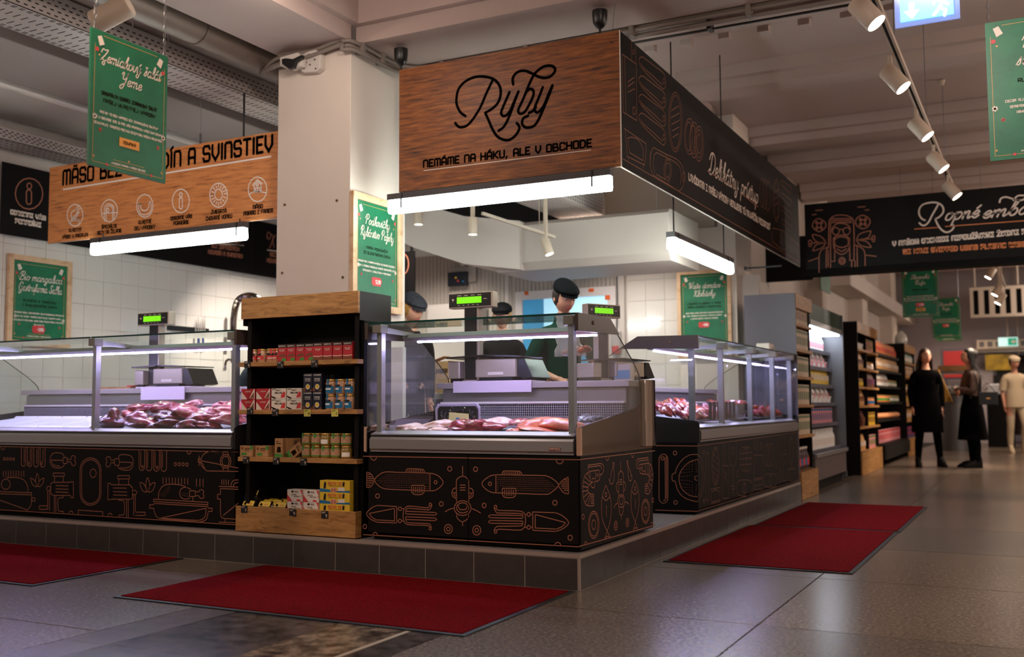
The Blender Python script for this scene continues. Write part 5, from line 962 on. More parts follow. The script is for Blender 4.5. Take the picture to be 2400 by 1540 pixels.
# --- posters
def poster(label, pl, a0, a1, b0, b1, title, head, body, tag_, framed, novinka=None, name='poster', deep=.03, aspect=None):
    """a0..a1, b0..b1 = printed sheet in plane coordinates"""
    W = a1-a0; H = b1-b0; N = lambda u, v: (a0+u*W, b1-v*W)
    o3 = pl.to3((a0+a1)/2, b0, 0); t = thing(name, label, 'poster', o3)
    b = MB(); e = -.012
    q = [pl.to3(a0, b0, e), pl.to3(a1, b0, e), pl.to3(a1, b1, e), pl.to3(a0, b1, e)]; q2 = [pl.to3(a0, b0, -.001), pl.to3(a1, b0, -.001), pl.to3(a1, b1, -.001), pl.to3(a0, b1, -.001)]
    b.loft([q, q2]).build('printed_sheet', GREENP, t)
    if framed:
        f = framed; m = PINE
        def bar(x0, x1, y0, y1):
            MB().loft([[pl.to3(x0, y0, -.02), pl.to3(x1, y0, -.02), pl.to3(x1, y1, -.02), pl.to3(x0, y1, -.02)], [pl.to3(x0, y0, deep*.5), pl.to3(x1, y0, deep*.5), pl.to3(x1, y1, deep*.5), pl.to3(x0, y1, deep*.5)]]).build('frame_bar', m, t, bevel=.002)
        bar(a0-f, a0, b0-f, b1+f); bar(a1, a1+f, b0-f, b1+f); bar(a0+.0005, a1-.0005, b1, b1+f); bar(a0+.0005, a1-.0005, b0-f, b0)
    w = MB(); 
    yy = [.30, .47] if len(title) > 1 else [.38]
    for s_, v in zip(title, yy):
        text(w, s_, pl, 0, N(0, v)[1], W*.062, font='S', lw=W*.011, slant=.25, center=(a0+a1)/2, width=None if len(s_) < 13 else W*.8)
    w.build('title_lettering', CREAM, t)
    d = MB()
    for k, s_ in enumerate(head): text(d, s_, pl, 0, N(0, .64+k*.072)[1], W*.034, width=min(.72, len(s_)*.034)*W, lw=W*.007, center=None) if False else text(d, s_, pl, (a0+a1)/2-min(.72, len(s_)*.032)*W/2, N(0, .64+k*.072)[1], W*.034, width=min(.72, len(s_)*.032)*W, lw=W*.0075)
    d.build('heading_lettering', BROWNI, t)
    c = MB()
    for k, s_ in enumerate(body): text(c, s_, pl, (a0+a1)/2-len(s_)*.0082*W, N(0, .83+k*.06)[1], W*.022, width=len(s_)*.0164*W, lw=W*.0052)
    c.build('body_lettering', CREAM, t)
    g = MB(); m_ = .045
    ribbon(g, [N(m_, m_+.1), N(m_, H/W-m_), N(1-m_, H/W-m_), N(1-m_, m_+.1)], W*.005, pl.to3, False); ribbon(g, [N(.15, m_), N(.85, m_)], W*.005, pl.to3, False)
    for u, v in ((.1, .25), (.9, .28), (.5, H/W-.13), (.06, H/W-.1), (.94, H/W-.1)): disc(g, N(u, v), W*.012, pl.to3, 6)
    ribbon(g, [N(.3, H/W-.11), N(.7, H/W-.11)], W*.004, pl.to3, False)
    g.build('border_line', GOLDI, t)
    r = MB(); lift = lambda a, b_, e=0: pl.to3(a, b_, .001)
    for u, v, s_ in ((.07, .2, .022), (.93, .2, .022)): disc(r, N(u, v), W*s_, lift, 10)
    for u, v in ((.13, 1.0), (.88, 1.02)):
        for k in range(3):
            aa = k*math.pi/3; ribbon(r, [N(u-.022*math.cos(aa), v-.022*math.sin(aa)), N(u+.022*math.cos(aa), v+.022*math.sin(aa))], W*.008, lift, False)
    for u in (.22, .8): disc(r, N(u, H/W-m_), W*.016, lift, 8)
    r.build('red_ornament', REDI, t)
    k_ = MB()
    for u, s_ in ((.1, 1), (.9, -1)): k_.poly([lift(*N(u-.03*s_, .07)), lift(*N(u+.02*s_, .05)), lift(*N(u+.06*s_, .13)), lift(*N(u+.0*s_, .16))])
    for u, v in ((.06, .88), (.95, .9)):
        for k in range(3):
            aa = k*math.pi/3+.4; ribbon(k_, [N(u-.028*math.cos(aa), v-.028*math.sin(aa)), N(u+.028*math.cos(aa), v+.028*math.sin(aa))], W*.016, lift, False)
    text(k_, 'VYROBENÉ PRIAMO V NAŠOM OBCHODE', pl, (a0+a1)/2-.22*W, N(0, H/W-.065)[1], W*.017, width=.44*W, lw=W*.0045)
    k_.build('pale_ornament', CREAM, t)
    if tag_:
        x = MB(); x.poly([lift(*N(u, v)) for u, v in ((.37, 1.03), (.4, 1.01), (.58, 1.01), (.61, 1.05), (.61, 1.08), (.58, 1.13), (.4, 1.13), (.37, 1.1))]); x.build('price_tag', REDI, t)
        x = MB(); l2 = lambda a, b_, e=0: pl.to3(a, b_, .002)
        class PP: to3 = staticmethod(l2)
        text(x, tag_, PP, N(.46, 0)[0], N(0, 1.095)[1], W*.045, width=W*.115, lw=W*.009); x.build('price_lettering', WHITEI, t)
    if novinka:
        v0 = 1.2 if tag_ else 1.05
        x = MB(); x.poly([lift(*N(u, v)) for u, v in ((.37, v0-.03), (.63, v0-.03), (.63, v0+.06), (.37, v0+.06))]); x.build('novelty_tag', ORANGEI, t)
        x = MB()
        class PP: to3 = staticmethod(lambda a, b_, e=0: pl.to3(a, b_, .002))
        text(x, 'NOVINKA', PP, N(.42, 0)[0], N(0, v0+.03)[1], W*.03, width=W*.16, lw=W*.006); x.build('novelty_lettering', BROWNI, t)
    return t
def pposter(label, pl, q, **k):
    pts = [pl.px(*p) for p in q]; a0 = (pts[0][0]+pts[3][0])/2; a1 = (pts[1][0]+pts[2][0])/2; b1 = (pts[0][1]+pts[1][1])/2; b0 = (pts[2][1]+pts[3][1])/2
    return poster(label, pl, a0, a1, b0, b1, **k), (a0, a1, b0, b1)
LB = ['Ako by to boli Vianoce bez zemiakového šalátu?', 'My v obchode sme si pre vás pripravili hneď dva druhy.', 'Ochutnajte tradičnú poctivú receptúru našich majstrov.']
px3 = Plane('X', -3.45)
t, (a0, a1, b0, b1) = pposter('dark green hanging poster for potato salad at the upper left', px3, ((215, 70), (395, 128), (386, 430), (206, 385)), title=['Zemiakový šalát', 'Yeme'], head=['ORIGINÁLNY DOMÁCI ZEMIAKOVÝ ŠALÁT', 'NAŠEJ VLASTNEJ VÝROBY'], body=LB, tag_=None, framed=0, novinka=1)
for i, u in enumerate((.06, .97)): chain(MB(), (-3.46, a0+(a1-a0)*u, b1-.01), (-3.46, a0+(a1-a0)*u, 3.5+.5), .012, .0016).build('chain', GREYM, t)
plw = Plane('X', -8.07)
pposter('wood-framed green poster on the tiled wall at the left', plw, ((32, 610), (158, 624), (152, 800), (25, 800)), title=['Bio mangalica', 'Gastrofarma Salka'], head=['PLEMENO S TRADÍCIOU', 'Z EKOLOGICKÉHO CHOVU'], body=['Bravčové mäso z Gastrofarmy Salka neobsahuje antibiotiká', 'ani iné chémie. Farmár chová svoje zvieratá vonku', 'ekologickým prístupom, vďaka čomu ponúka mäso v najvyššej', 'BIO kvalite.'], tag_='-20%', framed=.05)
# the wall poster continues below the counter glass: real sheet height
plc = Plane('X', -4.235+.02)
pposter('wood-framed bright green poster on the side of the front column', plc, ((833, 456), (930, 503), (932, 738), (834, 690)), title=['Podkovičky', 'Rybárstvo Požehy'], head=['NAPRV PODKOVIČKY', 'ZO SLOVENSKÉHO CHOVU'], body=['Brokové ryby z Rybárstva Požehy sú chované ekologicky.', 'Žiadny z výrobkov neobsahuje chemické konzervačné látky,', 'antioxidanty, stabilizátory a prefarbivá.'], tag_='12,99', framed=.05)
p2 = Plane('Y', 10.57)
pposter('wood-framed green poster on the far column behind the delicatessen counter', p2, ((1596, 648), (1705, 636), (1707, 830), (1598, 830)), title=['Naše domáce', 'Klobásky'], head=['VÝBORNÉ KLOBÁSKY Z MÄSA', 'NAŠICH DOMÁCICH CHOVATEĽOV'], body=['Údené podľa starej receptúry s bukovým drevom bez', 'éčiek. Maďarská cesnakové aj pikantné klobásky', 's jemným korením z mäsa od farmárov.'], tag_='-10%', framed=.04)
ps5 = Plane('Y', 6.2); a = ps5.px(2308, 55); c = ps5.px(2322, 378); W = (a[1]-c[1])/1.4
t = poster('bright green hanging poster cut off by the right edge of the view', ps5, a[0], a[0]+W, c[1], a[1], title=['Poctivé', 'slovenské'], head=['RUČNE VYRÁBANÉ', 'SLADKOSTI'], body=['Cieľom tejto značky je spojenie kvalitných', 'semienok a ovocia s chutnou a zdravou', 'náhradou klasických sladkostí.'], tag_='2,99', framed=0)
for u in (.03, .97): chain(MB(), (a[0]+W*u, 6.21, a[1]-.01), (a[0]+W*u, 6.21, 4.0), .012, .0016).build('chain', GREYM, t)
for Y, q, lb in ((14.0, ((2112, 632), (2198, 628), (2200, 738), (2117, 748)), 'dark green poster hanging high over the aisle, nearest of the far ones'), (16.0, ((2183, 700), (2250, 697), (2250, 790), (2186, 792)), 'dark green poster hanging lower behind the first far one'), (17.6, ((2192, 715), (2251, 712), (2252, 798), (2194, 800)), 'dark green poster hanging farthest, mostly hidden by the other two')):
    pl = Plane('Y', Y); t, (a0, a1, b0, b1) = pposter(lb, pl, q, title=['Slovenská', 'Ruža'], head=['DOMÁCA VÝROBA'], body=LB, tag_='3,99', framed=0, novinka=(Y == 14) or None)
    for u in (.05, .95): MB().cyl((a0+(a1-a0)*u, Y+.005, b1-.01), (a0+(a1-a0)*u, Y+.005, 3.99), .0025, n=4).build('wire', GREYM, t)
y0 = 12.9; a = P(1922, 650, X=-2.7); b_ = P(1945, 690, X=-2.7)
tag(MB().box(-2.7, -2.69, a.y, b_.y, b_.z, a.z+.25).build('poster', GREENP), 'narrow green poster on the pale pilaster above the refrigerated shelf', 'poster')
# --- exit sign
t = thing('exit_sign', 'backlit blue exit sign with arrow and running figure at the top of the view', 'sign', (-.4, 5.0, 2.67))
pe = Plane('Y', 5.0, 0)
def quad(q, e=0): return [pe.to3(*pe.px(*p), e) for p in q]
G0 = ((2098, -30), (2250, -45), (2248, 47), (2101, 67)); a, c = pe.px(2101, 67), pe.px(2248, 47)
z1 = a[1]+.2
MB().box(a[0]-.005, c[0]+.005, 4.995, 5.005, a[1], z1).build('acrylic_frame', M('acrylic_frame', (150, 170, 220), .1, em=(110, 130, 200), es=.5), t)
MB().box(a[0]+.02, c[0]-.02, 4.985, 4.995, a[1]+.022, z1-.02).build('lit_panel', M('lit_panel', (150, 205, 225), .3, em=(120, 200, 225), es=.75), t)
pe = Plane('Y', 4.984, 0); b = MB()
x, z = pe.px(2137, 30); b.poly([pe.to3(x-.012, z+.05), pe.to3(x+.012, z+.05), pe.to3(x+.012, z), pe.to3(x-.012, z)]); b.poly([pe.to3(x-.035, z+.012), pe.to3(x+.035, z+.012), pe.to3(x, z-.03)])
x, z = pe.px(2205, 22); ribbon(b, [(x-.03, z-.02), (x-.005, z+.01), (x+.01, z+.04), (x+.03, z+.02)], .014, pe.to3); ribbon(b, [(x+.01, z+.04), (x-.02, z+.05), (x-.03, z+.03)], .01, pe.to3); ribbon(b, [(x-.005, z+.01), (x+.02, z-.005), (x+.015, z-.03)], .014, pe.to3); disc(b, (x+.015, z+.062), .011, pe.to3)
b.build('pictogram', M('lit_white', (220, 235, 245), .3, em=(215, 230, 245), es=.85), t)
for u in (a[0]+.01, c[0]-.01): MB().cyl((u, 5, z1), (u, 5, 4.0), .0012, n=4).build('wire', GREYM, t)
# --- track spotlights
def spotlight(name, label, c, d, L=.15, r=.046, track_z=None, group=None, energy=60, ang=50, col=NEUT, lit=True):
    c, d = Vector(c), Vector(d).normalized()
    t = thing(name, label, 'spotlight', c, group=group)
    a = c-d*L/2; e = c+d*L/2
    b = MB(); q = d.to_track_quat('Z', 'Y'); rg = []
    for rr, s in ((r*.9, 0), (r, .008), (r, L-.004), (r*.94, L), (r*.86, L-.012)): rg.append([a+d*s+q @ Vector((rr*math.cos(i*math.pi/10), rr*math.sin(i*math.pi/10), 0)) for i in range(20)])
    b.loft(rg).build('housing', SPOTBODY, t, smooth=40)
    MB().cyl(e-d*.012, e-d*.006, r*.85, n=20).build('lens', SPOTFACE if lit else GREYM, t)
    if track_z is not None:
        j = c-d*L*.25+Vector((0, 0, r)); MB().box(j.x-.012, j.x+.012, j.y-.018, j.y+.018, j.z-.02, track_z).build('pivot_arm', SPOTBODY, t)
    if lit and energy: spot(e+d*.02, e+d*3, energy, ang, col)
    return t
TZ = 3.1
sp = [(2030, 30), (2097, 185), (2157, 302), (2197, 380), (2230, 446)]
ys_ = []
for i, q in enumerate(sp):
    p = P(q[0], q[1], Z=2.95); ys_.append(p.y)
    spotlight('track_spotlight', 'white lit cylinder spotlight, %s from the near end of the aisle track' % ORD[i], p, (.75, -.1, -1), L=.17, r=.055, track_z=TZ, group='spotlights on the aisle track', energy=75, ang=75, col=NEUT)
t = thing('lighting_track', 'long white lighting track with a dark slot hanging over the aisle', 'lighting track', (-.72, 4, TZ))
MB().box(-.745, -.70, 3.2, 11.6, TZ, TZ+.035).build('track_rail', M('track_white', (186, 168, 152), .5), t); MB().box(-.73, -.715, 3.2, 11.6, TZ-.001, TZ+.001).build('track_slot', BLACK, t)
for y in (6.6, 8.6, 10.4): MB().cyl((-.72, y, TZ+.03), (-.72, y, 3.98), .003, n=5).build('rod', GREYM, t); MB().lathe([(.03, 0), (.012, -.05)], (-.72, y, 3.99), 10).build('ceiling_cup', SPOTBODY, t)
p = P(262, 32, Y=3.7)
spotlight('track_spotlight', 'big white lit spotlight at the upper left above the hanging green poster', p, (-.85, -.35, -.45), L=.21, r=.062, group='spotlights over the counters', energy=25, ang=60)
for q, Y, d, lb in (((1108, 530), 7.6, (0, 0, -1), 'white downlight cylinder seen above the middle of the fish counter'), ((981, 507), 7.6, (0, 0, -1), 'white downlight cylinder seen just right of the framed column poster'), ((1282, 578), 8.0, (.35, 0, -1), 'small tilted white spotlight under the wrapped duct')):
    spotlight('track_spotlight', lb, P(q[0], q[1], Y=Y), d, L=.15, r=.04, track_z=3.99, group='spotlights over the counters', energy=30, ang=90, col=NEUT)
t = thing('lighting_track', 'white lighting track above the staff area behind the fish counter', 'lighting track', P(1200, 545, Y=7.9))
a, c = P(1130, 500, Y=7.4), P(1300, 556, Y=8.1)
MB().tube([(a.x, a.y, a.z), (c.x, c.y, c.z)], .018, 4).build('track_rail', M('track_white'), t); MB().cyl((c.x-.1, c.y-.1, c.z), (c.x-.1, c.y-.1, 3.4), .004, n=5).build('rod', M('track_white'), t)
for i, (x, y, z) in enumerate(((2322, 640, 17), (2338, 680, 16.4), (2345, 700, 16.6))):
    p = P(x, y, Y=z); spotlight('track_spotlight', 'small spotlight on the far aisle track, %s from the top' % ORD[i], p, (-.6, -.1, -1), L=.17, r=.055, track_z=3.99, group='far aisle spotlights', energy=60, ang=80, col=WARM)
t = thing('lighting_track', 'far lighting track over the end of the aisle', 'lighting track', (-.52, 12.5, 3.05)); MB().box(-.55, -.5, 12.5, 21, 3.05, 3.09).build('track_rail', M('track_white'), t)
for y in (13, 16, 19): MB().cyl((-.525, y, 3.08), (-.525, y, 3.99), .004, n=5).build('rod', GREYM, t)
# ================================================================== SHELF UNIT BETWEEN THE COUNTERS
UX0, UX1, UY = -4.352, -3.478, 4.84
t = unit = thing('shelf_unit', 'tall black shelf unit with oak header, oak shelves and oak base between the counters', 'shelf unit', ((UX0+UX1)/2, UY+.17, zt))
MB().box(UX0, UX1, UY, UY+.02, 1.465, 1.594).build('header_board', OAK, t, bevel=.002)
for x in (UX1-.004, UX0): MB().box(x, x+.004, UY+.02, UY+.34, 1.425, 1.594).build('header_side', DARKP, t)
MB().box(UX0+.004, UX1-.004, UY+.02, UY+.34, 1.575, 1.592).build('top_panel', DARKP, t)
for x in (UX0+.02, UX1-.05): MB().box(x, x+.03, UY+.04, UY+.34, zt+.001, 1.575).build('side_panel', BLACKP, t)
MB().box(UX1-.02, UX1+.002, UY+.06, UY+.34, zt+.001, 1.425).build('side_panel', BLACK, t)
MB().box(UX0+.05, UX1-.05, UY+.3, UY+.33, zt, 1.575).build('back_panel', BLACKP, t)
SH = (1.2, .911, .627)
for z in SH: MB().box(UX0-.01, UX1-.002, UY, UY+.3, z-.027, z).build('shelf_board', OAK, t, bevel=.002)
MB().box(UX0-.012, UX1-.002, UY-.01, UY+.012, zt+.003, .331).box(UX1-.014, UX1-.002, UY+.012, UY+.05, zt+.003, .331).build('base_board', OAK, t, bevel=.002)
MB().box(UX0+.02, UX1-.02, UY+.012, UY+.3, .28, .3).build('base_shelf', BLACKP, t)
TAGY = M('yellow_tag', (206, 200, 96), .6); TAGB = M('black_tag', (24, 22, 24), .5)
for x, y, ye, a in [(540+210/5.31, 670+980/5.31, 0, 0), (540+620/5.31, 670+982/5.31, 0, 0), (540+1045/5.31, 670+968/5.31, 0, 0)]+[(540+a/4.529, 940+b/4.529, c, d) for a, b, c, d in ((207, 105, 0, 0), (475, 122, 0, 0), (815, 126, 1, 0), (1107, 126, 1, 0), (165, 627, 0, 0), (485, 637, 0, 0), (775, 646, 0, 0), (145, 1148, 0, 0), (660, 1182, 0, -.12), (1000, 1207, 0, 0))]:
    yy = UY-.004 if y < 1180 else UY-.014
    p = P(x, y, Y=yy); w_, h_ = .024, .021
    MB().prism([(p.x-w_, p.z-h_-a*w_), (p.x+w_, p.z-h_+a*w_), (p.x+w_, p.z+h_+a*w_), (p.x-w_, p.z+h_-a*w_)], 'y', yy, yy+.002).build('price_tag', TAGY if ye else TAGB, t)
    b = MB(); pt = Plane('Y', yy, .0005)
    for k in range(2): ribbon(b, [(p.x-w_*.8, p.z+h_*(.7-.25*k)), (p.x+w_*(.3-.3*k), p.z+h_*(.7-.25*k))], .0022, pt.to3, False)
    text(b, '1' if R_.random() < .4 else '9', pt, p.x+w_*.35, p.z-h_*.6, h_*.7, width=w_*.3, lw=.003); b.build('tag_print', BROWNI if ye else CREAM, t)
FR = -.0006
def pack(name, label, cat, w_, d_, h_, mat, decals, group, top=None):
    """box pack standing at the origin, decals: (material, kind, data) in 0..1 front-face coordinates"""
    t = thing(name, label, cat, (0, 0, 0), group)
    MB().box(-w_/2, w_/2, -d_/2, d_/2, 0, h_).build('carton_body', mat, t, bevel=.0012)
    pl = Plane('Y', -d_/2, 0)
    for k, (m, kind, data) in enumerate(decals):
        b = MB(); to3 = lambda a, c, e=0, k=k: (a, -d_/2-.0004-.00025*k, c)
        class PL: pass
        PL.to3 = staticmethod(to3); N = lambda u, v: (-w_/2+u*w_, v*h_)
        if kind == 'poly':
            for q in data: b.poly([to3(*N(*p)) for p in q])
        elif kind == 'text':
            for s_, u0, v0, u1, hh in data: text(b, s_, PL, N(u0, 0)[0], N(0, v0)[1], hh*h_, width=(u1-u0)*w_, lw=hh*h_*.2)
        elif kind == 'disc':
            for u, v, r in data: disc(b, N(u, v), r*w_, to3, 14)
        b.build({'poly': 'label_patch', 'text': 'label_lettering', 'disc': 'label_picture'}[kind], m, t)
    return t
def jar(name, label, r, h_, glass, fill, lid, lab, group, text_=None, strap=None):
    t = thing(name, label, 'jar', (0, 0, 0), group)
    MB().lathe([(r*.9, 0), (r, .004), (r, h_*.76), (r*.86, h_*.84), (r*.86, h_*.86)], n=18).build('glass_body', fill, t, smooth=50)
    MB().lathe([(r*.9, h_*.85), (r*.93, h_*.87), (r*.93, h_*.98), (r*.88, h_)], n=18).build('lid', lid, t, smooth=50)
    def arc(m, a0, a1, z0, z1, e, nm):
        b = MB(); v = []
        for i in range(9):
            a = math.radians(a0+(a1-a0)*i/8); v += [(r*e*math.sin(a), -r*e*math.cos(a), z0), (r*e*math.sin(a), -r*e*math.cos(a), z1)]
        b.add(v, [(2*i, 2*i+2, 2*i+3, 2*i+1) for i in range(8)]); b.build(nm, m, t)
    for k, (m, a0, a1, z0, z1) in enumerate(lab): arc(m, a0, a1, z0*h_, z1*h_, 1.02+.01*k, 'label_band')
    if strap:
        MB().box(-.006, .006, -r*1.03, -r*.8, h_*.6, h_*.99).box(-.006, .006, -r*1.03, r*.2, h_*.985, h_*1.01).build('seal_strap', strap, t)
    return t
REDC = M('red_carton', (184, 40, 52), .45); DKC = M('black_carton_top', (24, 20, 22), .45); NAVY = M('navy_carton', (22, 26, 46), .45); WHC = M('white_carton', (226, 216, 206), .5)
YEL = M('yellow_pack', (222, 186, 50), .45); BLU = M('blue_label', (30, 110, 160), .45); GRN = M('green_label', (70, 140, 60), .5); PINKC = M('tuna_pink', (226, 150, 130), .5); BRN = M('brown_label', (120, 70, 44), .5); LIDG = M('gold_lid', (200, 160, 90), .35, .6)
BRINE = M('olive_jar_fill', (150, 120, 54), .15, coat=.6, var=.3, vs_=60); SAND = M('pale_jar_fill', (196, 150, 120), .15, coat=.6, var=.2, vs_=60)
SLOT = lambda px__, z, Y=4.93: Vector((P(px__, 900, Y=Y).x, Y, z))
def place(protos, items):
    """items: (proto key, location, label, rz)"""
    used = set()
    for k, loc, lb, rz in items:
        pr = protos[k]
        if k not in used: used.add(k); pr.location = loc; pr.rotation_euler = (0, 0, rz); pr['label'] = lb; WL[pr.name] = Vector(loc)
        else: copy_tree(pr, None, loc, rz, lb)
# top shelf
pr = {'a': pack('fish_carton', '', 'carton', .064, .05, .104, REDC, [(DKC, 'poly', [[(0, .8), (1, .8), (1, 1), (0, 1)]]), (GRN, 'poly', [[(.4, .03), (1, .03), (.9, .22), (.5, .18)]]), (BRN, 'poly', [[(.05, .25), (.5, .28), (.95, .3), (.8, .46), (.3, .4)]]), (CREAM, 'text', [('SERRATS', .12, .85, .88, .07), ('MEJILLONES', .2, .66, .8, .045), ('EN ESCABECHE', .25, .58, .75, .04)])], 'cartons on the top shelf'),
      'b': pack('fish_carton', '', 'carton', .066, .05, .106, REDC, [(DKC, 'poly', [[(0, .8), (1, .8), (1, 1), (0, 1)]]), (WHC, 'poly', [[(0, .22), (.5, .2), (1, .24), (1, .27), (.5, .24), (0, .26)]]), (BRN, 'poly', [[(0, 0), (1, 0), (1, .2), (.5, .16), (0, .2)]]), (CREAM, 'text', [('SERRATS', .12, .85, .88, .07), ('MEJILLONES', .2, .62, .8, .045), ('EN ESCABECHE', .25, .55, .75, .04)])], 'cartons on the top shelf')}
cx = (666.4, 687.2, 708.8, 729.9, 750.2, 773.2, 796.1, 820.1)
place(pr, [('a' if i < 4 else 'b', SLOT(x, 1.2, 4.9), 'red carton %s, %s of four, top shelf' % ('with green garnish foot' if i < 4 else 'with wood-brown foot', ORD[i % 4]), R_.uniform(-.06, .06)) for i, x in enumerate(cx)])
pr = {'a': jar('fish_jar', '', .03, .082, None, SAND, LIDG, [(REDI, -80, 60, .2, .5), (DKC, -60, 30, .5, .68), (WHC, -40, 20, .25, .34)], 'red labelled jars on the top shelf', strap=REDI)}
place(pr, [('a', SLOT(x, 1.2, 4.92), 'red-labelled jar with gold lid, %s on the top shelf' % ('leftmost' if i == 0 else ORD[i]+' from the left'), R_.uniform(-.8, .8)) for i, x in enumerate((593.7, 614.4, 635.1, 649.5))])
# second shelf
pr = {'r': pack('food_box', '', 'box', .106, .06, .0635, REDC, [(WHC, 'poly', [[(0, 0), (.45, .0), (0, .75)], [(.6, .1), (1, .05), (1, 1), (.97, 1), (.8, .6)]]), (BRN, 'poly', [[(.65, .1), (.95, .1), (.95, .7), (.85, .5)]]), (CREAM, 'text', [('CONSERVAS', .3, .68, .7, .09)])], 'red boxes on the second shelf'),
      'w': pack('food_box', '', 'box', .11, .06, .0635, WHC, [(REDI, 'poly', [[(.65, .1), (.95, .15), (.98, .6), (.85, .7), (.7, .4)]]), (BROWNI, 'poly', [[(0, .3), (.35, .1), (.35, .05), (.15, .05), (0, .2)], [(.05, .85), (.3, .92), (.3, .98), (.05, .92)]]), (BROWNI, 'text', [('Arroz Clara', .25, .5, .75, .13), ('AMBIENT', .3, .76, .66, .1)])], 'white boxes on the second shelf'),
      'n': pack('food_carton', '', 'carton', .065, .05, .106, NAVY, [(BRN, 'poly', [[(0, 0), (.3, 0), (.2, .22), (0, .2)], [(.6, .0), (1, 0), (1, .15)]]), (WHITEI, 'text', [('LA PESCADORA', .08, .88, .92, .055), ('ANCHOAS', .2, .66, .8, .06), ('FILETES', .2, .56, .8, .05)]), (WHITEI, 'disc', [(.52, .26, .24)]), (YEL, 'disc', [(.52, .27, .19)])], 'navy cartons on the second shelf')}
it = []
for r, z in enumerate((.911, .9755)):
    for c, x in enumerate((540+262/5.31, 540+450/5.31)): it.append(('r', SLOT(x, z, 4.91), 'dark red food box, %s of the %s pair on the second shelf' % (('left', 'right')[c], ('lower', 'upper')[r]), 0))
    for c, x in enumerate((540+641/5.31, 540+835/5.31)): it.append(('w', SLOT(x, z, 4.91), 'white food box with dark script, %s of the %s pair on the second shelf' % (('left', 'right')[c], ('lower', 'upper')[r]), 0))
for r, z in enumerate((.911, 1.018)):
    for c, x in enumerate((540+995/5.31, 540+1112/5.31)): it.append(('n', SLOT(x, z, 4.9), 'navy carton with a yellow disc, %s of the %s pair on the second shelf' % (('left', 'right')[c], ('lower', 'upper')[r]), 0))
for c, x in enumerate((540+1215/5.31, 540+1275/5.31)):
    it.append(('n', SLOT(x+3, 1.018, 5.1), 'dark carton standing behind the blue jars, %s one' % ('left', 'right')[c], math.pi/2)); it.append(('n', SLOT(x+3, .911, 5.1), 'dark carton hidden low behind the blue jars, %s one' % ('left', 'right')[c], math.pi/2))
place(pr, it)
pr = {'j': jar('fish_jar', '', .034, .088, None, SAND, LIDG, [(BLU, -85, 60, .08, .52), (DKC, -50, 40, .5, .64), (WHITEI, -40, 30, .3, .4)], 'blue labelled jars on the second shelf', strap=BLU)}
place(pr, [('j', SLOT(540+x/5.31, z, 4.91), 'blue-labelled jar, %s in the %s row on the second shelf' % (('left', 'middle', 'right')[c], ('lower', 'upper')[r]), R_.uniform(-.4, .4)) for r, z in enumerate((.911, 1.0)) for c, x in enumerate((1258, 1382, 1498))])
# third shelf
pr = {'k': pack('food_box', '', 'box', .1, .07, .066, KRAFT, [(GRN, 'poly', [[(.12, .1), (.55, .12), (.55, .35), (.12, .33)], [(.75, .7), (1, .6), (1, 1), (.85, 1)]]), (BRN, 'disc', [(.18, .75, .09)]), (BROWNI, 'text', [('ARROYABE', .4, .7, .75, .08), ('SARDINES', .4, .55, .75, .07)]), (SAND, 'poly', [[(.6, .1), (.95, .1), (.9, .3), (.7, .35)]])], 'kraft boxes on the third shelf'),
      's': pack('food_carton', '', 'carton', .06, .018, .112, KRAFT, [(GRN, 'poly', [[(0, 0), (1, 0), (1, .16), (0, .2)]]), (BROWNI, 'poly', [[(.25, .25), (.8, .25), (.75, .55), (.35, .55)]]), (BROWNI, 'text', [('FISH', .2, .8, .5, .06), ('BIO NATURAL', .2, .7, .8, .05)])], 'slim kraft cartons on the third shelf')}
it = [('k', SLOT(540+219/4.529, .627, 4.91), 'kraft food box with a green patch at the left end of the third shelf', 0), ('k', SLOT(540+383/4.529, .627, 4.91), 'kraft food box with a green patch, second on the third shelf', 0), ('s', SLOT(540+530/4.529, .627, 4.89), 'slim kraft carton facing the front on the third shelf', 0)]
for i in range(6): it.append(('s', SLOT(540+(592+i*22)/4.529, .627, 4.93+i*.008), 'slim kraft carton standing edge-on, %s from the left on the third shelf' % ORD[i], 1.25))
place(pr, it)
for i, (x, y_, tilt) in enumerate(((640, .64, .95), (715, .64, 1.2))):
    o = copy_tree(pr['s'], None, SLOT(540+x/4.529, .647+.002, 4.905+i*.02), 0, 'slim kraft carton leaning over, %s one on the third shelf' % ('left', 'right')[i]); o.rotation_euler = (0, tilt, 0)
    o.location.z = .632
pr = {'j': jar('pickle_jar', '', .0335, .072, None, BRINE, LIDG, [(SAND, -70, 70, .2, .75), (GRN, -85, 85, .15, .24), (GRN, -85, 85, .76, .8)], 'small pickle jars on the third shelf', strap=GRN), 'w': jar('pickle_jar', '', .0335, .072, None, BRINE, LIDG, [(WHITEI, -40, 50, .15, .5)], 'small pickle jars on the third shelf')}
place(pr, [('w' if (r, c) in ((0, 4), (1, 2)) else 'j', SLOT(540+x/4.529, z, 4.91), 'small pickle jar, %s in the %s row of the third shelf' % (ORD[c], ('lower', 'upper')[r]), R_.uniform(-.4, .4)) for r, z in enumerate((.627, .7)) for c, x in enumerate((825, 925, 1025, 1130, 1240))])
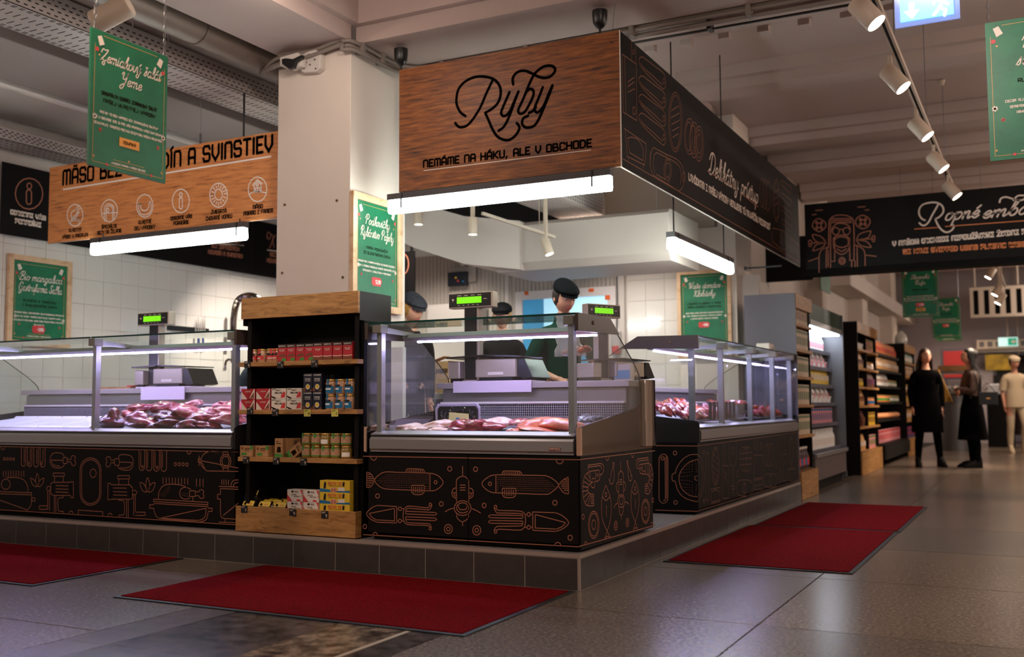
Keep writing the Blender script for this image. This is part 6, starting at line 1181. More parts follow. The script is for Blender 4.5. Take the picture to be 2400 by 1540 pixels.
# bottom shelf
t = thing('fish_tin', '', 'tin', (0, 0, 0), 'yellow tins on the bottom shelf')
MB().rbox(-.046, .046, -.03, .03, 0, .018, .012).build('tin_body', BLACKPL, t, bevel=.002)
b = MB(); b.loft([[(-.045, -.022, .014), (.045, -.022, .014), (.045, .006, .058), (-.045, .006, .058)], [(-.045, -.016, .014), (.045, -.016, .014), (.045, .02, .058), (-.045, .02, .058)]]); b.build('card_sleeve', BLACKPL, t, bevel=.001)
def slv(m, q, nm, e):
    f = lambda u, v: (-.045+.09*u, -.022+.028*v-.0006*e, .014+.044*v+.0004*e); MB().poly([f(*p) for p in q]).build(nm, m, t)
slv(YEL, [(.02, .35), (.98, .35), (.98, .9), (.85, .99), (.15, .99), (.02, .8)], 'label_patch', 1); slv(BROWNI, [(.1, .55), (.3, .35), (.35, .6), (.2, .8)], 'label_picture', 2); slv(REDI, [(.45, .55), (.8, .55), (.8, .62), (.45, .62)], 'label_lettering', 2); slv(CREAM, [(.2, .1), (.9, .1), (.9, .2), (.2, .2)], 'label_lettering', 1)
it = [('t', SLOT(540+x/4.529, .302, 4.885), 'yellow and black fish tin, %s in the front row of the bottom shelf' % n, 0) for x, n in ((215, 'left'), (385, 'middle'), (550, 'right'))]
it.append(('t', SLOT(540+250/4.529, .362, 4.95), 'yellow and black fish tin tilted on top of the others', .1))
for i, (x, Y, z) in enumerate(((500, 4.99, .302), (570, 5.0, .302), (420, 4.99, .302), (280, 4.98, .302), (470, 5.06, .302), (600, 5.07, .302))): it.append(('t', SLOT(540+x/4.529, z, Y), 'yellow and black fish tin in the back rows, %s one' % ORD[i], 0))
place({'t': t}, it)
pr = {'w': pack('food_box', '', 'box', .112, .07, .069, WHC, [(REDI, 'poly', [[(0, 0), (.35, 0), (0, .6)], [(.9, .3), (1, .5), (1, 1), (.85, 1), (.98, .6)], [(.6, .05), (.9, .05), (.85, .2), (.65, .2)]]), (BROWNI, 'text', [('A.RUEL', .4, .78, .75, .12), ('Filetes', .3, .52, .6, .1), ('ANCHOVY', .45, .38, .85, .09)]), (BROWNI, 'disc', [(.34, .84, .06)])], 'white and red boxes on the bottom shelf'),
      'm': pack('tuna_multipack', '', 'multipack', .212, .06, .066, YEL, [(BLU, 'poly', [[(0, 0), (1, 0), (1, .18), (.6, .1), (.3, .22), (0, .3)]]), (REDI, 'text', [('Mister Ton', .28, .62, .74, .22)]), (BROWNI, 'text', [('TONNO ALL OLIO DI OLIVA', .3, .5, .72, .07)]), (PINKC, 'disc', [(.47, .2, .075), (.41, .17, .05), (.53, .17, .05)]), (WHC, 'poly', [[(.62, .12), (.84, .12), (.84, .42), (.62, .42)]]), (DKC, 'poly', [[(.13, .3), (.2, .3), (.22, .8), (.17, .9), (.14, .7)], [(.76, .55), (.82, .5), (.84, .88), (.78, .92)]])], 'tuna multipacks on the bottom shelf')}
it = [('w', SLOT(540+x/4.529, z, 4.885), 'white box with red corners, %s of the %s pair on the bottom shelf' % (n, m), 0) for z, m in ((.302, 'lower'), (.372, 'upper')) for x, n in ((735, 'left'), (905, 'right'))]
for i, z in enumerate((.302, .369, .436)): it.append(('m', SLOT(540+1148/4.529, z, 4.88), 'yellow tuna multipack, %s of the stack of three' % ('bottom', 'middle', 'top')[i], 0))
place(pr, it)
# ================================================================== EQUIPMENT BEHIND THE COUNTERS
SCB = M('scale_housing', (178, 166, 150), .35, .35)
def make_scale():
    t = thing('shop_scale', '', 'scale', (0, 0, 0), 'counter scales with green displays')
    MB().box(-.055, .055, -.06, .06, 0, .02).build('pole_foot', SCB, t, bevel=.003)
    MB().box(-.055, .055, -.03, .03, .02, .49).build('pole', SCB, t, bevel=.004); MB().box(-.048, .04, -.033, -.029, .025, .488).build('pole_front', BLACKPL, t)
    h = MB().rbox(-.165, .165, -.045, .03, .49, .592, .01).build('display_housing', SCB, t, bevel=.004)
    MB().box(-.158, .152, -.048, -.044, .499, .584).build('display_face', BLACKPL, h)
    MB().box(-.098, .085, -.05, -.048, .52, .562).build('display_lcd', LCD, h)
    b = MB(); pt = Plane('Y', -.0485, 0)
    for k in range(4): ribbon(b, [(-.095+k*.05, .572), (-.065+k*.05, .572)], .004, pt.to3, False)
    for k in range(5): ribbon(b, [(-.09+k*.035, .509), (-.075+k*.035, .509)], .003, pt.to3, False)
    ribbon(b, [(.1, .545), (.125, .545)], .004, pt.to3, False); b.poly([pt.to3(-.138, .552), pt.to3(-.118, .552), pt.to3(-.128, .535)]); b.build('display_print', CREAM, h)
    MB().rbox(-.15, -.06, -.08, .12, .03, .14, .01).build('printer_housing', SCB, t, bevel=.004)
    MB().rbox(.06, .36, -.1, .2, .035, .15, .02).build('scale_body', SCB, t, bevel=.005)
    MB().box(.1, .33, -.09, .18, .0, .035).box(-.14, -.07, -.06, .1, 0, .03).build('scale_feet', BLACKPL, t)
    MB().box(.16, .27, -.104, -.1, .05, .068).build('rating_label', WHC, t)
    MB().prism([(-.14, .158), (.1, .166), (.13, .176), (.16, .166), (.4, .158), (.4, .166), (.16, .178), (.1, .178), (-.14, .168)], 'y', -.12, .2).build('weighing_plate', M('dark_plate', (60, 56, 54), .25, .7), t)
    MB().prism([(.37, .15), (.41, .15), (.47, .03), (.4, .02), (.36, .05)], 'y', -.09, .18).build('keypad', BLACKPL, t, bevel=.004)
    return t
s1 = make_scale(); place({'s': s1}, [('s', P(1110, 700, Y=5.84)*1, 'shop scale with a green display in the middle of the fish counter', 0), ('s', P(370, 700, Y=5.84)*1, 'shop scale with a green display on the meat counter', 0), ('s', P(1408, 700, Y=6.0)*1, 'shop scale with a green display turned sideways at the right end of the fish counter', 1.08)])
for o in list(bpy.data.objects):
    if o.name.startswith('shop_scale'): o.location.z = 1.0725; 
o = bpy.data.objects['shop_scale.002']; o.location = (P(1408, 730, Y=5.88).x+.0, 5.88, 1.0725-.06+.0); o.location.z = 1.0725; o.scale = (.8, .8, .8)
tag(MB().box(P(1062, 900, Y=5.6).x, P(1245, 900, Y=5.6).x, 5.6, 5.607, 1.01, 1.082).box(P(1062, 900, Y=5.6).x, P(1245, 900, Y=5.6).x, 5.607, 5.8, 1.0745, 1.082).build('white_board', M('translucent_board', (216, 200, 208), .4)), 'pale plastic board bent over the edge under the fish counter scale', 'board')
tag(MB().box(P(330, 910, Y=5.6).x, P(432, 910, Y=5.6).x, 5.6, 5.607, .985, 1.082).box(P(316, 910, Y=5.6).x, P(445, 910, Y=5.6).x, 5.607, 5.82, 1.0745, 1.082).build('white_board', M('translucent_board')), 'pale plastic board bent over the edge under the meat counter scale', 'board')
a = P(235, 911, Y=5.8); c = P(318, 911, Y=5.8)
tag(MB().box(a.x, c.x, 5.74, 5.98, 1.0725, 1.09).build('cutting_board', OAK, bevel=.003), 'brown wooden cutting board on the meat counter worktop', 'board')
p = P(314, 905, Y=5.8); tag(MB().rbox(p.x-.03, p.x+.03, 5.75, 5.81, 1.09, 1.10, .01).build('sponge', REDI), 'small red item lying on the wooden cutting board', 'cloth')
# pale partition board inside the fish counter
a, c = P(917, 850, Y=6.05), P(944, 850, Y=6.05)
tag(MB().box(a.x, c.x, 6.05, 6.09, zt, 1.34).build('partition_post', WHITEP), 'pale upright board standing behind the left end of the fish counter', 'board')
# back bench with grinder and cardboard box
a, c = P(945, 912, Y=7.1), P(1062, 912, Y=7.1)
t = thing('steel_bench', 'stainless steel work bench behind the left part of the fish counter', 'bench', ((a.x+c.x)/2-.3, 7.3, zt))
MB().box(a.x-.8, c.x, 7.1, 7.8, .99, 1.03).build('bench_top', STEEL, t, bevel=.003); MB().box(a.x-.8, c.x, 7.14, 7.8, .6, .72).build('bench_shelf', STEEL, t)
for x in (a.x-.75, c.x-.05):
    for y in (7.14, 7.72): MB().box(x, x+.04, y, y+.04, zt+.001, .99).build('leg', STEEL, t)
MB().box(a.x, c.x-.1, 7.3, 7.75, .74, .985).build('drawer_box', GREYM, t)
a, c = P(946, 850, Y=7.2), P(1003, 850, Y=7.2); GM = M('grinder_grey', (150, 146, 144), .45, .2)
t = thing('food_processor', 'grey meat grinder machine with black star knobs on the steel bench', 'machine', ((a.x+c.x)/2, 7.4, 1.031))
MB().rbox(a.x, c.x+.0, 7.22, 7.62, 1.04, 1.27, .015).build('machine_body', GM, t, bevel=.004); MB().box(a.x+.02, a.x+.13, 7.2, 7.22, 1.06, 1.25).build('front_plate', M('plate_grey', (168, 164, 162), .4, .3), t)
MB().prism([(a.x-.05, 1.27), (a.x+.1, 1.3), (c.x+.03, 1.28), (c.x, 1.27)], 'y', 7.22, 7.6).build('feed_tray', BLACKPL, t, bevel=.004)
for q, r in (((968, 872), .028), ((962, 866), .015), ((974, 866), .015), ((966, 882), .018), ((998, 899), .02)):
    p = P(q[0], q[1], Y=7.18); MB().cyl((p.x, 7.17, p.z), (p.x, 7.21, p.z), r, n=10).build('knob', BLACKPL, t)
for q in ((976, 862), (992, 862), (963, 880), (979, 886), (985, 892)):
    p = P(q[0], q[1], Y=7.2); MB().cyl((p.x, 7.19, p.z), (p.x, 7.22, p.z), .008, n=8).build('knob', CHROME, t)
MB().box(a.x, c.x, 7.24, 7.6, 1.031, 1.04).build('machine_foot', BLACKPL, t)
a, c = P(1010, 850, Y=7.2), P(1050, 850, Y=7.2)
t = thing('cardboard_box', 'open brown cardboard box with printed name on the steel bench', 'box', ((a.x+c.x)/2, 7.3, 1.031))
MB().box(a.x, c.x, 7.2, 7.205, 1.031, 1.29).box(a.x, c.x, 7.42, 7.425, 1.031, 1.29).box(a.x, a.x+.004, 7.205, 7.42, 1.031, 1.29).box(c.x-.004, c.x, 7.205, 7.42, 1.031, 1.29).box(a.x, c.x, 7.205, 7.42, 1.031, 1.035).build('box_body', KRAFT, t)
MB().loft([[(a.x, 7.2, 1.29), (c.x-.04, 7.2, 1.33), (c.x-.04, 7.3, 1.33), (a.x, 7.3, 1.29)], [(a.x, 7.2, 1.294), (c.x-.04, 7.2, 1.334), (c.x-.04, 7.3, 1.334), (a.x, 7.3, 1.294)]]).loft([[(c.x, 7.2, 1.29), (c.x+.14, 7.2, 1.28), (c.x+.14, 7.42, 1.28), (c.x, 7.42, 1.29)], [(c.x, 7.2, 1.294), (c.x+.14, 7.2, 1.284), (c.x+.14, 7.42, 1.284), (c.x, 7.42, 1.294)]]).build('box_flap', KRAFT, t)
b = MB(); textpx(b, 'ALPAMER', Plane('Y', 7.2, .001), (1013, 876), (1048, 873.5), 8.5, lw=.009); b.build('box_lettering', BROWNI, t)
p = P(993, 925, Y=7.08)
t = tag(MB().rbox(p.x-.06, p.x+.09, 7.0, 7.1, p.z-.02, p.z+.01, .01).build('food_tray', WHC), 'small white tray with pink meat hooked on the steel bench', 'tray')
tag(MB().tube(smooth_path([P(1004, 905, Y=7.1), P(1016, 915, Y=7.0), P(1019, 950, Y=6.95), P(1015, 985, Y=6.95)]), .006, 6).build('power_cord', BLACKPL, smooth=60), 'black power cord hanging from the grinder over the bench', 'cord')
# cabinets and boxes on the cold room wall
a, c = P(1002, 715, Y=10.3), P(1098, 713, Y=10.3)
t = thing('steel_cabinet', 'tall pale grey cabinet against the ribbed cold room wall', 'cabinet', ((a.x+c.x)/2, 10.5, zt))
MB().box(a.x, c.x, 10.3, 10.74, zt+.002, a.z).build('cabinet_body', M('cabinet_grey', (170, 162, 156), .5), t, bevel=.005); MB().box(a.x-.03, a.x, 10.36, 10.4, 1.3, 1.95).build('cabinet_handle', BLACKPL, t)
a, c = P(1050, 672, Y=10.7), P(1093, 636, Y=10.7)
t = thing('control_box', 'dark control box with yellow and red buttons on the cold room wall', 'control box', ((a.x+c.x)/2, 10.75, a.z))
MB().box(a.x-.01, c.x+.1, 10.75, 10.79, a.z+.05, c.z+.06).build('mounting_plate', PANEL, t); MB().box(a.x, c.x, 10.69, 10.75, a.z, c.z).build('box_body', M('navy_box', (26, 30, 42), .4), t, bevel=.005)
for dx, dz, m in ((.12, .1, YEL), (.15, .06, REDI), (.22, .05, BLU)): MB().cyl((a.x+dx, 10.68, a.z+dz), (a.x+dx, 10.69, a.z+dz), .013, n=10).build('button', m, t)
p = P(1085, 600, Y=10.75); tag(MB().box(p.x-.03, p.x+.03, 10.74, 10.79, c.z+.07, 2.78).build('cable_trunking', TR), 'white vertical cable trunking above the control box', 'trunking')
a, c = P(948, 700, Y=9.6), P(971, 588, Y=9.6)
t = thing('dark_sign', 'narrow black sign seen edge to edge beside the framed column poster', 'sign', (a.x, 9.6, a.z)); MB().box(a.x-.6, c.x, 9.6, 9.62, a.z, c.z).build('sign_board', BLACKP, t); MB().box(c.x-.06, c.x-.04, 9.61, 9.64, c.z-.02, 3.7).build('rod', BLACKPL, t)
b = MB(); pp = Plane('Y', 9.6); trace(b, 'E 655,900 60,110', pp, 800, 420, 4.53, .01); b.build('copper_ring', COPPER, t)
# black shelf rack with bottles behind the middle of the counter
a, c = P(1098, 850, Y=9.2), P(1262, 850, Y=9.2)
t = thing('bottle_rack', 'low black rack crowded with dark bottles behind the staff', 'rack', ((a.x+c.x)/2, 9.4, zt))
for z in (.5, .8, 1.12, 1.42): MB().box(a.x, c.x, 9.2, 9.6, z, z+.02).build('rack_shelf', BLACK, t)
for x in (a.x, c.x-.03): MB().box(x, x+.03, 9.2, 9.6, zt+.001, 1.5).build('rack_side', BLACK, t)
MB().box(a.x, c.x, 9.58, 9.6, zt, 1.5).build('rack_back', BLACK, t)
bt = MB().lathe([(.03, 0), (.032, .01), (.032, .13), (.012, .18), (.011, .22), (.014, .225), (.014, .235)], n=12).build('bottle', M('dark_bottle', (50, 36, 30), .15, coat=.6), raw=1, smooth=50)
k = 0
for z in (.82, 1.14):
    for i in range(11):
        o = bt if k == 0 else bt.copy()
        if k: COL.objects.link(o)
        o.location = (a.x+.07+i*(c.x-a.x-.14)/10, 9.32+R_.uniform(-.03, .03), z+.0005); tag(o, 'dark bottle, %s from the left on the %s shelf of the black rack' % (ORD[i], 'lower' if z < 1 else 'upper'), 'bottle', 'dark bottles on the black rack'); k += 1
# white bag of bread, blue pack, plug
p = P(1462, 865, Y=5.93)
t = thing('wipe_pack', 'blue and white pack standing at the right end behind the fish counter glass', 'pack', (p.x, 5.93, 1.073)); MB().rbox(p.x-.06, p.x+.06, 5.9, 5.96, 1.073, 1.18, .015).build('pack_body', WHC, t, bevel=.006); MB().box(p.x-.05, p.x+.05, 5.896, 5.899, 1.09, 1.14).build('label_patch', M('sky_blue', (110, 170, 210), .5), t)
q = P(1440, 668, Y=10.6)
t = thing('wall_socket', 'grey industrial socket with a red plug hanging on the white wall strip', 'socket', (q.x, 10.7, 1.5)); p = P(1443, 800, Y=10.7)
MB().tube(smooth_path([(p.x, 10.74, 2.5), (p.x+.01, 10.74, 2.1), (p.x-.005, 10.74, 1.75)]), .008, 6).build('cable', GREYM, t); MB().rbox(p.x-.05, p.x+.05, 10.68, 10.76, 1.55, 1.75, .02).build('socket_body', M('socket_grey', (190, 184, 180), .5), t, bevel=.008); MB().cyl((p.x, 10.7, 1.5), (p.x, 10.7, 1.58), .045, n=12).build('plug', REDI, t)
# knife rail, knives and tap on the left wall
XK = -8.095
def kp(x, y): return P(x, y, X=XK)
a, c = kp(391, 765), kp(487, 777)
t = thing('knife_rail', 'black magnetic knife rail on the tiled wall', 'rail', (XK, a.y, c.z)); MB().box(XK, XK+.02, a.y, c.y, c.z-.02, c.z+.03).build('rail_body', BLACKPL, t)
BLADE = M('knife_blade', (196, 190, 184), .2, .9)
for i, (x, y0, y1) in enumerate(((455, 748, 790), (461, 742, 792), (466, 750, 788), (471, 743, 792), (476, 741, 790))):
    p, q = kp(x, y0), kp(x, y1)
    t = thing('knife', 'kitchen knife on the magnetic rail, %s from the left' % ORD[i], 'knife', (XK+.022, p.y, q.z-.12), 'knives on the magnetic rail')
    MB().prism([(p.y, p.z), (p.y+.022, q.z), (p.y-.012, q.z)], 'x', XK+.0215, XK+.0245).build('blade', BLADE, t); MB().box(XK+.021, XK+.035, p.y-.01, p.y+.016, q.z-.12, q.z).build('handle', M('blue_handle', (30, 60, 120), .5) if i % 2 else WHC, t, bevel=.003)
p, q = kp(527, 742), kp(524, 905)
t = thing('long_knife', 'long narrow blade hanging alone on the tiled wall', 'knife', (XK, p.y, q.z)); MB().prism([(p.y-.02, q.z+.35), (p.y+.03, q.z+.35), (p.y+.035, p.z-.03), (p.y+.01, p.z), (p.y-.015, p.z-.04)], 'x', XK+.004, XK+.008).build('blade', BLADE, t); MB().box(XK+.002, XK+.02, p.y-.02, p.y+.03, q.z+.2, q.z+.35).build('handle', WHC, t)
t = thing('spray_tap', 'tall kitchen tap with a steel spring hose behind the shelf unit', 'tap', P(549, 850, Y=7.2)); c0 = [P(549, 850, Y=7.2), P(547, 790, Y=7.2), P(548, 745, Y=7.2), P(556, 708, Y=7.2), P(575, 694, Y=7.2), P(600, 697, Y=7.2), P(625, 720, Y=7.2)]
sp_ = smooth_path([tuple(p) for p in c0], n=10); MB().tube(sp_, .011, 8).build('hose', BLACKPL, t, smooth=60)
b = MB()
for i in range(0, len(sp_)-1):
    for f in (0, .5):
        p = Vector(sp_[i]).lerp(Vector(sp_[i+1]), f); d = (Vector(sp_[i+1])-Vector(sp_[i])).normalized(); u = d.orthogonal().normalized(); v = d.cross(u)
        b.tube([p+(u*math.cos(a*math.pi/4)+v*math.sin(a*math.pi/4))*.028 for a in range(8)], .004, 4, True)
b.build('spring_coil', CHROME, t, kind='stuff'); p = P(549, 850, Y=7.2)
MB().cyl((p.x, p.y, 1.0), (p.x, p.y, p.z+.05), .02, n=10).build('tap_body', CHROME, t); MB().tube(smooth_path([(p.x, p.y, p.z), (p.x-.06, p.y, p.z+.03), (p.x-.1, p.y, p.z+.01), (p.x-.11, p.y, p.z-.05)]), .011, 8).build('spout', CHROME, t, smooth=60)
t = thing('sink_table', 'steel sink table under the spray tap behind the meat counter', 'table', (p.x, 7.2, zt)); MB().box(p.x-.6, p.x+.4, 7.0, 7.5, .96, 1.0).build('table_top', STEEL, t)
for x in (p.x-.58, p.x+.36):
    for y in (7.02, 7.45): MB().box(x, x+.03, y, y+.03, zt+.001, .96).build('leg', STEEL, t)
# white box standing on the delicatessen counter glass
p = P(1808, 822, X=-2.25)
t = thing('white_box', 'white plastic box on top of the delicatessen counter near the rack', 'box', (-2.3, p.y, 1.406)); MB().loft([[(-2.38, p.y-.12, 1.406), (-2.24, p.y-.12, 1.406), (-2.24, p.y+.13, 1.406), (-2.38, p.y+.13, 1.406)], [(-2.37, p.y-.09, 1.5), (-2.25, p.y-.09, 1.5), (-2.25, p.y+.11, 1.5), (-2.37, p.y+.11, 1.5)]]).build('box_body', WHC, t, bevel=.008); MB().cyl((-2.24, p.y, 1.45), (-2.235, p.y, 1.45), .01, n=8).build('button', GREYM, t)
# delicatessen goods
DT = M('deli_tray_steel', (150, 150, 160), .25, .8)
yb_ = P(1735, 985, X=-2.25).y
for i in range(9):
    y = 7.0+i*.34
    if abs(y+.15-yb_) < .28: continue
    t = thing('serving_dish', 'shallow steel dish with sliced meats in the delicatessen counter, %s from the near end' % ORD[i], 'dish', (-2.45, y, .79), 'steel dishes in the delicatessen counter')
    MB().rbox(-2.70, -2.2, y, y+.3, .803, .815, .02).build('dish_tray', DT, t)
    mm = (PORK, HAM, SALMON, HAM, SAUS, BEEF2, HAM, SAUS, HAM)[i]
    for k in range(12):
        kx, ky = k % 4, k//4; c_ = Vector((-2.27-kx*.12+R_.uniform(-.02, .02), y+.06+ky*.09, .845+.025*kx+R_.uniform(0, .02))); rt = Matrix.Rotation(R_.uniform(.2, .9), 3, 'Y') @ Matrix.Rotation(R_.uniform(-.4, .4), 3, 'X')
        MB().ell(c_, (.06, .055, .018), 12, 7, lambda p: c_+rt @ (p-c_)+Vector((0, 0, noise.noise(p*24)*.02))).build('meat_slice', (mm, mm, PORK, HAM)[(k*7+i) % 4], t, smooth=60)
for i in range(7):
    y = 7.55+i*.11
    tag(MB().box(-2.22, -2.2, y, y+.03, .815, .95).build('serving_tongs', BLACKPL, bevel=.004), 'black serving tongs standing in the dish, %s from the near end' % ORD[i], 'tongs', 'black tongs in the delicatessen counter')
for i, (u, w_) in enumerate(((6.98, -2.62), (7.12, -2.6), (7.3, -2.55), (7.7, -2.6))):
    t = thing('price_sign', 'small wooden price sign on a clip in the delicatessen counter, %s from the near end' % ORD[i], 'price sign', (w_, u, .85), 'clip price signs in the delicatessen counter'); MB().box(w_-.003, w_+.003, u-.004, u+.004, .84, .93).build('clip_stem', BLACKPL, t); MB().box(w_, w_+.006, u-.025, u+.025, .93, .965).build('sign_card', PINE, t)
y = P(1735, 985, X=-2.25).y
t = thing('steel_bowl', 'steel bowl full of sliced ham in the middle of the delicatessen counter', 'bowl', (-2.28, y, .813)); MB().lathe([(.07, 0), (.12, .05), (.15, .11), (.155, .115), (.14, .11), (.1, .05)], (-2.3, y, .815), 20).build('bowl_shell', STEEL, t, smooth=50); MB().ell((-2.3, y, .91), (.13, .13, .05), 14, 8, lambda p: p+Vector((0, 0, noise.noise(p*16)*.03))).build('ham_slices', HAM, t, smooth=60)
for i in range(16):
    y = P(1765+R_.uniform(0, 50), 980, X=-2.3).y; z = .83+R_.uniform(0, .07)
    b = MB(); yy = [(-.08+.04*k) for k in range(5)]; b.tube([(-.02*math.cos(k), yy[k], .008*math.sin(k*1.2)) for k in range(5)], [.008, .016, .018, .016, .007], 8)
    o = b.build('sausage', SAUS, raw=1, smooth=60); o.location = (-2.33+R_.uniform(-.08, .1), y, z); o.rotation_euler = (R_.uniform(-.3, .3), R_.uniform(-.3, .3), R_.uniform(-1.5, 1.5)); tag(o, 'smoked sausage in the heap at the far end of the delicatessen counter', 'sausage', 'heap of smoked sausages')
for i, (x, y_) in enumerate(((1512, 900), (1552, 905))):
    p = P(x, y_, Y=7.3+.3*i)
    t = blob('bread_bag', 'golden crinkled bag of bread on the delicatessen worktop, %s one' % ('nearer', 'farther')[i], 'bag', (min(p.x, -2.9), 7.05+.3*i, 1.14-.02*i), (.2, .2, .17-.03*i), (0, 0, i), M('golden_bag', (206, 160, 90), .3, var=.3, vs_=18, bump=.6, bs=20), 90+i, 'bread bags on the delicatessen worktop')
# ================================================================== PEOPLE
def skin(name, nodes, edges, mat, parent, sub_=2, smooth=True):
    """nodes: {key: (x, y, z, r)}; one continuous skinned surface, first node is the root"""
    ks = list(nodes); me = bpy.data.meshes.new(name)
    me.from_pydata([nodes[k][:3] for k in ks], [(ks.index(a), ks.index(b)) for a, b in edges], [])
    o = bpy.data.objects.new('tmp', me); COL.objects.link(o)
    o.modifiers.new('skin', 'SKIN')
    for i, k in enumerate(ks):
        r = nodes[k][3]; me.skin_vertices[0].data[i].radius = r if isinstance(r, tuple) else (r, r); me.skin_vertices[0].data[i].use_root = (i == 0)
    s = o.modifiers.new('sub', 'SUBSURF'); s.levels = sub_; s.render_levels = sub_
    dg = bpy.context.evaluated_depsgraph_get(); dg.update()
    m2 = bpy.data.meshes.new_from_object(o.evaluated_get(dg)); bpy.data.objects.remove(o)
    m2.name = name; m2.materials.clear(); m2.materials.append(mat); m2.polygons.foreach_set('use_smooth', [True]*len(m2.polygons))
    r = bpy.data.objects.new(name, m2); COL.objects.link(r)
    if parent: r.parent = parent; WL[r.name] = WL[parent.name]
    return r
def head_mesh(H, turn=0, nod=0):
    """H = (x, y, z) head centre; face towards -Y, then turned and nodded; returns MB and transform"""
    Rm = Matrix.Translation(H) @ Matrix.Rotation(turn, 4, 'Z') @ Matrix.Rotation(nod, 4, 'X')
    def fn(p):
        x, y, z = p
        z2 = z/.115
        if z2 < 0: x *= 1-.32*(-z2)**1.6; 
        if z2 < -.2 and y < 0: y *= 1+.04
        if y > 0: y *= 1.05
        if y < 0:
            f = math.exp(-(x/.016)**2)
            y -= .020*f*math.exp(-((z+.018)/.022)**2)                      # nose
            y -= .007*f*math.exp(-((z-.006)/.02)**2)
            y -= .006*math.exp(-(x/.03)**2)*math.exp(-((z+.055)/.014)**2)   # lips
            y -= .007*math.exp(-(x/.03)**2)*math.exp(-((z+.092)/.016)**2)   # chin
            y -= .004*math.exp(-((z-.032)/.012)**2)*(abs(x) < .06)          # brow
            for s in (-1, 1): y += .011*math.exp(-((x-s*.031)/.016)**2-((z-.012)/.012)**2)
        return Vector((x, y, z))
    b = MB(); b.ell((0, 0, 0), (.076, .094, .115), 28, 20, fn)
    for s in (-1, 1): b.ell((s*.077, .012, -.005), (.009, .019, .03), 8, 6)
    b.v = [Rm @ v for v in b.v]
    return b, Rm
def face_parts(Rm, parent, brow=HAIRD, lips=(176, 84, 78)):
    def put(b, nm, m): b.v = [Rm @ v for v in b.v]; return b.build(nm, m, parent, raw=1, smooth=60)
    for s in (-1, 1):
        put(MB().ell((s*.031, -.079, .011), (.0125, .009, .0075), 10, 6), 'eye', M('eye_white', (226, 220, 214), .25))
        put(MB().ell((s*.031, -.0865, .010), (.0055, .003, .0055), 8, 6), 'iris', M('iris_brown', (46, 32, 24), .2))
        put(MB().tube([(s*.016, -.092, .029), (s*.03, -.091, .035), (s*.047, -.08, .031)], .003, 5), 'eyebrow', brow)
    put(MB().ell((0, -.095, -.052), (.022, .006, .0045), 10, 5).ell((0, -.094, -.059), (.018, .006, .005), 10, 5), 'lips', M('lips_%d' % lips[0], lips, .4))
HAND = [('i', .022, .078), ('m', .008, .086), ('n', -.008, .08), ('l', -.022, .064)]
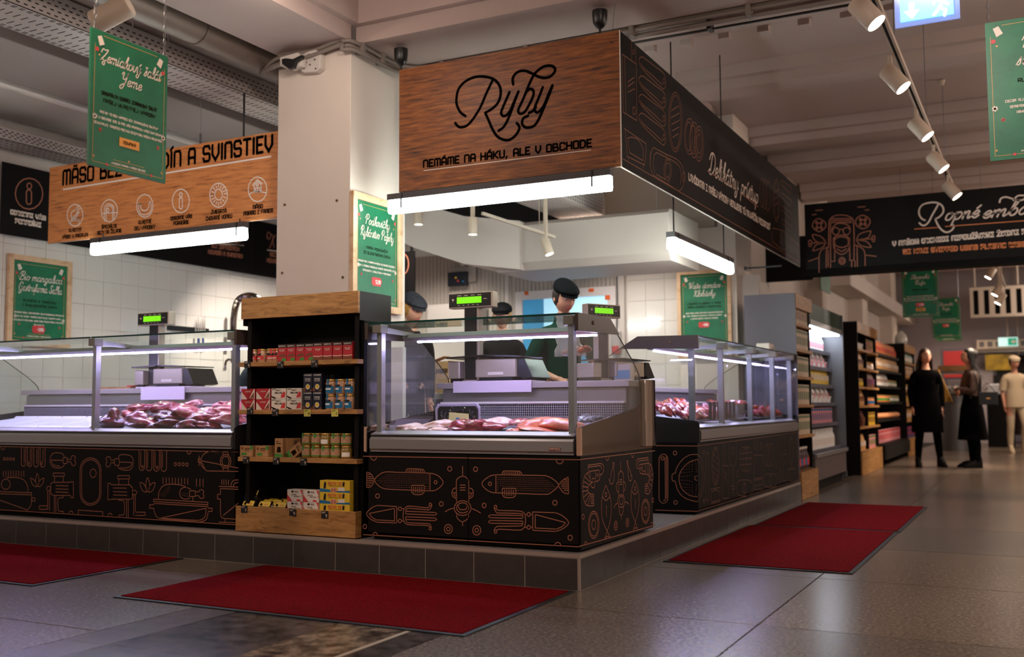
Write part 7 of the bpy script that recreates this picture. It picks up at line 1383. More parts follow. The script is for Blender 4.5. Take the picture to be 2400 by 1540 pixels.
def person(label, loc, rz, s=1.0, arms=None, lean=0, legs=None, top=None, topr=1.12, trous=None, coat=None, skirt=None, shoes=BLACK, hair=None, hairlen=0, cap=None, turn=0, nod=0, sleeves='long', hip=.09, face=True, group=None):
    t = thing('person', label, 'person', loc, group); t.rotation_euler = (0, 0, rz); t.scale = (s, s, s); WL[t.name] = Vector((0, 0, 0))
    L = lambda y, z: y-lean*max(0, z-.95)
    n = {'pel': (0, 0, .93, (.135, .095)), 'wst': (0, L(.0, 1.08), 1.08, (.115, .085)), 'chs': (0, L(0, 1.27), 1.27, (.14, .1)), 'nkb': (0, L(.012, 1.4), 1.41, (.075, .062)), 'nk': (0, L(.008, 1.47), 1.475, .052), 'hdb': (0, L(-.002, 1.54), 1.54, .055)}
    e = [('pel', 'wst'), ('wst', 'chs'), ('chs', 'nkb'), ('nkb', 'nk'), ('nk', 'hdb')]
    arms = arms or {}; legs = legs or {}
    for q, sg in (('L', 1), ('R', -1)):
        A = arms.get(q, {}); sh = (sg*.158, L(.005, 1.345), 1.345)
        el = A.get('el', (sg*.21, L(.03, 1.1), 1.1)); wr = A.get('wr', (sg*.2, L(-.02, .86), .87)); d = Vector(A.get('dir', (0, -.15, -1))).normalized()
        n['s'+q] = (*sh, .052); n['e'+q] = (*el, .038); n['w'+q] = (*wr, .024)
        side = Vector(A.get('side', (0, 1, 0))); side = (side-d*side.dot(d)).normalized(); pal = Vector(wr)+d*.05
        n['p'+q] = (*pal, (.03, .017)); e += [('chs', 's'+q), ('s'+q, 'e'+q), ('e'+q, 'w'+q), ('w'+q, 'p'+q)]
        bend = d.cross(side)*(A.get('curl', .35))
        for k, off, ln in HAND:
            b0 = pal+d*.03-side*off; b1 = b0+d*ln*.5+bend*ln*.25; b2 = b1+d*ln*.35+bend*ln*.6
            n[k+'0'+q] = (*b0, .0095); n[k+'1'+q] = (*b1, .0085); n[k+'2'+q] = (*b2, .007); e += [('p'+q, k+'0'+q), (k+'0'+q, k+'1'+q), (k+'1'+q, k+'2'+q)]
        b1 = pal-side*.034-d*.01; b2 = b1-side*.018+d*.035; n['t1'+q] = (*b1, .0105); n['t2'+q] = (*b2, .0085); e += [('p'+q, 't1'+q), ('t1'+q, 't2'+q)]
        G = legs.get(q, {}); kn = G.get('kn', (sg*.1, -.01, .49)); an = G.get('an', (sg*.105, .02, .085)); to = G.get('to', (an[0]+sg*.02, an[1]-.15, .03))
        n['h'+q] = (sg*hip, 0, .87, .085); n['k'+q] = (*kn, .056); n['c'+q] = ((kn[0]+an[0])/2, (kn[1]+an[1])/2+.015, (kn[2]+an[2])/2+.04, .052); n['a'+q] = (*an, .034); n['f'+q] = (*to, .03)
        e += [('pel', 'h'+q), ('h'+q, 'k'+q), ('k'+q, 'c'+q), ('c'+q, 'a'+q), ('a'+q, 'f'+q)]
    body = skin('body', n, e, SKIN, t); nbody = len(body.data.vertices)
    H = Vector((0, L(-.02, 1.6), 1.612)); hm, Rm = head_mesh(H, turn, nod)
    ho = hm.build('head_shape', SKIN, None, raw=1, smooth=70)
    bm = bmesh.new(); bm.from_mesh(body.data); bm.from_mesh(ho.data); bm.to_mesh(body.data); bm.free(); bpy.data.objects.remove(ho); body.data.polygons.foreach_set('use_smooth', [True]*len(body.data.polygons))
    if face: face_parts(Rm, t)
    J = {q: Vector(v[:3]) for q, v in n.items()}; near = []; me_b = body.data; nco = [v.co.copy() for v in me_b.vertices]; nno = [v.normal.copy() for v in me_b.vertices]
    segs = [(a, b_, J[a], J[b_]-J[a]) for a, b_ in e]; segs = [(a, b_, p0, d0, max(1e-9, d0.length_squared)) for a, b_, p0, d0 in segs]
    for c in nco[:nbody]:
        best = None
        for a, b_, p0, d0, l2 in segs:
            u = (c-p0).dot(d0)/l2; u = 0 if u < 0 else (1 if u > 1 else u); dd = (c-p0-d0*u).length_squared
            if best is None or dd < best[0]: best = (dd, a, b_)
        near.append(best[1:])
    def cloth(nm, keys, mat, k, extra=0):
        ok = [a in keys and b_ in keys for a, b_ in near]
        if nm == 'trousers': ok = [o_ or (nr == ('pel', 'wst') and c.z < 1.0) for o_, nr, c in zip(ok, near, nco)]
        if nm == 'top' and 'nk' not in keys: ok = [o_ or nr == ('nkb', 'nk') and c.z < 1.43 for o_, nr, c in zip(ok, near, nco)]
        fs = [p.vertices[:] for p in me_b.polygons if all(v < nbody and ok[v] for v in p.vertices)]; ids = sorted({v for f in fs for v in f}); mp = {v: i for i, v in enumerate(ids)}
        b = MB(); off = (k-1)*.11+.006
        if nm == 'trousers': off = .009
        b.add([nco[v]+nno[v]*off for v in ids], [tuple(mp[v] for v in f) for f in fs]); return b.build(nm, mat, t, raw=1, smooth=80)
    def cloth_old(nm, keys, mat, k, extra=0):
        nn = {q: (*n[q][:3], tuple(v*k+extra for v in (n[q][3] if isinstance(n[q][3], tuple) else (n[q][3],)*2))) for q in keys}
        return skin(nm, nn, [x for x in e if x[0] in nn and x[1] in nn], mat, t)
    if top:
        ks = ['pel', 'wst', 'chs', 'nkb', 'sL', 'eL', 'sR', 'eR']+(['nk'] if cap == CAPM else [])
        if sleeves == 'long': ks += ['wL', 'wR']
        cloth('top', ks, top, topr, .008)
    if trous: cloth('trousers', ['pel', 'hL', 'kL', 'cL', 'aL', 'hR', 'kR', 'cR', 'aR'], trous, 1.1, .008)
    for q in 'LR':
        a_, f_ = Vector(n['a'+q][:3]), Vector(n['f'+q][:3]); dr = (f_-a_); dr.z = 0; dr.normalize(); sd = Vector((-dr.y, dr.x, 0))
        prof = [(-.055, .034, .0, .13), (-.03, .042, 0, .2 if skirt or coat else .1), (.04, .042, 0, .14 if coat else .1), (.12, .045, 0, .085), (.19, .03, 0, .04), (.215, .012, 0, .025)]
        rg = [[(a_.x+dr.x*u+sd.x*w_*c, a_.y+dr.y*u+sd.y*w_*c, zz) for c, zz in ((-1, 0), (1, 0), (1, h_*.5), (.6, h_), (-.6, h_), (-1, h_*.5))] for u, w_, z_, h_ in prof]
        MB().loft(rg).build('shoe', shoes, t, raw=1, smooth=60)
    def tubeloft(nm, rings, mat, nn=20):
        rg = [[(cx+rx*math.cos(2*math.pi*i/nn), cy_+ry*math.sin(2*math.pi*i/nn)*(1+.04*math.sin(6*2*math.pi*i/nn)*(z < .9)), z) for i in range(nn)] for cx, cy_, z, rx, ry in rings]
        return MB().loft(rg, caps=False).build(nm, mat, t, raw=1, smooth=60)
    if coat: tubeloft('coat_skirt', coat, top)
    if skirt: tubeloft('skirt', skirt[1], skirt[0])
    def inhead(b, nm, m, sm=60): b.v = [Rm @ v for v in b.v]; return b.build(nm, m, t, raw=1, smooth=sm)
    if hair:
        def hf(p):
            if p.y < -.02 and p.z < .055: p = Vector((p.x*1.02, max(p.y, -.035), p.z))
            return p
        inhead(MB().ell((0, .016, .02), (.088, .1, .108), 20, 14, hf), 'hair', hair)
        if hairlen:
            b = MB(); rg = []
            for k in range(9):
                u = k/8; z = .04-u*hairlen; wd = .088+.045*math.sin(u*2.4); back = .06+.25*min(1, max(0, -z-.12)*5)*(.55 if hairlen > .5 else .3)
                rg.append([(wd*math.cos(a)*(1 if math.sin(a) > -.1 else .98), back*.4+.075*math.sin(a)*(1-.25*u)+(.018 if k > 2 else 0), z) for a in [math.radians(-25+230*i/13) for i in range(14)]]+[((wd-.02)*math.cos(a), back*.4+.052*math.sin(a)*(1-.25*u)+(.02 if k > 2 else 0), z) for a in [math.radians(205-230*i/13) for i in range(14)]])
            b.loft(rg); Rz = Matrix.Translation(H) @ Matrix.Rotation(turn, 4, 'Z'); b.v = [Rz @ v for v in b.v]; b.build('long_hair', hair, t, raw=1, smooth=60)
    if cap:
        def cfn(p):
            if p.z < .045: p.z = .045-(.045-p.z)*.12
            else: p.z += (p.z-.045)*(4.2*p.y+.1); p.x *= 1.0
            return p
        inhead(MB().ell((0, -.003, .07), (.098, .122, .056), 22, 12, cfn), 'cap', cap)
        rg = []
        for k, (f, z) in enumerate(((1.0, .056), (1.2, .046), (1.32, .034))): rg.append([(.084*math.sin(a)*(1-.06*k), -.07*f*math.cos(a)-.035, z+.004*0) for a in [math.radians(-70+140*i/10) for i in range(11)]])
        b = MB(); b.loft(rg, caps=False, closed=False); b.loft([[(x, y, z-.006) for x, y, z in r] for r in rg], caps=False, closed=False); inhead(b, 'cap_peak', cap)
    return t, Rm
STAFFB = M('black_uniform', (14, 14, 16), .9, spec=.1); STAFFG = M('dark_green_uniform', (8, 50, 38), .9, spec=.1)
# serving woman at the right scale, looking down to her left
p = P(1318, 700, Y=6.58)
w1, rm = person('person in black flat cap and dark green top looking down beside the right scale', (p.x, 6.58, zt), math.radians(34), s=.925, lean=.12, nod=.36, turn=math.radians(20), top=STAFFG, trous=STAFFB, hair=HAIRD, cap=CAPM,
    arms={'L': {'el': (.25, -.06, 1.12), 'wr': (.13, -.3, .99), 'dir': (-.4, -1, -.2), 'side': (1, 0, 0)}, 'R': {'el': (-.27, -.03, 1.1), 'wr': (-.1, -.3, 1.0), 'dir': (.4, -1, -.2), 'side': (-1, 0, 0)}}, sleeves='short')
skirt_ap = None
p = P(1177, 712, Y=8.1)
person('blonde person in black flat cap facing forward behind the middle scale', (p.x, 8.1, zt), math.radians(22), s=.95, nod=.12, top=STAFFB, trous=STAFFB, hair=HAIRB, cap=CAPM, turn=math.radians(0))
p = P(957, 690, Y=6.82)
person('person in speckled black cap half hidden behind the framed column poster', (p.x, 6.82, zt), math.radians(62), s=.93, nod=.4, lean=.1, top=STAFFB, trous=STAFFB, hair=HAIRB, cap=M('speckled_cap', (34, 36, 46), .8, var=.8, vs_=40, bump=.3), turn=math.radians(10))
p = P(590, 850, Y=6.75)
person('person in dark clothes bending behind the meat counter next to the shelf unit', (p.x+.02, 6.75, zt), math.radians(90), s=.9, lean=.95, nod=.9, top=M('charcoal_knit', (38, 44, 50), .9, bump=.3), topr=1.3, trous=STAFFB, hair=HAIRD)
# thin plastic bag with sausages on the right scale
p = P(1348, 845, Y=6.05)
t = thing('plastic_bag', 'clear plastic bag of red sausages held upright on the right scale', 'bag', (p.x-.03, 6.03, 1.235))
rg = []
for k in range(8):
    u = k/7; rr = .105*(1-u*.55)+.012*math.sin(k*2.1)
    rg.append([(p.x-.03-.05*u+rr*math.cos(a*math.pi/9)*(1+.1*math.sin(a*2.3+k)), 6.05+rr*.6*math.sin(a*math.pi/9), 1.24+.27*u) for a in range(18)])
MB().loft(rg).build('bag_film', glassmat('thin_plastic_film', (.9, .9, .9), 1, .15, .22), t, smooth=60)
for i in range(6): b = MB(); b.ell((p.x-.06+.028*i, 6.04+.02*(i % 2), 1.265+.012*(i % 3)), (.03, .045, .022), 10, 7, lambda q: q+Vector((0, 0, noise.noise(q*20)*.012))); b.build('sausage_piece', SAUS, t, smooth=60)
# shoppers in the aisle
COATM = M('black_wool_coat', (5, 4, 6), 1, spec=.05); TRB = M('black_trousers', (5, 5, 6), 1, spec=.05)
q = P(2177, 1094, Z=0)
person('person with long brown hair in a black coat and boots standing in the aisle', (q.x, q.y, 0), math.radians(18), s=1.0, top=COATM, topr=1.14, trous=TRB, hair=HAIRD, hairlen=.34, turn=math.radians(12), legs={'L': {'kn': (.13, 0, .49), 'an': (.17, .02, .085)}, 'R': {'kn': (-.11, 0, .49), 'an': (-.14, .02, .085)}},
    coat=[(0, 0, 1.2, .19, .14), (0, 0, 1.05, .175, .13), (0, 0, .9, .2, .15), (0, 0, .7, .22, .165), (0, 0, .5, .225, .17)])
t = thing('scarf', 'long mustard scarf hanging behind the shoulder of the person in the black coat', 'scarf', (q.x+.2, q.y+.05, .95))
MB().loft([[(q.x+.12+x*a, q.y+.1+.03*b_, z) for a, b_ in ((-1, -1), (1, -1), (1, 1), (-1, 1))] for x, z in ((.05, 1.42),)]+[[(q.x+.12+.035*k+a*(.05+.01*k), q.y+.1+.03*b_, 1.42-.12*k) for a, b_ in ((-1, -1), (1, -1), (1, 1), (-1, 1))] for k in range(1, 5)]).build('scarf_cloth', M('mustard_cloth', (150, 108, 40), .9), t, smooth=60)
q = P(2283, 1096, Z=0)
BL = M('patterned_blouse', (96, 72, 62), .8, var=.6, vs_=50, col2=(40, 28, 26))
w2, rm = person('person with very long black hair in a patterned blouse and long black skirt', (q.x, q.y, 0), math.radians(-68), s=.99, top=BL, trous=TRB, hair=HAIRK, hairlen=.62, turn=math.radians(-4),
    arms={'L': {'el': (.22, -.05, 1.1), 'wr': (.0, -.2, 1.13), 'dir': (-1, .0, .1), 'side': (0, 0, 1)}, 'R': {'el': (-.22, -.05, 1.1), 'wr': (.02, -.22, 1.08), 'dir': (1, .1, .1), 'side': (0, 0, 1)}},
    skirt=(COATM, [(0, 0, 1.1, .125, .1), (0, 0, 1.0, .14, .115), (0, .0, .85, .165, .15), (0, 0, .6, .18, .18), (0, 0, .4, .2, .2)]))
t = thing('handbag', 'black shoulder bag with a gold clasp hanging behind the person in the long skirt', 'bag', (q.x+.26, q.y-.3, .9)); MB().rbox(q.x+.1, q.x+.36, q.y-.33, q.y-.27, .9, 1.08, .02).build('bag_body', BLACKPL, t, bevel=.01); MB().box(q.x+.21, q.x+.26, q.y-.335, q.y-.33, .98, 1.0).build('clasp', GOLDI, t)
MB().tube(smooth_path([(q.x+.12, q.y-.26, 1.07), (q.x+.08, q.y-.22, 1.3), (q.x+.05, q.y-.1, 1.42), (q.x+.16, q.y-.2, 1.3), (q.x+.33, q.y-.26, 1.07)]), .006, 6).build('strap', BLACKPL, t)
q = P(2385, 1062, Z=0); CR = M('cream_clothes', (196, 178, 150), .85)
person('person in cream T-shirt, trousers and cap walking at the right edge', (q.x, q.y, 0), math.radians(20), s=1.03, top=CR, topr=1.2, trous=CR, shoes=CR, cap=CR, coat=[(0, 0, 1.15, .155, .12), (0, 0, 1.0, .17, .13), (0, 0, .82, .175, .14)], hair=HAIRD, sleeves='short', legs={'L': {'kn': (.12, -.1, .5), 'an': (.13, .02, .1)}})
# ================================================================== RACKS ALONG THE AISLE
XR = -2.1
def rack(name, label, y0, y1, h, n, base=.25, side=DARKP, depth=.5, header=True, xf=XR, levels=None, oak=True, mid=False):
    t = thing(name, label, 'rack', (xf-depth/2, (y0+y1)/2, 0))
    MB().box(xf-depth, xf-.0, y0, y0+.025, .001, h).build('side_panel', side, t); MB().box(xf-depth, xf-.03, y1-.025, y1, .001, h).build('side_panel', BLACKP, t)
    MB().box(xf-depth, xf-depth+.02, y0+.025, y1-.025, .001, h).build('back_panel', BLACK, t)
    if header: MB().box(xf-.02, xf, y0+.002, y1, h-.14, h).build('header_board', OAK, t); MB().box(xf-depth, xf-.02, y0+.025, y1-.025, h-.03, h-.01).build('top_panel', BLACK, t)
    zs = levels or [base+(h-.2-base)*k/n for k in range(n)]
    for k, z in enumerate(zs): MB().box(xf-depth+.02, xf+(.0 if k else .01), y0+.025, y1-.025, z-.028, z).build('shelf_board', OAK if oak else BLACKP, t)
    MB().box(xf-.01, xf+.02, y0+.002, y1, .002, base).build('base_board', OAK if oak else M('taupe_base', (120, 104, 98), .5), t)
    if mid: MB().box(xf-depth+.02, xf-.03, (y0+y1)/2-.01, (y0+y1)/2+.01, base, h-.15).build('divider', BLACKP, t)
    return t, zs
SIDEG = M('lilac_grey_side', (104, 100, 110), .5)
# generic goods
GP = {}
def goods(kind, mat, cap_=None):
    k = (kind, mat.name, cap_.name if cap_ else None)
    if k in GP: return GP[k]
    b = MB()
    if kind == 'carton': b.box(-.045, .045, -.035, .035, 0, .2)
    elif kind == 'bag': b.loft([[(-.05, -.035, 0), (.05, -.035, 0), (.05, .035, 0), (-.05, .035, 0)], [(-.058, -.04, .08), (.058, -.04, .08), (.058, .04, .08), (-.058, .04, .08)], [(-.052, -.006, .19), (.052, -.006, .19), (.052, .006, .19), (-.052, .006, .19)], [(-.05, -.003, .21), (.05, -.003, .21), (.05, .003, .21), (-.05, .003, .21)]])
    elif kind == 'jar': b.lathe([(.036, 0), (.038, .01), (.038, .075), (.03, .09), (.033, .095), (.033, .11)], n=12)
    elif kind == 'bottle': b.lathe([(.036, 0), (.037, .01), (.037, .13), (.018, .17), (.015, .2), (.018, .2), (.018, .215)], n=12)
    elif kind == 'tub': b.lathe([(.04, 0), (.048, .07), (.052, .072), (.052, .082), (.045, .084)], n=14)
    elif kind == 'loaf': b.ell((0, 0, .05), (.055, .08, .05), 12, 8)
    o = b.build(kind, mat, None, raw=1, smooth=40)
    if kind in ('carton', 'bag', 'bottle', 'jar'):  # printed band
        c = MB(); hh = {'carton': (.06, .15, .0455), 'bag': (.05, .12, .0), 'bottle': (.04, .11, .0), 'jar': (.02, .065, 0)}[kind]
        if kind == 'carton': c.box(-.046, .046, -.036, .036, .165, .19).box(-.03, .03, -.0362, -.035, .05, .13)
        elif kind == 'bag': c.box(-.035, .035, -.0425, -.036, .06, .12)
        else: c.lathe([(.0385, hh[0]), (.0385, hh[1])], n=12)
        c.build('label_band', cap_ or WHC, o, raw=1)
    if kind in ('bottle', 'jar', 'tub'): 
        zt2 = {'bottle': (.02, .2, .222), 'jar': (.035, .095, .112), 'tub': (.053, .078, .086)}[kind]; MB().lathe([(zt2[0], zt2[1]), (zt2[0], zt2[2])], n=12).build('cap', WHC if kind != 'jar' else LIDG, o, raw=1)
    WL[o.name] = Vector((0, 0, 0)); GP[k] = o; o['_used'] = 0
    return o
def put(kind, mat, cap_, loc, label, cat, group, rz=math.pi/2, sc=1):
    o = goods(kind, mat, cap_)
    if o['_used']: o = copy_tree(o)
    else: o['_used'] = 1
    if '_used' in o: pass
    o.location = loc; o.rotation_euler = (0, 0, rz); o.scale = (sc, sc, sc); tag(o, label, cat, group); return o
MILK = M('cream_carton', (206, 186, 160), .55, var=.15, vs_=30); GREENB = M('green_band', (96, 116, 84), .6); DAIRY = M('white_dairy', (232, 230, 226), .4); PINKD = M('pink_dairy', (226, 150, 160), .45)
CHIP = M('kraft_snack_bag', (196, 150, 96), .5, var=.2, vs_=25); ORG = M('orange_snack_bag', (220, 120, 50), .45, var=.2, vs_=20); DKB = M('dark_snack_bag', (92, 44, 36), .45); LIME = M('lime_label', (130, 160, 50), .5)
LV = ['bottom', 'second-lowest', 'third-lowest', 'fourth', 'fifth', 'top']
t, zs = rack('carton_rack', 'narrow oak-fronted rack of drink cartons with a wide grey side beside the delicatessen counter', 10.15, 10.98, 2.01, 6, .27, SIDEG, levels=[.27, .62, .92, 1.2, 1.47, 1.72])
for k, z in enumerate(zs):
    for i in range(7):
        y = 10.25+i*.1
        if k == 0: put('bottle', M('dark_drink', (60, 30, 30), .3), BLU if i % 2 else REDI, (XR-.08, y, z+.001), 'dark drink bottle, %s from the near end, bottom shelf of the carton rack' % ORD[i], 'bottle', 'bottles on the carton rack')
        else: put('carton', MILK, GREENB if k < 5 else BRN, (XR-.07, y, z+.001), 'cream %s-banded carton, %s from the near end, %s carton rack shelf' % ('green' if k < 5 else 'brown', ORD[i], LV[k]), 'carton', 'cream cartons on the %s shelf of the carton rack' % LV[k], sc=1)
# refrigerated wall shelf
fy0, fy1 = 11.05, 13.0
t = thing('refrigerated_shelf', 'tall brightly lit open refrigerated shelf full of dairy behind the carton rack', 'refrigerator', (-2.5, 12, 0))
MB().box(-2.9, XR-.02, fy1-.05, fy1, .05, 2.0).build('side_panel', GREYM, t); MB().box(-2.9, XR-.1, fy0, fy0+.03, .05, 2.0).build('side_panel', GREYM, t)
MB().box(-2.9, -2.86, fy0+.03, fy1-.05, .3, 1.9).build('back_panel', M('fridge_back', (150, 156, 160), .4), t); MB().box(-2.9, XR-.04, fy0, fy1, 1.82, 2.0).build('top_hood', M('dark_green_hood', (18, 50, 36), .5), t)
MB().box(-2.6, XR-.03, fy0, fy1-.05, 1.76, 1.818).build('hood_lip', ALU, t); MB().box(-2.35, XR-.05, fy0+.05, fy1-.1, 1.745, 1.758).build('lamp_tube', M('fridge_lamp', (255, 255, 255), .4, em=(225, 240, 255), es=4.5), t)
MB().box(-2.9, XR-.02, fy0, fy1, .12, .36).build('base_panel', M('fridge_base', (96, 84, 84), .4), t); MB().box(-2.8, XR-.08, fy0+.05, fy1-.05, .0, .12).build('kick_plinth', BLACKP, t); MB().box(XR-.03, XR, fy0, fy1, .36, .40).build('bumper', ALU, t)
fz = [.42, .70, .93, 1.14, 1.34, 1.54]
for k, z in enumerate(fz):
    MB().box(-2.86, XR-.08-(.02*k), fy0+.03, fy1-.05, z-.02, z).build('glass_shelf', M('shelf_white', (200, 204, 210), .3), t); MB().box(XR-.085-(.02*k), XR-.075-(.02*k), fy0+.03, fy1-.05, z-.03, z+.012).build('price_rail', M('price_rail', (90, 88, 100), .4), t)
    for i in range(13):
        y = fy0+.12+i*.135; kd, m, c_, nm = (('bottle', DAIRY, WHC, 'white dairy bottle'), ('carton', PINKD, BLU, 'pink and blue dairy carton'), ('tub', DAIRY, None, 'white dairy tub'), ('bag', YEL, WHC, 'yellow cheese bag'), ('tub', PINKD, None, 'pink dairy tub'), ('bottle', DAIRY, PINKD, 'white pink-banded bottle'))[k]
        if k in (2, 4) and i % 2: kd, m, c_, nm = 'bag', DAIRY, PINKD, 'white pink-labelled bag'
        put(kd, m, c_, (XR-.16-.02*k, y, z+.001), '%s, %s from the near end, %s refrigerator shelf' % (nm, ORD[i], LV[k]), 'dairy', nm+'s on the %s refrigerator shelf' % LV[k], sc=1 if kd != 'carton' else .9)
# snack racks
t, zs = rack('snack_rack', 'black rack with oak header and two bays of snack bags behind the refrigerator', 13.95, 15.85, 2.0, 6, .3, BLACKP, levels=[.3, .62, .9, 1.15, 1.4, 1.65], mid=True, depth=.55)
for k, z in enumerate(zs):
    for i in range(14):
        y = 14.05+i*.126
        if i in (6, 7) or (k == 1 and i < 4): continue
        kd, m, c_, nm = (('bag', CHIP, WHC, 'kraft snack bag'), ('bag', DKB, BRN, 'dark snack bag'), ('bag', CHIP, BRN, 'brown-labelled kraft bag'), ('jar', BRINE, YEL, 'small jar'), ('bag', CHIP, DKB, 'dark-labelled kraft bag'), ('tub', DAIRY, None, 'white tub'))[k]
        if i > 7: kd, m, c_, nm = (('carton', PINKD, GRN, 'pink and green carton'), ('carton', YEL, BRN, 'yellow carton'), ('jar', ORG, BLU, 'orange jar'), ('bag', DKB, M('purple_label', (110, 40, 90), .5), 'dark purple-labelled bag'), ('jar', SAND, WHC, 'pale jar'), ('carton', PINKD, LIME, 'pink and lime carton'))[k]
        put(kd, m, c_, (XR-.09, y, z+.001), '%s, %s from the near end, %s snack rack shelf' % (nm, ORD[i], LV[k]), 'food pack', nm+'s on the %s snack rack shelf' % LV[k], sc=.9 if kd == 'carton' else 1)
t = thing('pegboard_rack', 'long black open rack with stepped shelves between the two oak-topped snack racks', 'rack', (-2.5, 17.5, 0)); MB().box(-2.9, -2.86, 15.9, 19.1, .02, 1.95).build('back_panel', BLACK, t); MB().box(-2.86, XR+.05, 15.9, 19.1, .1, .3).build('base_panel', BLACKP, t)
for k, z in enumerate((.32, .68, .95, 1.2, 1.45, 1.7)):
    MB().box(-2.86, XR-.05+(.08 if k == 0 else -.03*(k % 2)), 15.92, 19.08, z-.035, z).build('shelf_board', BLACKP, t)
    for i in range(19):
        y = 16.05+i*.165; kd, m, c_, nm = (('carton', PINKD, REDI, 'red and pink carton'), ('loaf', M('salmon_bread', (222, 150, 100), .6), None, 'orange loaf'), ('jar', ORG, GRN, 'green-banded orange jar'), ('bag', DAIRY, BRN, 'white bag'), ('bag', CHIP, WHC, 'white-labelled kraft bag'), ('bag', ORG, REDI, 'orange snack bag'))[k]
        if i > 11 and k in (2, 3): kd, m, c_, nm = 'jar', M('green_jar', (70, 110, 50), .3), WHC, 'green jar'
        put(kd, m, c_, (XR-.14-.03*(k % 2), y, z+.001), '%s, %s from the near end, %s long rack shelf' % (nm, ORD[i], LV[k]), 'food pack', nm+'s on the long open rack', sc=.96)
t, zs = rack('far_snack_rack', 'far black rack with a short oak header behind the person in the black coat', 19.2, 21.0, 1.98, 6, .3, BLACKP, levels=[.3, .62, .9, 1.15, 1.4, 1.65], depth=.55)
for k, z in enumerate(zs):
    for i in range(9):
        kd, m, c_, nm = (('carton', M('blue_pack', (70, 70, 120), .5), REDI, 'blue carton'), ('bag', CHIP, WHC, 'kraft bag'), ('bag', CHIP, YEL, 'yellow-labelled kraft bag'), ('jar', BRINE, WHC, 'olive jar'), ('carton', CHIP, WHC, 'kraft carton'), ('bottle', M('clear_green_bottle', (120, 150, 130), .2), WHC, 'pale green bottle'))[k]
        put(kd, m, c_, (XR-.09, 19.32+i*.19, z+.001), '%s, %s from the near end, %s far rack shelf' % (nm, ORD[i], LV[k]), 'food pack', nm+'s on the far snack rack', sc=1)
tag(MB().lathe([(.09, 0), (.12, .1), (.1, .22), (.06, .26), (.03, .3)], (XR-.2, 20.5, 1.981), 14).build('glass_jar', M('pale_glass_jar', (210, 206, 196), .15, coat=.6), smooth=50), 'big pale jar standing on top of the far snack rack', 'jar')
# far end of the aisle
t = thing('air_grille', 'large white framed ventilation grille with dark vertical slats at the far end', 'grille', (0, 23.2, 2.7))
a, c = P(2275, 745, Y=23.2), P(2400, 668, Y=23.2); x1 = 1.4
WF = M('white_frame', (206, 190, 172), .5)
for q in ((a.x, x1, a.z, a.z+.06), (a.x, x1, c.z-.06, c.z), (a.x, a.x+.06, a.z+.06, c.z-.06)): MB().box(q[0], q[1], 23.2, 23.3, q[2], q[3]).build('frame_bar', WF, t)
MB().box(a.x+.06, x1, 23.28, 23.3, a.z+.06, c.z-.06).build('grille_back', BLACK, t)
for i in range(12): MB().box(a.x+.16+i*.2, a.x+.26+i*.2, 23.22, 23.27, a.z+.06, c.z-.06).build('grille_slat', WF, t)
for q in ((a.x+.1, a.z), (a.x+.9, a.z)): MB().cyl((q[0], 23.25, c.z), (q[0], 23.25, 3.99), .015, n=6).build('rod', WF, t)
t = thing('small_grille', 'white strip of small square vents above the far doors', 'grille', (0, 25.55, 2.15))
a = P(2290, 812, Y=25.6); MB().box(a.x, 2, 25.5, 25.6, 2.14, 2.34).build('grille_body', WF, t)
for i in range(12): MB().box(a.x+.05+i*.17, a.x+.15+i*.17, 25.49, 25.5, 2.19, 2.3).build('vent_opening', M('vent_dark', (110, 104, 108), .6), t)
a = P(2340, 812, Y=25.2); c = P(2385, 790, Y=25.2)
t = thing('exit_sign', 'small lit green exit sign with a white arrow above the far doors', 'sign', (a.x, 25.2, a.z)); MB().box(a.x, c.x, 25.2, 25.23, a.z, c.z).build('lit_panel', M('exit_white', (200, 235, 235), .4, em=(190, 240, 235), es=.4), t); m_ = (a.x+c.x)/2
MB().box(m_, c.x-.02, 25.19, 25.2, a.z+.02, c.z-.02).build('green_panel', M('exit_green', (10, 150, 120), .4, em=(10, 160, 120), es=.3), t); MB().prism([(m_+.05, (a.z+c.z)/2), (m_+.12, a.z+.05), (m_+.12, c.z-.05)], 'y', 25.185, 25.19).box(m_+.12, m_+.18, 25.185, 25.19, (a.z+c.z)/2-.02, (a.z+c.z)/2+.02).build('arrow', WHITEI, t); MB().cyl((m_, 25.21, c.z), (m_, 25.21, 3.99), .01, n=5).build('rod', WF, t)
d2 = sthing('door_2', (0, 25.9, 0)); d2['label'] = 'row of dark glass doors with round stickers at the far end'
FRM = M('door_metal', (100, 96, 108), .4, .4); DG = M('dark_door_glass', (34, 24, 24), .08)
MB().box(-.95, 2.5, 25.86, 25.97, 2.0, 2.06).box(-.95, -.88, 25.86, 25.97, 0, 2.0).build('door_frame', FRM, d2)
for x in (-.02, .95, 1.9): MB().box(x, x+.06, 25.88, 25.96, 0, 2.0).build('door_frame', FRM, d2)
MB().box(-.88, 2.5, 25.93, 25.95, .2, 2.0).build('door_glass', DG, d2); MB().box(-.88, 2.5, 25.9, 25.96, .05, .2).build('door_kick', FRM, d2)
for q in ((2318, 910), (2338, 957)):
    p = P(q[0], q[1], Y=25.92); b = MB(); b.tube([(p.x+.12*math.cos(a*math.pi/10), 25.92, p.z+.12*math.sin(a*math.pi/10)) for a in range(20)], .012, 5, True).tube([(p.x+.05*math.cos(a*math.pi/5), 25.92, p.z+.05*math.sin(a*math.pi/5)) for a in range(10)], .012, 5, True); b.build('round_sticker', M('sticker_grey', (130, 116, 116), .6), d2)
t = thing('wall_screen', 'red poster screen between the two standing people at the far end', 'screen', (-1.3, 25.3, 1.2)); a, c = P(2213, 885, Y=25.3), P(2262, 822, Y=25.3)
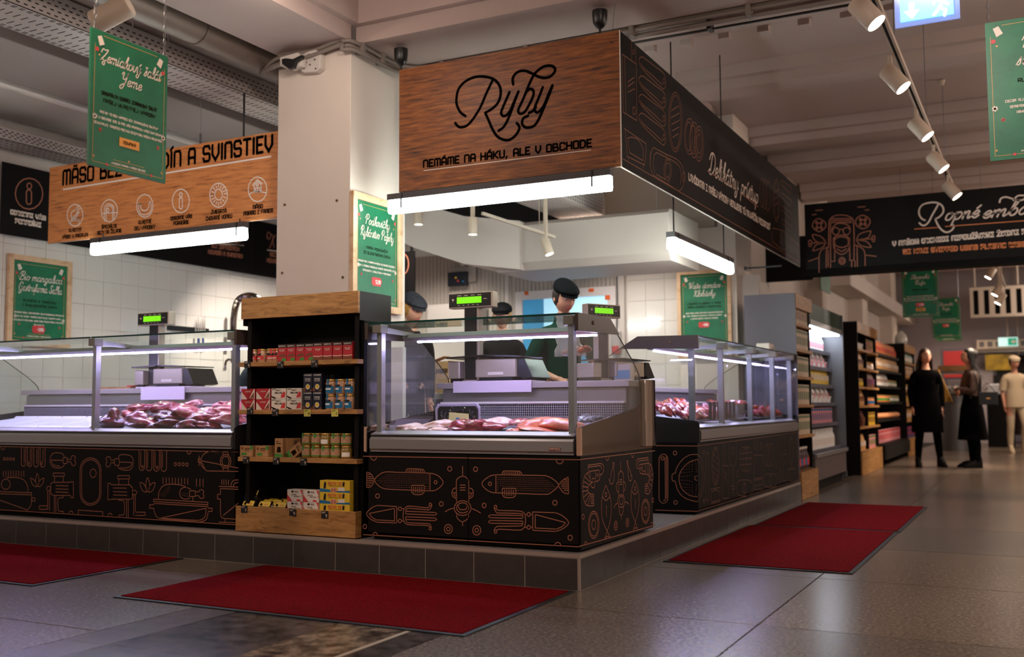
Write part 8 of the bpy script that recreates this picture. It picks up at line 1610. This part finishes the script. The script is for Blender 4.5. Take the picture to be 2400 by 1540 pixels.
MB().box(a.x-.06, c.x+.06, 25.3, 25.36, a.z-.05, c.z+.06).build('screen_frame', FRM, t); MB().box(a.x, c.x, 25.28, 25.3, a.z, c.z).build('screen_picture', M('red_picture', (170, 50, 50), .4, em=(150, 30, 36), es=.08), t); MB().box(a.x, a.x+.06, 25.3, 25.36, .001, a.z-.05).build('screen_post', FRM, t)
a, c = P(2310, 868, Y=25.4), P(2372, 830, Y=25.4)
t = thing('wall_screen', 'yellow landscape picture screen above the far dark doors', 'screen', (a.x, 25.4, a.z)); MB().box(a.x, c.x, 25.4, 25.45, a.z, c.z).build('screen_picture', M('yellow_picture', (150, 120, 30), .4, em=(150, 110, 20), es=.1, var=.7, vs_=4), t); MB().cyl((m_+.2, 25.42, c.z), (m_+.2, 25.42, 3.99), .01, n=5).build('rod', WF, t)
# trolley and flowers between the shoppers
q = P(2232, 1045, Z=0); t = thing('shopping_trolley', 'silver wire trolley standing between the two standing people', 'trolley', (q.x, q.y, 0))
for z in (.35, .6, .85, 1.0): MB().tube([(q.x-.3, q.y-.3, z), (q.x+.3, q.y-.3, z), (q.x+.3, q.y+.3, z), (q.x-.3, q.y+.3, z)], .012, 6, True).build('wire_rail', CHROME, t)
for i in range(9): MB().cyl((q.x-.3+.075*i, q.y-.3, .35), (q.x-.3+.075*i, q.y-.3, 1.0), .005, n=5).build('wire', CHROME, t)
for dx in (-.27, .27):
    for dy in (-.27, .27): MB().cyl((q.x+dx, q.y+dy, .08), (q.x+dx, q.y+dy, .35), .012, n=6).cyl((q.x+dx-.01, q.y+dy, .05), (q.x+dx+.01, q.y+dy, .05), .05, n=12).build('caster', GREYM, t)
t = thing('flower_bunch', 'bunch of white flowers heaped on the trolley between the standing people', 'flowers', (q.x, q.y, .9))
for i in range(22): MB().ell((q.x-.05+R_.uniform(-.2, .2), q.y-.15+R_.uniform(-.15, .15), 1.05+R_.uniform(-.05, .2)), (.055, .055, .045), 8, 6).build('blossom', DAIRY, t, smooth=60)
p = P(2236, 893, Y=21.5); t = thing('bakery_display', 'round glass bakery stand with white loaves behind the standing people', 'display', (p.x, 22, 0)); MB().lathe([(.3, 0), (.3, 1.1), (.32, 1.12)], (p.x, 22, 0), 20).build('stand_body', GREYM, t, smooth=40); MB().lathe([(.45, 1.13), (.47, 1.15), (.45, 1.17)], (p.x, 22, 0), 20).lathe([(.44, 1.5), (.46, 1.52), (.44, 1.54)], (p.x, 22, 0), 20).build('glass_tier', STEEL, t, smooth=40)
for i in range(5): MB().ell((p.x-.25+.12*i, 21.9, 1.23), (.08, .12, .06), 10, 7).build('loaf', DAIRY, t, smooth=60)
MB().box(p.x-.3, p.x+.3, 21.8, 22.2, 1.56, 1.66).build('sign_board', OAK, t)
p = P(2340, 893, Y=23.5); t = thing('checkout_printer', 'white device with a black lamp top standing at the far doors', 'machine', (p.x, 24, 0)); MB().box(p.x-.25, p.x+.25, 23.8, 24.2, 0.001, 1.1).build('desk_body', BLACKP, t); MB().rbox(p.x-.22, p.x+.2, 23.85, 24.1, 1.1, 1.32, .05).build('device_body', M('bright_device', (230, 232, 236), .3), t, bevel=.02); MB().cyl((p.x-.02, 24, 1.32), (p.x-.02, 24, 1.5), .1, n=14).build('lamp_top', BLACKPL, t)
